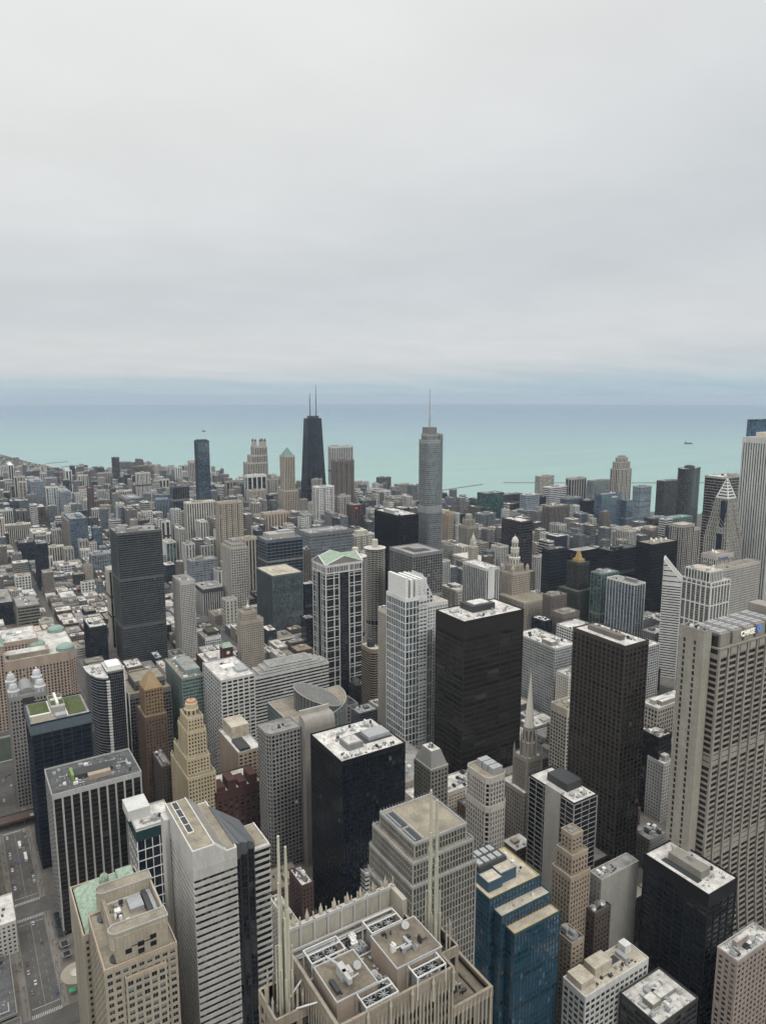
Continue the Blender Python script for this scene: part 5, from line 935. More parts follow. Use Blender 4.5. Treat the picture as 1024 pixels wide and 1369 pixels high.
def setting():
    m = MB(); n = 160; Rr = 39000; m.poly([(Rr * cos(2 * pi * i / n), Rr * sin(2 * pi * i / n), -3) for i in range(n)]); struct('lake', m, lake_mat())
    asph = ground_mat('asphalt', (.075, .07, .064), (.115, .107, .098), .07)
    m = MB(); P = COAST[::-1] + [(-6000, 26000), (-16000, 26000), (-16000, -1500)]
    import mathutils
    tri = mathutils.geometry.tessellate_polygon([[mathutils.Vector((x, y, 0)) for x, y in P]]); m.v = [(x, y, 0) for x, y in P]; m.f = [tuple(t) for t in tri]; m.mi = [0] * len(tri)
    k = len(P); m.v += [(x, y, -5) for x, y in P]; m.f += [(i, (i + 1) % k, k + (i + 1) % k, k + i) for i in range(k)]; m.mi += [0] * k
    o = struct('ground', m, asph)
    bm = bpy.data.meshes; me = o.data
    if me.polygons[0].normal.z < 0: me.flip_normals()
    # river
    Sb = [(-400, 880), (500, 862), (640, 893), (760, 900), (900, 950), (1100, 985), (1700, 1030)]; Nb = [(1700, 1120), (1100, 1062), (950, 1036), (760, 985), (700, 962), (560, 922), (480, 925), (-400, 953)]
    m = MB(); m.poly([(x, y, .02) for x, y in Sb + Nb]); struct('river', m, ground_mat('river_water', (.035, .05, .04), (.045, .06, .045), .01, .25))
    m = MB()
    for L in (Sb, Nb[::-1]):
        for (x0, y0), (x1, y1) in zip(L, L[1:]): m.rod((x0, y0, .6), (x1, y1, .6), 1.2, k=4)
    struct('river_wall', m, M_CONC)
XS = [-420, -300, -180, -60, 29, 150, 268, 392, 510, 640, 740, 850, 965, 1080, 1200, 1320, 1450, 1600]
YS_ = [-40, 100, 215, 340, 468, 595, 731]
NS_ = [1090, 1180, 1270, 1360, 1450, 1545, 1640, 1735, 1830, 1925, 2020, 2130, 2240, 2350, 2460, 2570, 2680, 2790, 2900, 3010, 3120, 3240, 3360, 3480, 3600, 3720, 3840]
def inside_land(x, y):
    c = False; P = COAST[::-1] + [(-6000, 26000), (-16000, 26000), (-16000, -1500)]; j = len(P) - 1
    for i in range(len(P)):
        (xi, yi), (xj, yj) = P[i], P[j]
        if (yi > y) != (yj > y) and x < (xj - xi) * (y - yi) / (yj - yi) + xi: c = not c
        j = i
    return c
BLOCKS = []
def blocks():
    xs = [-1500, -1380, -1260, -1140, -1020, -900, -780, -660, -540] + XS
    for r, ys in ((0, YS_ + [868]), (1, [958] + NS_)):
        for y0, y1 in zip(ys, ys[1:]):
            for x0, x1 in zip(xs, xs[1:]):
                a = 9.5 if r == 0 else 8; b = (x0 + a, y0 + a, x1 - a, y1 - a)
                if r == 0 and y1 == 868: b = (b[0], b[1], b[2], 858)
                if r == 1 and y0 == 958: b = (b[0], 958 if x1 < 420 else 975, b[2], b[3])
                if r == 1 and y0 == 958 and x0 >= 640: b = (b[0], 1068, b[2], b[3])
                if all(inside_land(x, y) for x in (b[0], b[2]) for y in (b[1], b[3])): BLOCKS.append(b)
    m = MB(); [m.box(*b[:2], 0, *b[2:], .15) for b in BLOCKS]
    struct('pavement', m, ground_mat('paving', (.1, .09, .078), (.17, .152, .13), .06))
def marks():
    wt = plain('road_paint', (.4, .39, .365), .8, var=.35); z = .012; m = MB()
    for y, x0, x1 in ((583.5, 20, 39), (605, 20, 39), (479, 20, 39), (457, 20, 39), (718, 20, 39)):
        n = 17
        for i in range(n): x = x0 + (x1 - x0) * i / n; m.box(x, y - 1.6, z - .008, x + .6, y + 1.6, z)
    struct('crosswalk', m, wt); m = MB()
    for x in (25.8, 33.4):
        for i in range(60): y = 345 + i * 9
        for y in range(345, 860, 9):
            if not any(abs(y - c) < 16 for c in (468, 595, 731)): m.box(x, y, z - .008, x + .14, y + 3, z)
    m.box(29, 345, z - .008, 29.15, 455, z); m.box(28.85, 485, z - .008, 29, 580, z); m.box(28.85, 612, z - .008, 29, 715, z);
    for y, s in ((612, 1), (486, 1), (577, -1)): m.box(20.5, y, z - .008, 38, y + .5, z)
    struct('lane_marking', m, wt)
def lakefront():
    rock = plain('breakwater_rock', (.2, .2, .19), .9)
    for lab, pts in (('short dark breakwater slanting across the water right of the silver tower', [(1894, 2546), (2194, 2620)]), ('long thin breakwater line across the lake behind the right hand towers', [(2320, 2613), (2700, 2370), (3335, 1981), (4600, 1200)])):
        m = MB()
        for (x0, y0), (x1, y1) in zip(pts, pts[1:]): m.rod((x0, y0, -2), (x1, y1, -2), 3.4, k=6)
        tag(m.build('breakwater', rock), lab, 'breakwater', 'lake breakwaters')
    for i, (x, y) in enumerate(((640, 4330), (740, 4180), (560, 4900), (600, 4600), (690, 4400))):
        m = MB(); m.rod((x, y, -2), (x + 130, y + 40 + 12 * i, -2), 3.5, k=6); tag(m.build('groyne', rock), 'thin dark stone groyne off the far left beach', 'breakwater', 'beach groynes')
    sand = ground_mat('sand', (.42, .37, .28), (.5, .44, .34), .01)
    m = MB()
    for L in ([(505, 4880), (560, 4560), (650, 4215), (735, 4075), (960, 3895), (1015, 3700), (1098, 3560), (1135, 3300), (1192, 2960)],):
        for (x0, y0), (x1, y1) in zip(L, L[1:]):
            dx, dy = x1 - x0, y1 - y0; l = math.hypot(dx, dy); nx, ny = dy / l * 26, -dx / l * 26; m.quad((x0 - nx, y0 - ny, .01), (x1 - nx, y1 - ny, .01), (x1 + nx * .7, y1 + ny * .7, -2.6), (x0 + nx * .7, y0 + ny * .7, -2.6)); 
    struct('beach', m, sand)
    m = MB(); c = [(1080 + 95 * cos(a), 3745 + 60 * sin(a)) for a in [2 * pi * i / 20 for i in range(20)]]
    for i in range(16): m.rod(c[i] + (-2,), c[i + 1] + (-2,), 6, k=6)
    tag(m.build('harbour_jetty', plain('jetty_concrete', (.36, .3, .25), .9)), 'curved pale harbour jetty in the lake beside the dark glass shaft', 'jetty')
    m = MB(); m.poly([(250, 4150, .03), (330, 4080, .03), (470, 4250, .03), (430, 4700, .03), (330, 5150, .03), (270, 5100, .03), (340, 4650, .03)]); m.poly([(520, 3960, .03), (640, 3840, .03), (660, 3880, .03), (560, 4010, .03)]); struct('lagoon', m, ground_mat('lagoon_water', (.3, .35, .34), (.34, .39, .38), .01, .2))
    m = MB(); m.poly([(p[0] - 20, p[1], .02) for p in COAST[2:10]][::-1] + [(p[0] - 620, p[1], .02) for p in COAST[2:10]]); struct('park', m, ground_mat('park_ground', (.17, .165, .125), (.3, .28, .23), .004))
    # boats
    for lab, x, y, L in (('long dark freighter far out on the lake at the right', 5640, 3930, 75), ('tiny dark boat far out on the lake left of the antennas', 2700, 8400, 45)):
        t = thing('cargo_ship', lab, 'ship', (x, y, -3), 'ships on the lake'); t.rotation_euler.z = radians(-32); h = L / 2
        m = MB(); m.prism([(-h, -7), (h * .85, -7), (h, 0), (h * .85, 7), (-h, 7)], 0, 9); m.build('hull', plain('hull_paint', (.09, .09, .1)), t); part(t, 'wheelhouse', wall_mat('G3'), (-h * .9, -6, 9, -h * .6, 6, 24)); part(t, 'cargo', wall_mat('B3'), (-h * .5, -5.5, 9, h * .7, 5.5, 15))
    # white tent and low sheds of the pier
    t = thing('pavilion', 'white peaked pavilion by the lake between the black curved tower and the pyramid top', 'building', (2190, 1420, 0)); part(t, 'wall', M_WHITE, (0, 0, 0, 60, 30, 22)); m = MB(); m.prism(rect(-1, -1, 61, 31), 22, 28, 0, True, rect(4, 13, 56, 17)); m.build('roof', M_WHITE, t)
    # park woods: bare spring trees read as one grey brown mass
    rnd = random.Random(3); m = MB()
    for i in range(3600):
        y = rnd.uniform(3900, 9000); cx = [p for p in COAST if p[1] >= y][-1]; k = COAST.index(cx); c2 = COAST[k + 1]; s = (y - c2[1]) / (cx[1] - c2[1]); xc = c2[0] + (cx[0] - c2[0]) * s; x = xc - 25 - abs(rnd.gauss(0, 260))
        if rnd.random() < .25: x -= rnd.uniform(0, 900)
        r = rnd.uniform(3.5, 8)
        for q in range(3): a = rnd.uniform(0, 6.3); px, py, pz = x + r * .6 * cos(a), y + r * .6 * sin(a), rnd.uniform(3, 7); u = r * rnd.uniform(.5, .9); m.v += [(px - u, py, pz - u * .5), (px + u, py - u * .6, pz), (px, py + u, pz + u * .7), (px + u * .2, py - u, pz + u)]; n = len(m.v) - 4; m.f += [(n, n + 1, n + 2), (n, n + 3, n + 2), (n + 1, n + 3, n + 2)]; m.mi += [0] * 3
    tag(m.build('woods', ground_mat('bare_twigs', (.2, .19, .165), (.36, .34, .29), .005)), None, None, None, 'stuff')
def railway():
    t = thing('elevated_railway', 'brown steel elevated railway crossing the avenue', 'railway', (-60, 724, 0)); st = plain('rusty_steel', (.1, .065, .05), .7)
    part(t, 'track_deck', st, (-60, 0, 6, 330, 14, 7)); q = part(t, 'railing', st, (-60, -.3, 7, 330, 0, 8.2), (-60, 14, 7, 330, 14.3, 8.2)); m = MB()
    for i in range(4): m.box(-60, 2 + i * 3, 7, 330, 2.3 + i * 3, 7.25)
    m.build('rail', M_DARK, t); m = MB()
    for x in range(-56, 330, 14):
        for y in (-.2, 13.4): m.box(x, y, 0, x + .8, y + .8, 6)
    tag(m.build('column', st, t), None, None, None, 'stuff')
    for i, x in enumerate((-46, 104, 118)): part(t, 'platform_canopy', M_WHITE if i != 1 else M_UNIT, (x, -4.5, 10.4, x + 12, 0.2, 10.9)) if x < 0 or True else None
CARCOL = [((.5, .5, .5), 'silver'), ((.03, .03, .035), 'black'), ((.6, .6, .58), 'white'), ((.1, .105, .11), 'dark grey'), ((.05, .09, .2), 'blue'), ((.25, .03, .03), 'dark red'), ((.3, .28, .24), 'beige')]
def car_proto(col, name, L=4.6, W=1.85, Hh=1.45):
    m = MB(); h = L / 2; pf = [(-h, .35), (-h, .8), (-h * .93, .95), (h * .5, .92), (h * .95, .75), (h, .35)]
    for (a, za), (b, zb) in zip(pf, pf[1:]): m.quad((a, -W / 2, za), (a, W / 2, za), (b, W / 2, zb), (b, -W / 2, zb))
    for s in (-1, 1): P = [(x, s * W / 2, z) for x, z in pf]; m.poly(P if s < 0 else P[::-1])
    c = MB(); c.prism([(-h * .8, -W * .46), (h * .42, -W * .46), (h * .42, W * .46), (-h * .8, W * .46)], .92, Hh - .04, 0, True, [(-h * .55, -W * .4), (h * .08, -W * .4), (h * .08, W * .4), (-h * .55, W * .4)])
    r = MB(); r.box(-h * .55, -W * .4, Hh - .035, h * .08, W * .4, Hh)
    wh = MB()
    for x in (-h * .62, h * .62):
        for s in (-1, 1): wh.rod((x, s * (W / 2 - .2), .33), (x, s * (W / 2 + .02), .33), .33, k=10)
    return m, c, r, wh
def street_level():
    """what stands between the towers at the foot of the avenue"""
    rnd = random.Random(9)
    curb = ground_mat('sidewalk', (.15, .138, .12), (.22, .2, .175), .08); m = MB()
    for x0, x1 in ((15, 19.4), (38.6, 43)):
        for y0, y1 in ((350, 458), (478, 585), (605, 720), (742, 858)): m.box(x0, y0, .15, x1, y1, .16)
    struct('sidewalk', m, curb)
    m = MB(); m.lathe(52, 505, [(11, .15), (11, .175)], 28); struct('plaza', m, ground_mat('plaza_paving', (.33, .3, .24), (.4, .36, .3), .2))
    t = thing('fountain', 'round pale stone fountain on the little plaza east of the avenue', 'fountain', (52, 505, .17)); q = MB(); q.lathe(0, 0, [(4.4, 0), (4.4, .6), (3.9, .6), (3.8, .25)], 24); q.build('basin', wall_mat('C2'), t); q = MB(); q.lathe(0, 0, [(.7, .2), (.5, 1.4), (1.2, 1.6), (.1, 1.9)], 12); q.build('spout', wall_mat('C2'), t)
    t = thing('kiosk', 'small kiosk with a bright green canopy on the pavement east of the avenue', 'kiosk', (46.5, 487, .17)); part(t, 'counter', wall_mat('LG2'), (-1.4, -1.2, 0, 1.4, 1.2, 2)); q = MB(); q.prism(rect(-2.2, -2, 2.2, 2), 2.4, 3.6, 0, True, rect(-.3, -.3, .3, .3)); q.build('canopy', plain('green_canvas', (.03, .35, .12), .7), t)
    # entrance pavilions and stair heads along the east pavement
    for i, (y, c, L) in enumerate(((545, 'DG', 9), (556, 'DG', 9), (566, 'DG', 8), (531, 'G3', 7), (520, 'G3', 6))):
        t = thing('glass_canopy', ['dark glass canopy over the pavement, third from the crosswalk', 'dark glass canopy over the pavement, second from the crosswalk', 'dark glass canopy over the pavement, first from the crosswalk', 'grey metal canopy nearer the fountain, the longer one', 'grey metal canopy nearest the fountain'][i], 'canopy', (45, y, .15), 'canopies along the avenue'); part(t, 'canopy_roof', wall_mat(c), (0, 0, 3.4, 6, L, 3.8)); part(t, 'canopy_glass', glass_plain(), (.8, .8, 3.8, 5.2, L - .8, 4.1)); part(t, 'post', M_DARK, (.2, .2, 0, .4, .4, 3.4)); part(t, 'post', M_DARK, (5.6, L - .4, 0, 5.8, L - .2, 3.4))
    # young street trees, just in leaf or bare
    k = 0
    for x in (17.6, 40.6):
        for y in list(range(356, 455, 13)) + list(range(482, 582, 12)) + list(range(609, 715, 12)):
            if rnd.random() < .3: continue
            k += 1; t = thing('street_tree', 'bare young street tree on the ' + ('west' if x < 30 else 'east') + ' pavement of the avenue', 'tree', (x, y, .15), 'street trees along the avenue'); h = rnd.uniform(5, 7.5); q = MB(); q.rod((0, 0, 0), (0, 0, h * .6), .14, .09)
            tips = []
            for j in range(6): a = rnd.uniform(0, 6.28); e = (1.5 * cos(a), 1.5 * sin(a), h * rnd.uniform(.75, 1)); q.rod((0, 0, h * rnd.uniform(.35, .58)), e, .06, .02, 4); tips.append(e)
            q.build('trunk', plain('bark', (.07, .055, .045), .9), t); c = MB()
            for j in range(70):
                e = rnd.choice(tips); px, py, pz = [v + rnd.gauss(0, .55) for v in e]; u = rnd.uniform(.12, .3); c.poly([(px - u, py, pz), (px, py - u, pz + u), (px + u, py + u * .4, pz + .05)])
            c.build('crown', plain('spring_twig', (.09, .085, .045), .9), t)
    # street lamps
    for i, (x, y) in enumerate([(19 - .8, y) for y in (365, 395, 425, 500, 530, 560, 625, 655, 690)] + [(39.4, y) for y in (380, 410, 440, 490, 515, 548, 635, 668, 700)]):
        t = thing('street_lamp', 'dark twin armed street lamp on the ' + ('west' if x < 30 else 'east') + ' kerb of the avenue', 'lamp', (x, y, .15), 'street lamps along the avenue'); part(t, 'pole', M_DARK, rods=[((0, 0, 0), (0, 0, 8.5), .12, .08)]); sg = 1 if x < 30 else -1; part(t, 'arm', M_DARK, rods=[((0, 0, 8.4), (sg * 2, 0, 8.8), .07, .05)]); part(t, 'lamp_head', M_UNIT, (sg * 2 - .3, -.15, 8.65, sg * 2 + .3, .15, 8.8))
    # people on the pavements, a few pixels each
    cl = [(.03, .03, .04), (.08, .09, .13), (.25, .22, .18), (.15, .03, .03)]
    for i in range(46):
        x = rnd.choice((rnd.uniform(13.5, 17), rnd.uniform(41.5, 46))); y = rnd.choice((rnd.uniform(480, 583), rnd.uniform(607, 715), rnd.uniform(360, 455))); c = rnd.randrange(4)
        q = MB(); q.rod((-.1, 0, 0), (-.09, 0, .85), .07, .1, 6, 1); q.rod((.1, .12, 0), (.09, 0, .85), .07, .1, 6, 1); q.rod((0, 0, .8), (0, 0, 1.48), .17, .2, 8, 0); q.rod((-.24, 0, 1.42), (-.28, .05, .85), .06, .05, 5, 0); q.rod((.24, 0, 1.42), (.28, -.05, .85), .06, .05, 5, 0); q.lathe(0, 0, [(.05, 1.45), (.1, 1.56), (.105, 1.66), (.06, 1.76), (.01, 1.78)], 8, 2)
        o = q.build('person', [plain('coat_%d' % c, cl[c], .8), plain('trousers', (.03, .035, .05), .8), plain('hair_and_skin', (.14, .09, .065), .7)], None, (x, y, .16)); o.rotation_euler.z = rnd.choice((0, pi)) + rnd.uniform(-.3, .3); tag(o, 'pedestrian in a ' + ('black', 'navy', 'beige', 'red')[c] + ' coat walking on the ' + ('west' if x < 30 else 'east') + ' pavement of the avenue', 'person', 'people on the pavements of the avenue')
def cars():
    rnd = random.Random(5); spots = []
    for lane, yaw in ((22.2, -90), (25, -90), (27.4, -90), (30.6, 90), (34, 90), (37, 90)):
        for y in range(350, 850, 9):
            pk = lane in (22.2, 37); p = .1 if not pk else .22
            if 600 < y < 720: p += .1
            if rnd.random() < p and not any(abs(y - cc) < 15 for cc in (468, 595, 731)): spots.append((lane + rnd.uniform(-.25, .25), y + rnd.uniform(-2, 2), yaw))
    for x in range(-160, 380, 13):
        for yy, yaw in ((591, 0), (599, 180), (464, 0), (472, 180), (727, 0)):
            if rnd.random() < .3 and not 12 < x < 46: spots.append((x + rnd.uniform(-2, 2), yy, yaw))
    for x in (150, 268, 392):
        for y in range(480, 860, 13):
            if rnd.random() < .45 and not any(abs(y - cc) < 12 for cc in (468, 595, 731)): spots.append((x + rnd.choice((-4, -1.5, 2, 4.5)), y, 90))
    protos = {}
    street = {150: 'second street', 268: 'third street', 392: 'fourth street'}
    n = 0
    for x, y, yaw in spots:
        c, cn = rnd.choice(CARCOL)
        if cn not in protos:
            t = thing('car', '', 'car', (0, 0, 0)); m, cb, r, wh = car_proto(c, cn)
            b = m.build('body', plain('car_paint_' + cn.replace(' ', '_'), c, .3), t); cb.build('glasshouse', glass_plain(), t); r.build('car_roof', plain('car_paint_' + cn.replace(' ', '_'), c, .3), t); wh.build('wheel', M_DARK, t); protos[cn] = [t, False]
        src = protos[cn][0]
        if not protos[cn][1]: t = src; protos[cn][1] = True
        else:
            t = src.copy(); COL.objects.link(t)
            for ch in src.children: d = ch.copy(); COL.objects.link(d); d.parent = t
        t.location = (x, y, .0); t.rotation_euler.z = radians(yaw)
        if 12 < x < 46:
            seg = 'between the lower crosswalks' if y < 595 and y > 468 else 'south of the lowest crosswalk' if y <= 468 else 'short of the railway' if y < 731 else 'beyond the elevated railway'
            side = 'parked at the west kerb' if x < 23.4 else 'in the southbound lanes' if x < 29 else 'in the northbound lanes' if x < 35.5 else 'parked at the east kerb'
            lab = cn + ' car ' + side + ' of the avenue ' + seg
        else: lab = cn + ' car on a side street in the shade of the towers'
        tag(t, lab, 'car', 'cars in the streets')
    # one white van and a bus
    for lab, x, y, L, Hh, col in (('white box van in the northbound lanes short of the railway', 31.2, 690, 8.5, 3.4, M_WHITE), ('white city bus in the northbound lanes near the railway', 34.2, 668, 12, 3.1, M_WHITE)):
        t = thing('bus' if 'bus' in lab else 'van', lab, 'bus' if 'bus' in lab else 'van', (x, y, 0)); part(t, 'body', col, (-1.2, -L / 2, .5, 1.2, L / 2, Hh)); part(t, 'window_band', glass_plain(), (-1.24, -L / 2 + .6, 1.6, 1.24, L / 2 - .5, 2.5), (-1.1, L / 2, 1.5, 1.1, L / 2 + .05, 2.6)); part(t, 'wheel', M_DARK, *[(sx, sy, 0, sx + .3, sy + .9, .9) for sx in (-1.22, .92) for sy in (-L / 2 + 1, L / 2 - 2)])
def haze():
    m = MB(); h = 39500; m.box(-h, -h, -4.5, h, h, 462, 0, True)
    mt = bpy.data.materials.new('haze_air'); mt.use_nodes = True; nt = mt.node_tree; nt.nodes.clear(); o = nt.nodes.new('ShaderNodeOutputMaterial'); v = nt.nodes.new('ShaderNodeVolumePrincipled')
    v.inputs['Color'].default_value = (.74, .87, 1, 1); v.inputs['Density'].default_value = HAZE; v.inputs['Anisotropy'].default_value = .2; nt.links.new(v.outputs[0], o.inputs['Volume'])
    q = m.build('haze', mt); q['kind'] = 'stuff'
HAZE = 3.8e-5
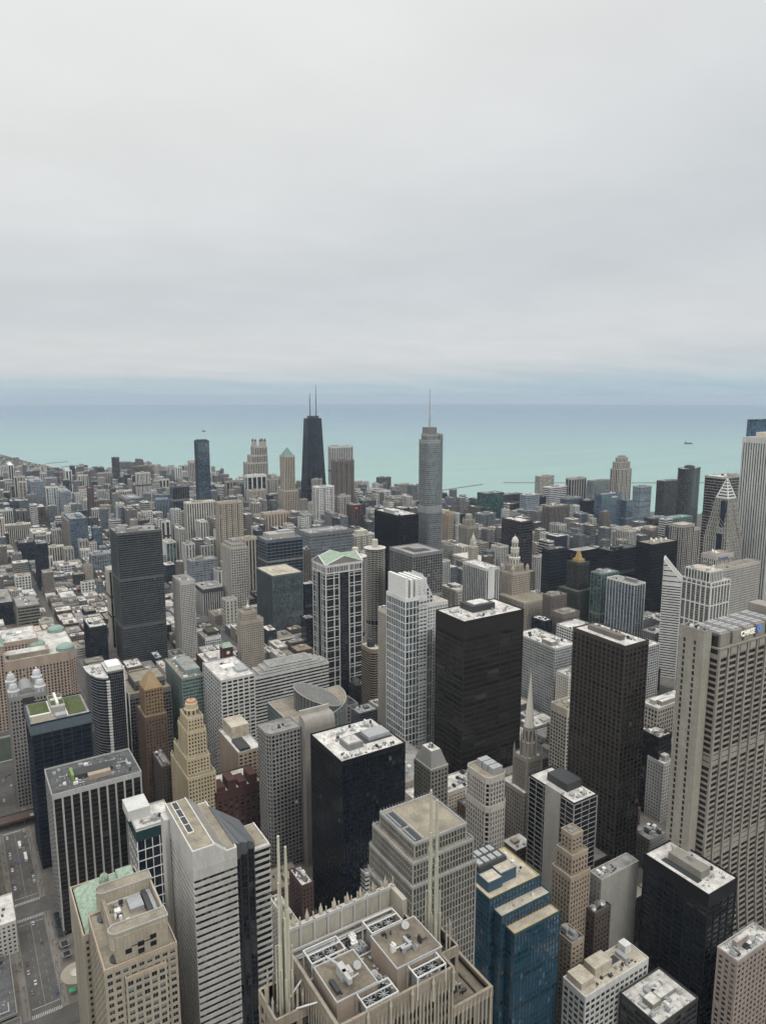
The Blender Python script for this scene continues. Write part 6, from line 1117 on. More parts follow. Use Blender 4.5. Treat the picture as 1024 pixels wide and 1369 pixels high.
# ------------------------------------------------------------------ buildings: key, label, east, north, width, depth, height, wall, glass, roof, facade, extras
TABLE = [
    ('darkwhiteroof', 'black steel office block with a white flat roof and penthouse,beside the tall bank tower',385.0,232.3,29.7,47.5,105, 'K', 'gn', 'rw',(3.9,8.2,0.9,1.1,9),{'pent': 0}),
    ('firstdark', 'tall dark slab of close bronze piers with a white roof,left of the bank tower',438.1,348.0,27.0,52.9,222, 'BZ2', 'gk', 'rw',(3.9,4.3,1.3,0.9,2.5),{'pent': 0}),
    ('daley', 'broad rust black steel courts tower with a white roof and black penthouse',416.4,520.0,76.7,45.5,198, 'BZ', 'gk', 'rw',(5.6,14.6,0.9,1.6,17),{'pent': 0}),
    ('blackwhite', 'black glass tower with wide white columns and construction gear on its roof',49.4,548.2,64.2,43.3,118, 'LG', 'gk', 'rd',(3.8,6.2,1.3,0.35,3.2),{'pent': 0}),
    ('blacklasalle', 'navy black office box with a dirty white roof,at the middle of the foreground',229.3,425.2,54.9,50.5,150, 'K2', 'gn', 'rw',(4,2.9,0.35,0.5,3),{'pent': 0}),
    ('greenroof', 'glass tower topped by a bright green planted roof',45.6,643.0,47.6,48.4,136, 'N', 'gn', 'rg',(4,8.4,0.9,0.4,10),{'pent': 0}),
    ('gridwhite', 'pale concrete office block with an even square window grid and a white roof',226.6,682.1,36.5,59.3,122, 'W2', 'gd', 'rw',(4.1,6.6,1.2,1.6,1.5),{'pent': 0}),
    ('tanblank', 'tan brick block with a blank side wall and black cooling units on its roof',218.5,614.1,23.0,55.9,75, 'T', 'gd', 'rw',(3.9,4.2,1.5,1.5,2.5),{'pent': 0, 'blankW': 1}),
    ('tealnotch', 'sea green glass office block with a gravel roof and raised parapet box',203.5,743.2,23.0,68.0,108, 'TL', 'gt', 'rt',(4,3,0.25,1.5,2),{'pent': 0, 'L2': 1}),
    ('stripedcentre', 'pale office block of continuous white stripes with a stepped slate top',286.1,739.9,95.4,23.5,92, 'W2', 'gd', 'rg',(4,0,0,1.8,2),{'pent': 0, 'top': 'steps'}),
    ('marooncomb', 'maroon brick block with stepped parapets and a tall flue',183.7,577.0,42.2,31.5,62, 'M', 'gd', 'rw',(3.6,5,2.6,1.4,8),{}),
    ('smallglassgrid', 'small dark glass block in a white frame,touching the striped tower',98.3,499.5,26.8,28.0,100, 'W', 'gn', 'rw',(8,5.2,0.5,0.62,1),{'pent': 0, 'band': 9}),
    ('brownmid', 'low brown brick block squeezed between two old towers',154.7,650.1,8.6,33.6,62, 'B', 'gd', 'rg',(3.4,3.2,1.5,1.6,3),{}),
    ('whitecourt', 'low roof of cream terraces behind the navy black box',330.6,471.3,67.7,23.8,60, 'C', 'gd', 'rw',(3.4,3.2,1.5,1.6,3),{}),
    ('mansard', 'grey stone block with a sloped grey attic and vents on its roof',314.9,432.5,16.6,22.9,115, 'G2', 'gd', 'rw',(3.8,3.2,1.3,1.3,2),{'pent': 0, 'top': 'mansard'}),
    ('lasallestone', 'limestone tower with rounded shoulders and three silver cooling boxes on its roof',312.6,360.2,19.1,26.2,142, 'L', 'gd', 'rt',(3.9,2.5,1.25,0.9,4),{'pent': 0, 'top': 'shoulder'}),
    ('darkconcrete', 'black glass block with a pale concrete core strip and white roof',360.7,322.5,23.2,45.0,128, 'K', 'gn', 'rw',(4,7,0.3,0.3,1),{'pent': 0, 'strip': 1}),
    ('artdecobrick', 'slender stepped tan brick tower in front of the black block with the concrete strip',324.5,290.0,17.3,15.9,130, 'T', 'gd', 'rt',(3.5,2.6,1.3,1.3,3),{'pent': 0, 'top': 'deco'}),
    ('paleblank', 'pale concrete block with one blank wall and dark vents on its roof',353.2,289.1,36.7,9.5,92, 'LG2', 'gd', 'rg',(3.5,3.6,2.2,1.7,3),{'pent': 1, 'blankS': 1}),
    ('brownlow', 'narrow brown brick block with a red penthouse',341.2,283.0,14.5,7,76, 'B', 'gd', 'rd',(3.4,3.2,1.5,1.6,3),{}),
    ('whiteell', 'low white office block with a cream roof,tanks and a square court',296.7,249.9,56.2,16.7,62, 'W2', 'gd', 'rc',(4.2,4.4,1.1,1.5,3.5),{'pent': 0, 'win': 1}),
    ('terracewhite', 'low dark block with white roof terraces at the frame bottom',326.2,220.6,35.9,26.9,52, 'DG', 'gd', 'rw',(4,5,0.8,1.2,2),{'pent': 2}),
    ('salmontower', 'pinkish brick block with a pale corner shaft and a red tank',374.4,204.9,37.0,12.0,84, 'P', 'gd', 'rw',(3.6,4,1.8,1.6,3),{'pent': 1, 'win': 1}),
    ('blackcorner', 'black and grey banded block cut by the frame edge',401.7,209.3,56.1,20,52, 'DG', 'gd', 'rw',(4,6,1.2,1.4,4),{'pent': 0}),
    ('tanvents', 'tan brick block with packed rooftop air units,right of the blue glass tower',312.2,275.8,10.1,12.9,72, 'T', 'gd', 'rg',(3.4,3.2,1.5,1.6,3),{'pent': 3}),
    ('whiteblockcourt', 'white roofed low block just left of the stepped spire-topped tower',244.5,417.4,10.6,12.4,58, 'W2', 'gd', 'rw',(3.6,0,0,1.7,1),{'pent': 0}),
    ('alleydark', 'dark brick block with a white roof and sunken court behind the spire',191.8,416.9,8.3,20.3,70, 'B2', 'gd', 'rw',(3.4,3.2,1.5,1.6,3),{'pent': 1}),
    ('alleycream', 'cream roofed low block beside the tall fluted spire',173.8,389.0,6.6,42.9,58, 'C2', 'gd', 'rc',(3.4,3.2,1.5,1.6,3),{'pent': 1}),
    ('darkbehind', 'black glass block with a pale gravel roof between two taller towers',570.5,407.5,18.8,18,85, 'K', 'gn', 'rc',(3.9,5,0.3,1.1,2),{'pent': 0}),
    ('lightslim', 'pale narrow block behind the bank tower end wall',568.7,399.0,20.6,18,62, 'LG', 'gd', 'rw',(3.4,3.2,1.5,1.6,3),{}),
    ('greyalley', 'low grey roofed block at the foot of the bank tower',497.6,358.0,22.5,18,30, 'G', 'gd', 'rg',(3.4,3.2,1.5,1.6,3),{}),
    ('field', 'long stone department store with white roofs and rooftop huts',682.4,491.5,79.1,21.9,55, 'T2', 'gd', 'rw',(5,4.2,1.6,1.6,3),{'pent': 5}),
    ('creamgrid', 'cream concrete block with a grid of square windows and a dark attic band',519.3,479.2,35.1,22.0,98, 'C', 'gd', 'rt',(4,3.6,1.2,1.4,8),{'pent': 0}),
    ('creamgridfar', 'cream low rise beyond the cream grid block',604.9,558.2,51.1,19.2,88, 'C2', 'gd', 'rw',(3.4,3.2,1.5,1.6,3),{}),
    ('glassblock37', 'blue grey glass block with a white roof,right of the rust black tower',618.9,594.7,35.0,69.6,108, 'LG', 'gl', 'rw',(3.6,3,0.35,1.1,2),{'pent': 2}),
    ('whitegridsmall', 'small white block with open square bays and roof boxes',721.3,651.7,40.2,39.7,95, 'W', 'gd', 'rw',(4,4.4,0.9,1.5,2),{'pent': 1}),
    ('brownstep', 'brown stone block with a stepped top,left of the gold tipped tower',748.7,707.5,34.0,22.5,100, 'B3', 'gd', 'rt',(3.8,3,1.5,1.4,7),{}),
    ('brownwide', 'brown office block with dark bands behind the stepped one',772.4,754.3,32.0,18,112, 'B3', 'gd', 'rt',(3.4,3.2,1.5,1.6,3),{'pent': 1}),
    ('navysmall', 'small navy block with a red and white roof',720.9,716.9,15.0,24.6,92, 'N', 'gn', 'rw',(3.8,4.5,0.8,0.4,1.5),{'pent': 1}),
    ('whitesmallblue', 'small white clad block under the pale ornate tower',868.3,874.8,9.0,24.2,72, 'W2', 'gb', 'rw',(3.6,3.2,0.8,1.2,2),{}),
    ('navytower', 'deep navy glass tower of thin bands with a set back top',890.0,877.1,42.2,18.3,148, 'N', 'gn', 'rd',(3.7,2,0.2,0.9,4),{}),
    ('blacklong', 'long black office slab behind the gold tipped tower',967.1,884.1,55.2,27.4,135, 'K2', 'gn', 'rg',(3.8,2,0.2,0.9,2),{'pent': 2}),
    ('blacklow', 'low black office slab under the beige classical block',1106.0,928.2,82.7,32.2,112, 'K', 'gn', 'rd',(3.8,2,0.2,0.8,2),{'pent': 2}),
    ('tealcaps', 'teal glass slab with a grey concrete cap',896.2,766.3,39.7,22.0,128, 'TL2', 'gt', 'rg',(3.5,5,0.5,0.5,1.5),{'pent': 1}),
    ('whiteframe', 'blue glass tower in a white frame with a raised roof frame',888.0,694.7,24.6,53.0,128, 'W', 'gb', 'rg',(3.3,6.2,0.75,0.4,1.5),{'pent': 1, 'sp': 'BG'}),
    ('blackdishes', 'black glass office tower with white satellite dishes on its roof',1066.4,801.0,71.1,34.0,152, 'K2', 'gn', 'rt',(3.9,2,0.25,0.8,9),{'pent': 0, 'dish': 5}),
    ('lowglassterrace', 'low glass block with white terraces behind the bronze slab',777.7,585.8,29.5,21.9,82, 'W2', 'gl', 'rw',(3.6,4,0.4,0.8,1),{'pent': 2}),
    ('creamdish', 'beige office tower of small square windows carrying a rooftop sign band and white dishes',1003.5,638.1,45.0,24.6,170, 'L2', 'gd', 'rt',(3.9,2.6,1.3,1.6,6),{'pent': 0, 'dish': 2}),
    ('creamwall', 'broad beige slab of small square windows right of the sign tower',973.7,611.2,105.7,20,158, 'L2', 'gd', 'rt',(3.9,2.4,1.1,1.7,4),{'pent': 0}),
    ('tealbox', 'dark teal glass box with a pale gravel roof deck,left of the green pedimented tower',460.7,1095.7,56.1,71.9,112, 'TL3', 'gt3', 'rc',(3.9,1.6,0.1,0.45,1.5),{'pent': 0}),
    ('bluehoriz', 'navy glass tower of fine horizontal bands with a light grey rooftop box',495.3,1199.7,71.9,47.1,152, 'BG4', 'gn', 'rg',(3.8,6,0.3,0.95,5),{'pent': 0, 'roofbox': 1}),
    ('ibm', 'black steel and glass tower with a patchy white roof beside the tall silver tower',655.8,1002.7,40.5,79.0,212, 'K2', 'gn', 'rw',(4,1.6,0.25,0.55,4),{'pent': 1}),
    ('leoburnett', 'grey granite tower with a deep framed attic and a flat roof with a dark slot',566.2,827.8,52.4,62.5,188, 'G3', 'gd', 'rg',(4,4.3,1.1,0.7,4),{'pent': 0, 'belt': 1}),
    ('whitestripes', 'white ribbed office tower with a blank white panel,beyond the rust black tower',701.5,824.3,25.0,57.7,150, 'W', 'gd', 'rw',(3.9,4.4,1.5,0.5,3),{'pent': 0, 'blank': 1}),
    ('wrigleynorth', 'cream terracotta block with a tall clock tower on the river',944.5,1134.5,45,90.6,68, 'C', 'gd', 'rw',(3.7,3,1.3,1.2,3),{'pent': 0, 'top': 'clock'}),
    ('creamriver', 'cream stone block at the river bridge,under the clock tower block',772.0,988.6,31.1,45.4,66, 'C', 'gd', 'rw',(3.7,3,1.3,1.2,3),{'pent': 2}),
    ('darkgrid', 'dark brown gridded office tower with a white roof beyond the ornate domed tower',1035.8,1108.8,33.9,59.6,150, 'B4', 'gn', 'rw',(3.9,5,0.35,1.2,3),{'pent': 0}),
    ('bluegreyapt', 'blue grey glass tower with a rounded gabled top,right of the gothic crowned tower',1225.8,1464.3,47.5,28.6,99.2, 'BG', 'gg', 'rg',(3.3,2.4,0.5,0.9,3),{'pent': 1}),
    ('golddome', 'tan hotel tower with a gold onion dome',1079.8,1428.1,21.5,18,117.2, 'T', 'gd', 'rt',(3.4,3.2,1.5,1.6,3),{'pent': 0, 'top': 'dome'}),
    ('sevenwhite', 'creamy round topped block with a raised centre',789.7,1392.2,52.2,18,99.0, 'C2', 'gd', 'rc',(3.3,3,1.1,1.3,3),{'pent': 0, 'roofbox': 2}),
    ('apparel', 'wide blue grey office block of dark ribbons behind the green pedimented tower',656.5,1353.3,105.5,60,122.6, 'G4', 'gl', 'rg',(4,0,0,1.7,6),{'pent': 1}),
    ('greentop', 'green tinted glass tower with a flat oval cap in front of the wide ribbon block',744.8,1478.7,36.1,18,74.7, 'TL2', 'gg', 'rc',(3.4,3,0.4,0.9,2),{'pent': 1}),
    ('brownslim', 'slim grey brown tower with a white roof behind the teal box',635.0,1338.5,15.8,18,93.4, 'B3', 'gd', 'rw',(3.6,3,1.6,0.4,3),{'pent': 1}),
    ('curvewhite', 'low navy glass block with a white curved roof',522.7,1098.3,19.0,18,87.6, 'N', 'gn', 'rw',(3.8,0,0,1,1.5),{'pent': 0}),
    ('curvenavy', 'rounded low navy block under the green pedimented tower',480.9,1010.0,16.3,18,56.1, 'N', 'gn', 'rg',(3.8,0,0,0.8,1),{'pent': 1}),
    ('hotelround', 'brown concrete hotel with rounded bays and a black drum on top',441.9,736.9,15.6,30.3,96, 'B5', 'gk', 'rc',(3.3,0,0,1.2,5),{'pent': 0, 'top': 'drum'}),
    ('lowstripes', 'low white striped tower behind the brown hotel',565.4,973.8,11.5,18,43.9, 'W2', 'gd', 'rw',(3,0,0,1.3,2),{}),
    ('creamribs', 'slim cream ribbed shaft left of the stepped white tower',423.7,672.5,9.3,18,168, 'C', 'gd', 'rc',(3.9,2.4,0.9,0.3,4),{'pent': 0}),
    ('blackbox2', 'dark low block beside the brown hotel',445.6,784.2,16.3,29.0,30, 'DG', 'gd', 'rd',(3.4,3.2,1.5,1.6,3),{}),
    ('beigetower', 'tall beige apartment tower with a grey centre strip and stepped top',443.4,1249.3,32.6,49.9,140.5, 'L', 'gb', 'rg',(3.1,3.4,1.5,1.1,3),{'pent': 0, 'top': 'stepped'}),
    ('pinktower', 'pale pink apartment tower half hidden behind the beige one',508.9,1363.2,34.2,25,125.3, 'P2', 'gd', 'rt',(3.1,3.6,1.8,0.5,4),{'pent': 1}),
    ('palegrid', 'slender pale concrete tower of tiny square windows with a curved roof screen',298.5,1076.4,22.4,41.6,129.4, 'L3', 'gd', 'rg',(3,2.6,0.9,1,6),{'pent': 1}),
    ('blueapt', 'blue grey apartment slab with a gently stepped roof',422.9,1436.6,57.1,30,74.1, 'BG', 'gl', 'rg',(3,4.5,0.6,1.2,2.5),{'pent': 2}),
    ('topoffice', 'white ribbed office block with a black attic',399.6,1287.5,38.0,44.3,54.5, 'W2', 'gn', 'rg',(3.8,3.4,1.1,0.3,10),{'pent': 1, 'dark': 1}),
    ('nblackslab', 'tall dark grey glass tower with rows of uneven panes,dominant at the left',215.5,1105.7,65.9,54.9,209.0, 'DG4', 'gn', 'rg',(3.6,3.1,0.3,1.15,3),{'pent': 4, 'belt': 2}),
    ('creambehind', 'slim cream tower tucked behind the dark grey glass tower',217.3,1198.9,16.5,30.6,132.2, 'C', 'gd', 'rw',(3,3,1,1,3),{'pent': 0}),
    ('bluenavy', 'navy glass tower with a busy white roof near the great stone mart',171.2,1126.0,24.5,56.5,63.1, 'N', 'gn', 'rw',(3.8,3.4,0.25,0.7,2),{'pent': 3}),
    ('artdecopink', 'pinkish cream setback tower with a pale pointed finial',364.0,991.6,35.7,18,90.4, 'P2', 'gd', 'rt',(3.6,3.2,1.7,1.6,5),{'pent': 0, 'top': 'finial'}),
    ('clockred', 'maroon brick market house with a clock tower under a green roof',301.9,951.9,45.0,66.1,30, 'M', 'gd', 'rw',(4,4,1.6,1.5,2),{'pent': 1, 'top': 'clockgreen'}),
    ('greencourt', 'white framed block with a green court on its roof',337.0,1083.5,25.0,43.0,27.9, 'W2', 'gb', 'rg',(3.8,3.5,0.8,1,4),{'pent': 0, 'green': 1}),
    ('lowwall', 'cream blank walled block left of the pinkish setback tower',405.0,1176.4,20.8,19.5,57.9, 'C', 'gb', 'rg',(4,6,4,1,3),{'pent': 0}),
    ('xmast', 'white framed slender tower with a pointed white top,far left',236.7,3375.8,18.3,75.1,127.7, 'W2', 'gd', 'rw',(3.2,4,1.4,0.5,3),{'top': 'point'}),
    ('twinbeigeA', 'beige slab tower beside the slender pointed one',214.5,2834.4,34.8,24,130.0, 'L', 'gd', 'rw',(3,4,1.8,1,3),{}),
    ('twinbeigeB', 'taller fronted beige slab with a dark middle strip',219.2,2718.4,20.8,24,122.7, 'L', 'gd', 'rw',(3,4,1.8,1,3),{}),
    ('paleglass', 'light blue grey glass slab in a pale frame',251.1,2662.8,37.0,110,127.6, 'BG2', 'gl', 'rg',(3.2,2.4,0.3,0.9,2),{}),
    ('whitelantern', 'small white tower with an open crown',331.8,3134.8,23.3,20,109.3, 'W2', 'gd', 'rw',(3,4,0.6,1.0,2),{}),
    ('greyframe', 'dark fronted apartment block in a pale frame',337.2,3035.6,40.3,22.7,99.0, 'LG', 'gd', 'rg',(3,2.4,0.3,0.9,3),{}),
    ('brownpair', 'grey brown tower between two pale blocks',392.4,3225.0,21.5,22,100.8, 'B3', 'gd', 'rg',(3,4,0.6,1.0,2),{}),
    ('whitestripefar', 'white tower of vertical black stripes',433.9,3199.2,23.1,22,108.6, 'W', 'gd', 'rw',(3.4,5,2.2,0.3,2),{}),
    ('creamfar', 'cream apartment slab near the shore at the far left',463.6,3077.7,36.9,22,97.9, 'C', 'gd', 'rw',(3.4,3.2,1.5,1.6,3),{}),
    ('salmon', 'small salmon pink block',418.4,2787.8,20.6,22,84.9, 'S', 'gd', 'rw',(3.4,3.2,1.5,1.6,3),{}),
    ('creamrow', 'row of three cream blocks joined together',412.7,2876.1,47.8,20,45.9, 'C', 'gd', 'rw',(3,4,2.4,1,3),{}),
    ('maroonslab', 'narrow maroon brown slab tower',406.1,2514.1,17.6,23.8,111.5, 'M2', 'gd', 'rg',(3.4,3.2,1.5,1.6,3),{}),
    ('tallcreamA', 'white and glass apartment tower with a finned crown',278.9,2510.4,35.6,22,123.0, 'W2', 'gl', 'rw',(3,3,0.9,1,3),{}),
    ('tallcreamB', 'glass tower with one broad cream end wall',317.1,2486.6,31.5,110,108.4, 'BG2', 'gl', 'rg',(3,2.6,0.4,1,2),{'blankW': 1}),
    ('brownfort', 'brown brick block with two white roofs',229.2,2448.0,35.3,73.6,69.3, 'B2', 'gd', 'rw',(3.4,3.2,1.5,1.6,3),{}),
    ('whitetwins', 'white ribbed slab pair at the left edge',134.5,2392.0,34.0,22,75.5, 'W2', 'gd', 'rw',(3.1,3,1.2,0.4,3),{}),
    ('greyfort', 'brown grey block with dark windows behind the white ribbed slab',181.3,2419.1,30.0,48.9,65.5, 'B3', 'gd', 'rg',(3.4,3.2,1.5,1.6,3),{}),
    ('creamcomb', 'cream block of deep vertical slots',137.0,2259.9,66.5,24,50.1, 'C', 'gd', 'rc',(3.1,3,1.2,0.3,2),{}),
    ('creamend', 'plain cream slab cut by the left edge',101.8,2233.2,32.4,22,76.7, 'C', 'gd', 'rw',(3.4,3.2,1.5,1.6,3),{}),
    ('creamgridfar2', 'cream lattice block with a small tower house',189.4,2065.4,31.8,71.3,55.0, 'C', 'gd', 'rw',(3,3,0.8,1.1,2.5),{}),
    ('brickblue', 'blue glass tower with a brick left wing',267.4,1954.0,41.6,110,101.6, 'BL', 'gb', 'rg',(3.2,4,0.3,1.1,2),{'pent': 1, 'brickW': 1}),
    ('bluefin', 'slim bright blue glass tower with a white top',320.6,1951.9,22.6,18,73.2, 'BL', 'gb', 'rw',(3.2,3,0.3,0.9,3),{}),
    ('darktallW', 'dark blue black tower with a brown side wall',143.4,1915.2,33.1,47.4,58.3, 'N', 'gn', 'rd',(3.2,3,0.3,0.9,2),{}),
    ('navytallW', 'navy glass tower on a brown base in the near west blocks',157.4,1649.7,20.0,61.9,102.2, 'N', 'gn', 'rg',(3.2,3,0.3,0.7,2),{'pent': 2}),
    ('creamslots', 'cream striped apartment slab beside the navy glass tower',208.6,1902.4,33.5,20,43.9, 'C', 'gd', 'rc',(3,3.2,1.3,0.3,2),{}),
    ('whiteglasslow', 'white framed glass block with a tan roof edge',210.0,1736.9,38.4,22,30.0, 'W', 'gl', 'rw',(3.3,4.5,0.7,0.8,1.5),{}),
    ('stepwhite', 'stepped white apartment tower like a pyramid',95.8,1444.3,32.8,60.6,46.3, 'W2', 'gg', 'rw',(3,3,1,1,2),{'pent': 0, 'top': 'pyr'}),
    ('navyedge', 'navy glass block in a white grid at the left edge',57.6,1426.8,30.8,110,42.3, 'N', 'gn', 'rg',(3.6,3.2,0.4,0.7,2),{}),
    ('greybase', 'grey banded parking deck in front of the stepped white tower',91.6,1366.7,34.8,71.3,46.8, 'G2', 'gd', 'rg',(3.4,0,0,1.5,2),{'pent': 0}),
    ('greylight', 'pale glass box with a white frame left of the dark grey tower',275.0,1712.6,42.8,34,53.3, 'BG3', 'gl', 'rg',(4,3.2,0.3,0.4,2),{}),
    ('shoreslab', 'dark grey slab tower by the lake shore',687.5,3523.7,29.2,26,128.4, 'DG2', 'gd', 'rw',(3,4,0.6,1.0,2),{}),
    ('shoreslab2', 'grey block with rounded corners by the lake shore',710.1,3442.3,42.1,30,110.6, 'G3', 'gd', 'rg',(3,4,0.6,1.0,2),{}),
    ('shorebrown', 'low brownish tower beside the pale curved slab',722.7,3275.5,62.2,24,104.5, 'B3', 'gd', 'rg',(3,4,0.6,1.0,2),{}),
    ('palecurve', 'tall pale concrete slab of fine windows on the left',585.9,2603.2,47.1,24,143.4, 'L3', 'gd', 'rw',(3,2.4,1,1.2,3),{}),
    ('greywhitefar', 'grey white apartment block in front of the lake shore slab',549.8,3127.0,44.6,22,97.7, 'LG2', 'gd', 'rw',(3,4,0.6,1.0,2),{}),
    ('stripefar', 'dark block with white vertical end walls',642.2,3069.5,25.7,22,91.4, 'DG2', 'gd', 'rw',(3.2,6,1.6,0.5,2),{}),
    ('creamthin', 'slim white tower with brown sides',848.3,3050.7,29.0,20,113.5, 'W2', 'gd', 'rw',(3,5,3,0.6,3),{}),
    ('bluecream', 'blue glass block with a cream middle panel',707.9,2828.4,52.7,24,89.3, 'C', 'gn', 'rg',(3.2,6.5,2.6,0.6,3),{}),
    ('navytall', 'tall navy glass tower of thin vertical white lines',558.8,2047.9,48.4,28,156.5, 'N3', 'gn', 'rd',(3.2,4.2,0.5,0.5,2),{}),
    ('bluewhitegrid', 'blue tower with a white lined front',559.4,2238.5,37.2,22,96.6, 'BG2', 'gb', 'rw',(3.2,2.8,0.6,0.5,3),{}),
    ('bluebehind', 'plain blue slab rising behind the white lined tower',574.5,2263.5,42.5,22,104.8, 'BL', 'gb', 'rg',(3.2,3,0.3,0.8,2),{}),
    ('blueglassmid', 'blue glass block with light bands and a tan side',518.9,2461.1,45.4,110,74.1, 'BG2', 'gb', 'rg',(3.4,0,0,1,2),{'brickW': 1}),
    ('creamstripe', 'cream block of vertical stripes with a domed roof screen',524.9,2680.9,57.8,24,72.9, 'C', 'gd', 'rw',(3,3,1.3,0.4,3),{}),
    ('brownmidrise', 'narrow dark brown tower behind the cream striped block',506.0,2653.0,15.4,24,88.2, 'B2', 'gd', 'rg',(3.4,3.2,1.5,1.6,3),{}),
    ('brownbroad', 'broad reddish brown block',429.7,2551.6,53.5,26,62.1, 'B3', 'gd', 'rt',(3.4,3.2,1.5,1.6,3),{}),
    ('greycurve', 'grey block with a rounded white cap',552.8,2308.1,32.0,22,56.2, 'G3', 'gd', 'rw',(3.4,3.2,1.5,1.6,3),{}),
    ('whiteslab', 'white slab with two dark window strips',474.2,1866.8,24.4,20,88.5, 'W2', 'gd', 'rw',(3.1,7,3.4,0.3,2.5),{}),
    ('tealcream', 'teal glass tower with a cream left end',437.2,1678.8,23.0,44.1,69.6, 'W2', 'gt', 'rc',(3.1,5,0.6,0.4,2),{'blankW': 1}),
    ('longcreamapt', 'wide cream and grey striped apartment tower with a raised centre',529.3,1811.5,75.8,28,140.9, 'C2', 'gg', 'rc',(3,3.6,1.5,0.4,2.5),{'pent': 1}),
    ('tanapt', 'tan apartment tower with a shallow pediment top',528.0,1555.1,55.5,28,173.7, 'T3', 'gd', 'rt',(3,2.7,1.2,1.3,3),{'pent': 1}),
    ('onechicagolow', 'beige stepped tower with a dark crown against the dark glass shaft',848.9,2837.8,32.2,26,155.6, 'L', 'gd', 'rd',(3.2,3,1.4,0.6,7),{}),
    ('onechicago', 'very tall dark blue glass shaft in the near north blocks',585.2,1877.8,30.7,30,296, 'N2', 'gb', 'rd',(3.4,3,0.2,0.5,3),{'pent': 0}),
    ('whiteframetower', 'white framed tower with dark glass bays,below the four lantern tower',886.0,2303.4,68.7,26,145.9, 'W', 'gd', 'rw',(3.4,7,1.8,0.6,7),{}),
    ('gablebeige', 'beige tower with a broad sloped top in front of the white framed one',857.4,2216.2,61.1,24,105.9, 'L', 'gd', 'rt',(3.2,3,1.5,1.3,4),{'pent': 1}),
    ('palemid', 'pale grey slab between the dark shaft and the beige gabled tower',880.2,2500.4,48.9,22,104.3, 'LG2', 'gd', 'rg',(3,5,1.6,0.7,3),{}),
    ('bluemid', 'light blue glass block with a white frame',908.5,2442.1,28.6,22,103.0, 'BG2', 'gb', 'rg',(3,4,0.6,0.7,2),{}),
    ('shoregrey', 'grey tower by the beach,left of the pale slab',1045.3,3044.4,38.0,22,70.4, 'G3', 'gd', 'rg',(3,4,0.6,1.0,2),{}),
    ('blackwhitepair', 'white block with two black window strips',874.3,2632.9,49.0,22,75.4, 'W2', 'gd', 'rw',(3,7,2.8,0.3,3),{}),
    ('peachtopblue', 'grey blue glass block with a peach parapet',737.1,1911.4,43.7,22,74.7, 'P2', 'gb', 'rt',(3.1,3,0.7,0.5,4),{'pent': 1}),
    ('peach', 'peach stone hotel with dark recessed glass bays',736.3,1791.6,71.2,30,98.1, 'P3', 'gd', 'rg',(3.2,5,2.6,0.7,5),{'pent': 1}),
    ('greyslab', 'plain pale grey slab behind the peach hotel',982.0,2356.7,40.4,24,120.5, 'LG2', 'gd', 'rg',(3,3,1.6,1.4,3),{}),
    ('glasscap', 'glass tower with white capped terraces left of the green pyramid tower',940.3,2233.8,58.2,24,85.3, 'G3', 'gl', 'rw',(3.2,3,0.7,1,3),{'pent': 1}),
    ('masonmass', 'plain tan stone block of shelf like masses by the black tapered tower',889.4,1922.1,51.1,40,66.4, 'L', 'gd', 'rt',(4,8,6,2,6),{'pent': 1}),
    ('steppedwhite', 'stepped white block at the foot of the black tapered tower',1005.3,2124.2,38.7,30,58.2, 'LG', 'gd', 'rw',(3.8,0,0,1.8,2),{'pent': 1}),
    ('whitegridtower', 'white gridded apartment tower with a tall core,in front of the black tapered tower',921.4,1848.3,58.0,26,152.6, 'W', 'gg', 'rw',(3,3.4,1,1.1,3),{'pent': 1}),
    ('greyback', 'grey beige tower directly behind the white gridded one',1023.5,2079.5,34.8,24,146.6, 'L', 'gd', 'rw',(3.1,3,1.3,0.8,3),{'pent': 1}),
    ('tanstepped', 'tan stone tower with a stepped crown below the brown granite tower',995.7,1855.9,43.6,24,118.6, 'L', 'gd', 'rt',(3.2,3,1.3,1.2,4),{'pent': 2}),
    ('navyslim', 'slim navy slab beside the white gridded tower',1032.7,1947.9,13.8,24,111.9, 'N', 'gn', 'rw',(3.6,3.2,0.8,1.2,2),{}),
    ('browndark', 'dark brown block with a red lit sign',986.8,1756.0,38.5,30,105.1, 'B2', 'gd', 'rg',(3.4,3.2,1.5,1.6,3),{'redsign': 1}),
    ('watertower', 'white ribbed tower with a flat crown behind the brown granite tower',1017.4,1929.3,73.1,26,262, 'W2', 'gd', 'rg',(3.2,3.4,1.5,0.4,4),{'pent': 1}),
    ('olympia', 'brown granite tower with a small window grid,right of the black tapered tower',1001.7,1879.0,63.7,26,223, 'B6', 'gd', 'rg',(3.2,3.2,1.5,1.5,3),{}),
    ('whiteslabbeach', 'white slab with a brown side behind the navy block',1394.2,2449.1,32.9,22,80.0, 'W2', 'gd', 'rw',(3,4,0.6,1.0,2),{}),
    ('navylow', 'navy mid block with a stepped roof,right of the brown granite tower',1365.4,2372.5,40.6,24,64.7, 'N', 'gn', 'rg',(3.6,3.2,0.8,1.2,2),{'pent': 1}),
    ('greysquare', 'brown grey square tower by the lake,left of the silver tower',1434.6,2329.4,51.6,24,102.7, 'B3', 'gd', 'rg',(3,4,0.6,1.0,2),{'pent': 1}),
    ('shoredome', 'grey beige block with a shallow roof crown near the shore',1472.7,2260.3,55.3,24,81.1, 'L', 'gd', 'rt',(3,4,0.6,1.0,2),{'pent': 1}),
    ('whitegridshore', 'white square gridded hospital tower with a navy cap',1284.0,2092.4,49.5,79.5,87.4, 'W2', 'gb', 'rg',(4,4,1.3,1.4,5),{'pent': 1}),
    ('navystrip', 'dark tower of fine white verticals beside the black office tower',1060.3,1815.7,44.1,24,106.1, 'N3', 'gd', 'rg',(3.4,4,1,0.4,2),{}),
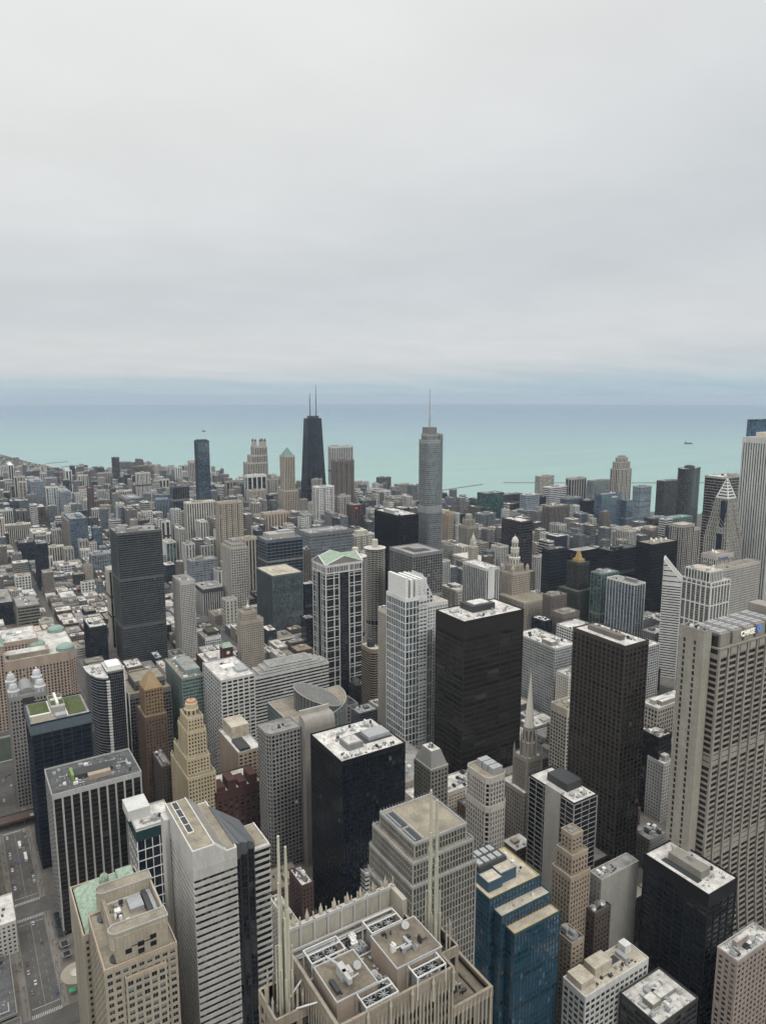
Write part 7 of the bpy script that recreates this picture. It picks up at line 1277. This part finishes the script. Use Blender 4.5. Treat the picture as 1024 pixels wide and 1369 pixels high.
    ('palestrip', 'pale ribbed strip tower touching the black office tower',1023.2,1708.3,14.9,26,97.6, 'W2', 'gd', 'rw',(3.2,3,1.2,1,2),{}),
    ('longstone', 'low classical stone hospital mass right of the white gridded one',1274.7,1990.6,63.6,40,76.7, 'L', 'gd', 'rt',(4,3.4,1.4,1.5,5),{'pent': 2}),
    ('darkshore', 'dark low tower between two pale shore blocks',1413.5,2210.2,21.6,24,79.0, 'DG2', 'gd', 'rg',(3,4,0.6,1.0,2),{}),
    ('creamlow', 'cream mid block beside the silver tower',1289.7,1913.8,44.9,24,67.5, 'L', 'gd', 'rw',(3.4,3.2,1.5,1.6,3),{'pent': 1}),
    ('brownshore', 'small brown tower near the silver tower',1502.8,2197.5,18.9,20,60.1, 'B3', 'gd', 'rg',(3,4,0.6,1.0,2),{}),
    ('darkcomb', 'wide grey glass block of vertical lines right of the silver tower',1387.7,1820.2,71.0,34,76.5, 'G4', 'gn', 'rg',(3.6,2.4,0.5,0.3,4),{'pent': 1}),
    ('combright', 'short glass block with a brown end right of the wide grey one',1469.2,1835.4,36.6,24,75.8, 'B3', 'gn', 'rw',(3.6,3,0.6,0.5,3),{}),
    ('navyunder', 'navy flat block below the wide grey glass block',1236.9,1600.3,54.8,24,76.8, 'N', 'gn', 'rd',(3.6,3,0.7,0.4,2),{}),
    ('tealhuge', 'large deep teal glass tower with a stepped brown roof',1328.4,1568.9,65.5,40,134.7, 'TL4', 'gt2', 'rt',(3.6,3,0.15,0.5,2),{'pent': 2}),
    ('teallow', 'lower teal glass wing beside the deep teal tower',1354.0,1646.7,55.6,30,107.8, 'TL4', 'gt2', 'rg',(3.6,3,0.2,0.6,3),{'pent': 1}),
    ('brownterr', 'dark brown terraced block by the teal tower',1637.9,1835.4,77.7,34,78.5, 'B4', 'gn', 'rg',(3.6,3,0.4,1,2),{'pent': 2}),
    ('brownwhite', 'dark brown block with a white cluttered roof',1514.5,1678.4,89.7,30,76.0, 'B4', 'gn', 'rw',(3.6,3,0.4,1,3),{'pent': 2}),
    ('whitetop', 'grey block with a white drum shaped roof house',1469.6,1617.2,74.4,26,56.2, 'G3', 'gl', 'rw',(3.6,3,0.5,1,2),{'roofbox': 1}),
    ('iceblue', 'pale blue glass tower with a white terraced top',1543.0,1630.3,55.8,28,108.4, 'BG3', 'gl2', 'rw',(3.4,0,0,0.8,2),{'pent': 1}),
    ('navyslab', 'plain navy slab right of the pale blue glass tower',1636.8,1665.2,25.0,24,91.3, 'N', 'gn', 'rw',(4,1.6,0.15,0.3,1.5),{}),
    ('xbraced', 'beige tower with crossed braces on its sides,near the shore',1882.1,1918.6,71.1,26,121.1, 'L', 'gd', 'rw',(3.2,3,1.1,1.1,3),{'pent': 2, 'xbr': 1}),
    ('whitecurve', 'white framed glass tower of sloped bands',1702.4,1690.3,79.9,28,115.9, 'W', 'gl', 'rw',(3.6,0,0,1.3,3),{'pent': 1}),
    ('ribbeige', 'beige and navy ribbed tower with a small finned crown',1785.3,1672.8,70.6,26,142.5, 'L', 'gn', 'rg',(3.2,5,1.5,0.4,4),{'pent': 1}),
    ('tanbetween', 'plain tan tower between two ribbed towers',2002.3,1801.9,29.7,24,91.9, 'B3', 'gd', 'rt',(3,4,0.6,1.0,2),{}),
    ('greytwin', 'grey glass tower with one beige wing by the breakwater',1942.7,1720.1,85.9,26,119.1, 'G3', 'gl', 'rg',(3.2,4,0.8,0.9,3),{'pent': 1}),
    ('parkshore', 'tall beige tower with a set back colonnaded crown against the lake',1845.4,1535.4,68.0,28,195.9, 'L', 'gd', 'rt',(3.1,3,1.2,1.2,2),{'pent': 0, 'top': 'crown'}),
    ('navyface', 'navy glass office tower with white lettering near its top',1611.6,1392.6,86.8,26.4,132.5, 'BL', 'gb', 'rg',(3.7,0,0,0.9,3),{'pent': 0}),
    ('navyright', 'navy wing joined to the tower with white lettering',1699.0,1374.2,27.9,24,109.5, 'BL', 'gb', 'rg',(3.7,0,0,0.9,2),{}),
    ('navyleft', 'lower navy slab left of the tower with white lettering',1627.1,1462.9,36.5,26,105.0, 'N', 'gn', 'rg',(4,1.6,0.15,0.3,1.5),{}),
    ('bluegrid', 'blue grey lattice glass tower behind the front lattice one',1577.4,1493.9,63.7,26,112.9, 'BG', 'gb', 'rg',(3.3,3,0.5,0.6,4),{}),
    ('bluegrid2', 'short blue grey lattice glass tower in front',1480.5,1351.5,30.1,24,93.8, 'BG', 'gb', 'rg',(3.3,3,0.5,0.6,2),{}),
    ('tanribbed', 'tan ribbed concrete tower with white dishes on its roof',1369.3,1352.8,70.7,30,122.6, 'B6', 'gd', 'rt',(3.4,2.8,1.3,0.5,3),{'pent': 1, 'dish': 3}),
    ('beigelong', 'long beige classical block with a raised curved centre',1463.4,1251.0,123.2,28,62.5, 'L', 'gd', 'rt',(3.6,3.2,1.5,1.4,3),{'pent': 2}),
    ('glasslake', 'pale blue reflective glass tower at the river mouth',1804.0,1409.1,49.8,30,140.7, 'BG3', 'gl2', 'rg',(3.4,0,0,0.35,2),{'pent': 1}),
    ('brownlake', 'dark brown fluted tower at the lake,left of the black curved one',2037.1,1498.9,84.2,30,134.2, 'B4', 'gd', 'rg',(3,3,0.7,0.6,3),{'pent': 1}),
    ('lakepoint', 'tall black curved apartment tower by the lake with a drum on top',1891.0,1326.6,102.9,36,197, 'DG3', 'gd', 'rw',(3,0,0,0.7,2),{'pent': 0, 'top': 'drum'}),
    ('beigegrid', 'beige lattice block with a hipped roof house near the black dish tower',1496.2,1168.9,84.5,30,76.4, 'L', 'gd', 'rc',(3.4,4.5,0.9,1.1,3),{'pent': 1}),
    ('greenlow', 'low blue green roofed glass block before the lake towers',1802.2,1300.1,106.2,34,58.3, 'TL2', 'gg', 'rgn',(3.6,5,0.8,0.9,2),{'pent': 1}),
    ('darkmid', 'dark terraced block left of the green roofed one',1798.3,1356.4,81.1,30,50.4, 'DG2', 'gg', 'rg',(3.4,3,0.4,1,2),{'pent': 2}),
    ('creamround', 'cream concrete tower with round topped columns',1312.4,916.9,69.3,18,145.0, 'L', 'gd', 'rc',(3.2,3.4,1.3,1,5),{'pent': 1}),
    ('aqua', 'dark glass tower of rippling white balconies behind the pyramid topped tower',1256.4,798.7,73.2,36,262, 'LG2', 'gd', 'rw',(3.2,0,0,0.55,3),{'pent': 1}),
    ('vista', 'very tall blue glass tower behind the white ribbed giant',1512.4,891.6,114.9,20.4,363, 'BL3', 'gb2', 'rd',(3.4,3,0.15,0.3,2),{'pent': 0}),
    ('cityhall', 'low stone city hall block with a ribbed roof',292,506,92,84,60, 'T2', 'gd', 'rg',(5,5,2,1.8,5),{'pent': 2}),
    ('cornerlow', 'low dark roofed building with roof planters at the bottom left corner',-44,410,56,45,24, 'G3', 'gd', 'rd',(4,4,1.5,1.6,2),{'pent': 3}),
    ('parkdeck', 'open concrete parking lot building left of the avenue',-44,478,55,60,9, 'G2', 'gd', 'rd',(3,0,0,1.2,0.6),{'pent': 0}),
    ('leftmid', 'dark block with a white roof left of the avenue by the second crosswalk',-50,606,60,48,34, 'DG', 'gn', 'rw',(3.8,3,1,0.9,2),{'pent': 1}),
    ('leftmid2', 'grey block by the railway left of the avenue',-50,665,60,44,30, 'G2', 'gd', 'rg',(3.8,3,1.4,1.2,2),{'pent': 2}),
    ('lowwest', 'low brown block with a cluttered grey roof left of the avenue by the lowest crosswalk',-44,355,54,50,30, 'B3', 'gd', 'rg',(3.8,3.4,1.4,1.4,2),{'pent': 2}),
    ('podium', 'low stone podium with a dark roof at the foot of the cream stone tower',62,420,36,52,20, 'T2', 'gd', 'rd',(4,3.6,1.6,1.4,2),{'pent': 1}),
]
VISIBLE = [1178,1469,1474,1748,2710,1180,1480,2695,1483,1789,2441,1484,3874,4201,2750,2454,4860,2732,4487,2446,3314,2994,1768,5803,1181,3350,4873,2993,4515,2693,3346,2718,3359,4204,2437,2727,2413,5470,2417,3321,2415,5477,3035,4233,4170,4589,2700,2387,3037,4568,3024,3055,5804,3618,2048,2737,2740,4225,2414,6572,4250,4486,4197,4592,5178,2729,4560,4914,5500,3960,3000,4885,4586,4179,2412,4247,4569,6178,3843,4943,5215,4879,2644,1750,3047,5867,4183,3327,7598,2420,5786,3533,6184,3341,4882,4864,6182,3032,4875,6905,6181,3289,5207,4542,7254,4912,6929,4524,3965,3566,7582,3230,3867,5179,2086,5176,2087,6557,5161,3910,3837,3952,5233,3659,7260,6301,6304,2400,2926,2928,7269,3028,5158,3537,2943,3612,3229,6230,2079,2948,7595,4541,2950,3233,6986,5150,5853,6544,4578,7255,4293,3020,4938,5465,5895,5467,7263,4231,4308,4888,6548,3232,2408,2719,2395,3532,5160,5839,5538,2714,6177,3955,4880,3609,6946,4172,4517,1769,6977,7578,5563,7975,5164,3842,2402,7963,5891,3961,5183,6964,2689,6193,3966,7580,4288,3846,5847,3836,6661,4245,8312,6222,2947,5850,3540,4258,2724,4946,3541,6982,1481,2692,7645,5896,7948,5535,7594,6926,5842,6245,2445,3539,4616,8020,3034,4898,5902,6966,3949,3239,5783,4165,8973,9683,8627,4214,9005,8696,7639,7297,4310,5439,8650,8958,5478,3834,2419,6674,3623,6920,5213,10391,6940,8347,2394,8252,6283,5250,7330,6662,6665,4909,7908,2653,3264,10079,3833,4567,2687,7571,4495,6239,4490,5893,3838,4284,7962,4252,6919,6944,7952,10037,2409,8939,10376,11067,9011,3948,4491,10381,3018,10066,10406,4174,7987,4595,9358,4484,4836,3656]
NEAR_N = 300
# ------------------------------------------------------------------ low rise fabric of the blocks between the towers
def filler_specs():
    rnd = random.Random(11); out = []
    occ = [(r[2] - 3, r[3] - 3, r[2] + r[4] + 3, r[3] + r[5] + 3) for r in TABLE] + HERO_BOX
    for b in BLOCKS:
        x0, y0, x1, y1 = b; loop = y1 < 900
        x = x0
        while x < x1 - 8:
            w = min(rnd.uniform(14, 30) if not loop else rnd.uniform(22, 40), x1 - x)
            if x1 - x - w < 9: w = x1 - x
            y = y0
            while y < y1 - 8:
                d = min(rnd.uniform(18, 44), y1 - y)
                if y1 - y - d < 9: d = y1 - y
                g = rnd.uniform(.4, 2.4); q = (x + g * .3, y + .4, x + w - g, y + d - g)
                if not any(q[0] < c[2] and q[2] > c[0] and q[1] < c[3] and q[3] > c[1] for c in occ):
                    dist = math.hypot(q[0], q[1]); u = rnd.random()
                    if loop: H = rnd.uniform(14, 36) if u < .8 else rnd.uniform(36, 60)
                    elif q[1] < 1500 and q[0] < 680: H = rnd.uniform(8, 20) if u < (.93 if q[0] < 420 else .75) else rnd.uniform(20, 34 if q[1] < 1300 else 58)
                    elif q[0] < 420 and dist < 2300: H = rnd.uniform(8, 22) if u < .8 else rnd.uniform(25, 60)
                    elif dist < 2300: H = rnd.uniform(12, 34) if u < .5 else rnd.uniform(34, 105)
                    else: H = rnd.uniform(8, 24) if u < .58 else rnd.uniform(28, 95)
                    if loop and q[0] < 120 and 440 < q[1] < 720: H = min(H, 26)
                    k = rnd.randrange(10); k = rnd.choice((3, 4, 5, 7, 7, 8, 8, 9, 2, 6)) if H > 26 and not loop else rnd.choice((0, 0, k)) if rnd.random() < .14 else k; rk = rnd.randrange(10); out.append((q, H, k, rk, rnd.randrange(10 ** 6)))
                else: rnd.randrange(10)
                y += d
            x += w
    return out
FW = [('R2', 'red brick'), ('B', 'brown brick'), ('T2', 'stone'), ('L3', 'pale'), ('LG2', 'light grey'), ('G3', 'grey'), ('B3', 'grey brown'), ('BG', 'blue grey'), ('W2', 'white'), ('N2', 'navy glass')]
FR = [('rw', 'white'), ('rw', 'white'), ('rg', 'grey'), ('rt', 'gravel'), ('rd', 'black'), ('rg', 'grey'), ('rw', 'white'), ('rc', 'cream'), ('rt', 'gravel'), ('rw', 'white')]
PAL['R2'] = (.15, .085, .07)
def filler_mesh(gl, fr, rf, q, H, k, rk, sd, ox, oy, m3=None):
    r2 = random.Random(sd); x0, y0, x1, y1 = q[0] - ox, q[1] - oy, q[2] - ox, q[3] - oy; P = rect(x0, y0, x1, y1)
    st = r2.choice([(3.6, 3.2, 1.6, 1.7, 2), (3.4, 4, 1.5, 1.5, 1.5), (4, 0, 0, 1.9, 1.5), (3.3, 3, 1.3, 1.2, 1.5)])
    if k == 7: st = (3.4, 2.6, .4, .9, 1.2)
    if H > 26 and k in (3, 4, 8): st = r2.choice([(3.4, 6.5, 3, .4, 2), (5.5, 6, 2.6, 2, 2), (6, 0, 0, 2.8, 2), (3.4, 5, 2, .5, 2.5)])
    if k == 9: st = (3.5, 2.2, .25, .8, 1)
    facade(gl, fr, P, 0, H, st, .35); rf.poly([(x, y, H) for x, y in P]); parapet(fr, P, H, .9, .45, .42)
    return r2, x0, y0, x1, y1
def fillers():
    specs = filler_specs()
    vis = VISIBLE
    if not vis: order = list(range(len(specs)))
    else: order = vis
    near = order[:NEAR_N]; ns = set(near)
    tw = [(r[1], r[2] + r[4] / 2, r[3] + r[5] / 2) for r in TABLE] + HERO_NAMES
    used = {}
    for i in near:
        q, H, k, rk, sd = specs[i]; cx, cy = (q[0] + q[2]) / 2, (q[1] + q[3]) / 2
        lab0 = ('low ' if H < 14 else 'mid height ' if H < 30 else 'tall ') + FW[k][1] + ' block with a ' + FR[rk][1] + ' roof'
        cand = sorted(tw, key=lambda t: math.hypot(t[1] - cx, t[2] - cy))[:6]; lab = None
        for nm, tx, ty in cand:
            dx, dy = cx - tx, cy - ty; rel = ('behind' if dy > 0 else 'in front of') if abs(dy) > abs(dx) else ('right of' if dx > 0 else 'left of')
            short = ' '.join(nm.split(',')[0].split()[:7])
            for stop in (' with', ' of', ' in', ' on', ' by', ' at', ' a', ' the', ' and', ' beside', ' behind'): short = short[:-len(stop)] if short.endswith(stop) else short
            c = '%s, %s the %s' % (lab0, rel, short)
            if c not in used: lab = c; break
        lab = lab or c; used[lab] = 1; lab = ' '.join(lab.split()[:16])
        t = thing('low_building' if H < 30 else 'city_block', lab, 'building', (q[0], q[1], .15), 'smaller buildings filling the blocks'); gl, fr, rf = MB(), MB(), MB()
        r2, x0, y0, x1, y1 = filler_mesh(gl, fr, rf, q, H, k, rk, sd, q[0], q[1])
        gl.build('glazing', glass_mat(r2.choice(['gd', 'gd', 'gg', 'gn'])), t); fr.build('wall', wall_mat(FW[k][0]), t); rf.build('roof', roof_mat(FR[rk][0]), t); dist = math.hypot(cx, cy)
        w, d = x1 - x0, y1 - y0; m = MB(); a, b = r2.uniform(.1, .55), r2.uniform(.1, .55); m.box(x0 + w * a, y0 + d * b, H, x0 + w * (a + .28), y0 + d * (b + .3), H + r2.uniform(2, 4.5)); m.build('roof_house', wall_mat(r2.choice(['LG2', 'G2', FW[k][0], 'T'])), t)
        m = MB(); n = 3 + int(w * d / 150)
        for j in range(n): a, b, s, hh = r2.uniform(.05, .88), r2.uniform(.05, .88), r2.uniform(1, 2.6), r2.uniform(.7, 1.8); m.box(x0 + w * a, y0 + d * b, H, min(x1 - .3, x0 + w * a + s), min(y1 - .3, y0 + d * b + s), H + hh)
        tag(m.build('air_unit', M_UNIT if r2.random() < .7 else M_DARK, t), None, None, None, 'stuff')
    # everything smaller reads as one mass
    by = {}
    for i in range(len(specs)):
        if i in ns: continue
        q, H, k, rk, sd = specs[i]
        by.setdefault((k, rk), []).append(specs[i])
    G = MB(); F = [MB() for _ in FW]; Rf = {r[0]: MB() for r in FR}
    V = MB(); V.uv = []
    allm = [glass_mat('gd')] + [wall_mat(f[0]) for f in FW] + [roof_mat(k) for k in ('rw', 'rg', 'rt', 'rd', 'rc')] + [M_UNIT]; ri = {k: 11 + j for j, k in enumerate(('rw', 'rg', 'rt', 'rd', 'rc'))}
    for L in by.values():
        for q, H, k, rk, sd in L:
            g, f, r = MB(), MB(), MB(); r2, x0, y0, x1, y1 = filler_mesh(g, f, r, q, H, k, rk, sd, 0, 0); f.box(x0 + 3, y0 + 3, H, x0 + 3 + (x1 - x0) * .3, y0 + 3 + (y1 - y0) * .3, H + 3)
            for mb, mi in ((g, 0), (f, 1 + k), (r, ri[FR[rk][0]])):
                n = len(V.v); V.v += mb.v; V.f += [tuple(n + a for a in fc) for fc in mb.f]; V.mi += [mi] * len(mb.f); V.uv += mb.uv or [(0, 0)] * len(mb.v)
    # far suburbs beyond the last blocks
    rnd = random.Random(21)
    for i in range(6500):
        y = rnd.uniform(3850, 10500); x = rnd.uniform(-2600, 900)
        if not inside_land(x + 200, y): continue
        s = rnd.uniform(10, 30); H = rnd.uniform(7, 14) if rnd.random() < .93 else rnd.uniform(25, 75); n = len(V.v); b = MB(); b.box(x, y, 0, x + s, y + s * rnd.uniform(.6, 1.6), H)
        k = rnd.randrange(9); V.v += b.v; V.f += [tuple(n + a for a in fc) for fc in b.f]; V.mi += [1 + k] * 4 + [ri[FR[rnd.randrange(10)][0]]]; V.uv += [(0, 0)] * 8
    tag(V.build('distant_city', allm), None, None, None, 'stuff')
# ------------------------------------------------------------------ put the place together
HERO_BOX = [(57, 125, 122, 168), (42, 325, 82, 417), (94, 341, 143, 395), (166, 243, 210, 287), (252, 271, 297, 322), (411, 240, 509, 300), (411, 802, 468, 842), (497, 888, 533, 924), (553, 924, 589, 960), (1000, 2084, 1086, 2140), (725, 1027, 772, 1076), (395, 579, 458, 632), (758, 798, 818, 878), (412, 426, 444, 458), (36, 759, 71, 800), (-91, 956, 128, 1070), (107, 741, 146, 790), (149, 687, 172, 723), (149, 757, 195, 803), (159, 579, 185, 635), (214, 529, 276, 553), (275, 611, 362, 682), (1108, 688, 1152, 732), (1188, 662, 1250, 724), (882, 615, 926, 660), (827, 529, 869, 573), (912, 2375, 1000, 2427), (881, 1987, 930, 2034), (877, 799, 923, 845), (1024, 1279, 1076, 1324), (18, 340, 40, 860), (43, 478, 95, 548), (38, 340, 98, 478), (-60, 720, 330, 742), (46, 595, 94, 640)]
HERO_NAMES = [('wide river bend', 300, 905), ('great stone mart', 60, 1010), ('twin corncob towers', 540, 925), ('silver needle tower', 745, 1050), ('black tapered skyscraper', 1043, 2112), ('green pyramid tower', 903, 2010), ('gothic crowned tower', 1045, 1300)]
setting(); blocks(); marks(); lakefront(); railway()
franklin(); stone_corner(); striped(); pelli(); bluestep(); bank(); donnelley()
marina(571, 942, 'round corncob apartment tower standing in front on the river, fully seen'); marina(515, 906, 'round corncob apartment tower half hidden by the green pedimented tower')
hancock(); trump(); whitestep(); jeweler(); temple(); lanterns(); mart(); prow(); goldpyr(); brownframe(); wedding(); curvedslab(); atrium(); prudential(); aon(); diamond(); heritage(); lantern4(); greenpyr(); goldtip(); gothic()
for r in TABLE:
    if r[0] == 'greenroof': GREEN = r[1:]; greentop()
    else:
        t = tower(*r)
        if r[0] == 'navyface': part(t, 'sign_lettering', M_WHITE, *[(r[4] * .5 + i * 4.6, -1.2, r[6] - 11, r[4] * .5 + i * 4.6 + 3.2, -.6, r[6] - 11 + (5 if i % 2 else 4)) for i in range(5)])
        if r[0] == 'creamdish': text_part(t, 'Prudential', 6.2, (5, -.75, r[6] - 6.4), 0, plain('blue_sign_paint', (.05, .12, .28), .5), 'sign_lettering')
street_level(); cars(); fillers(); haze()
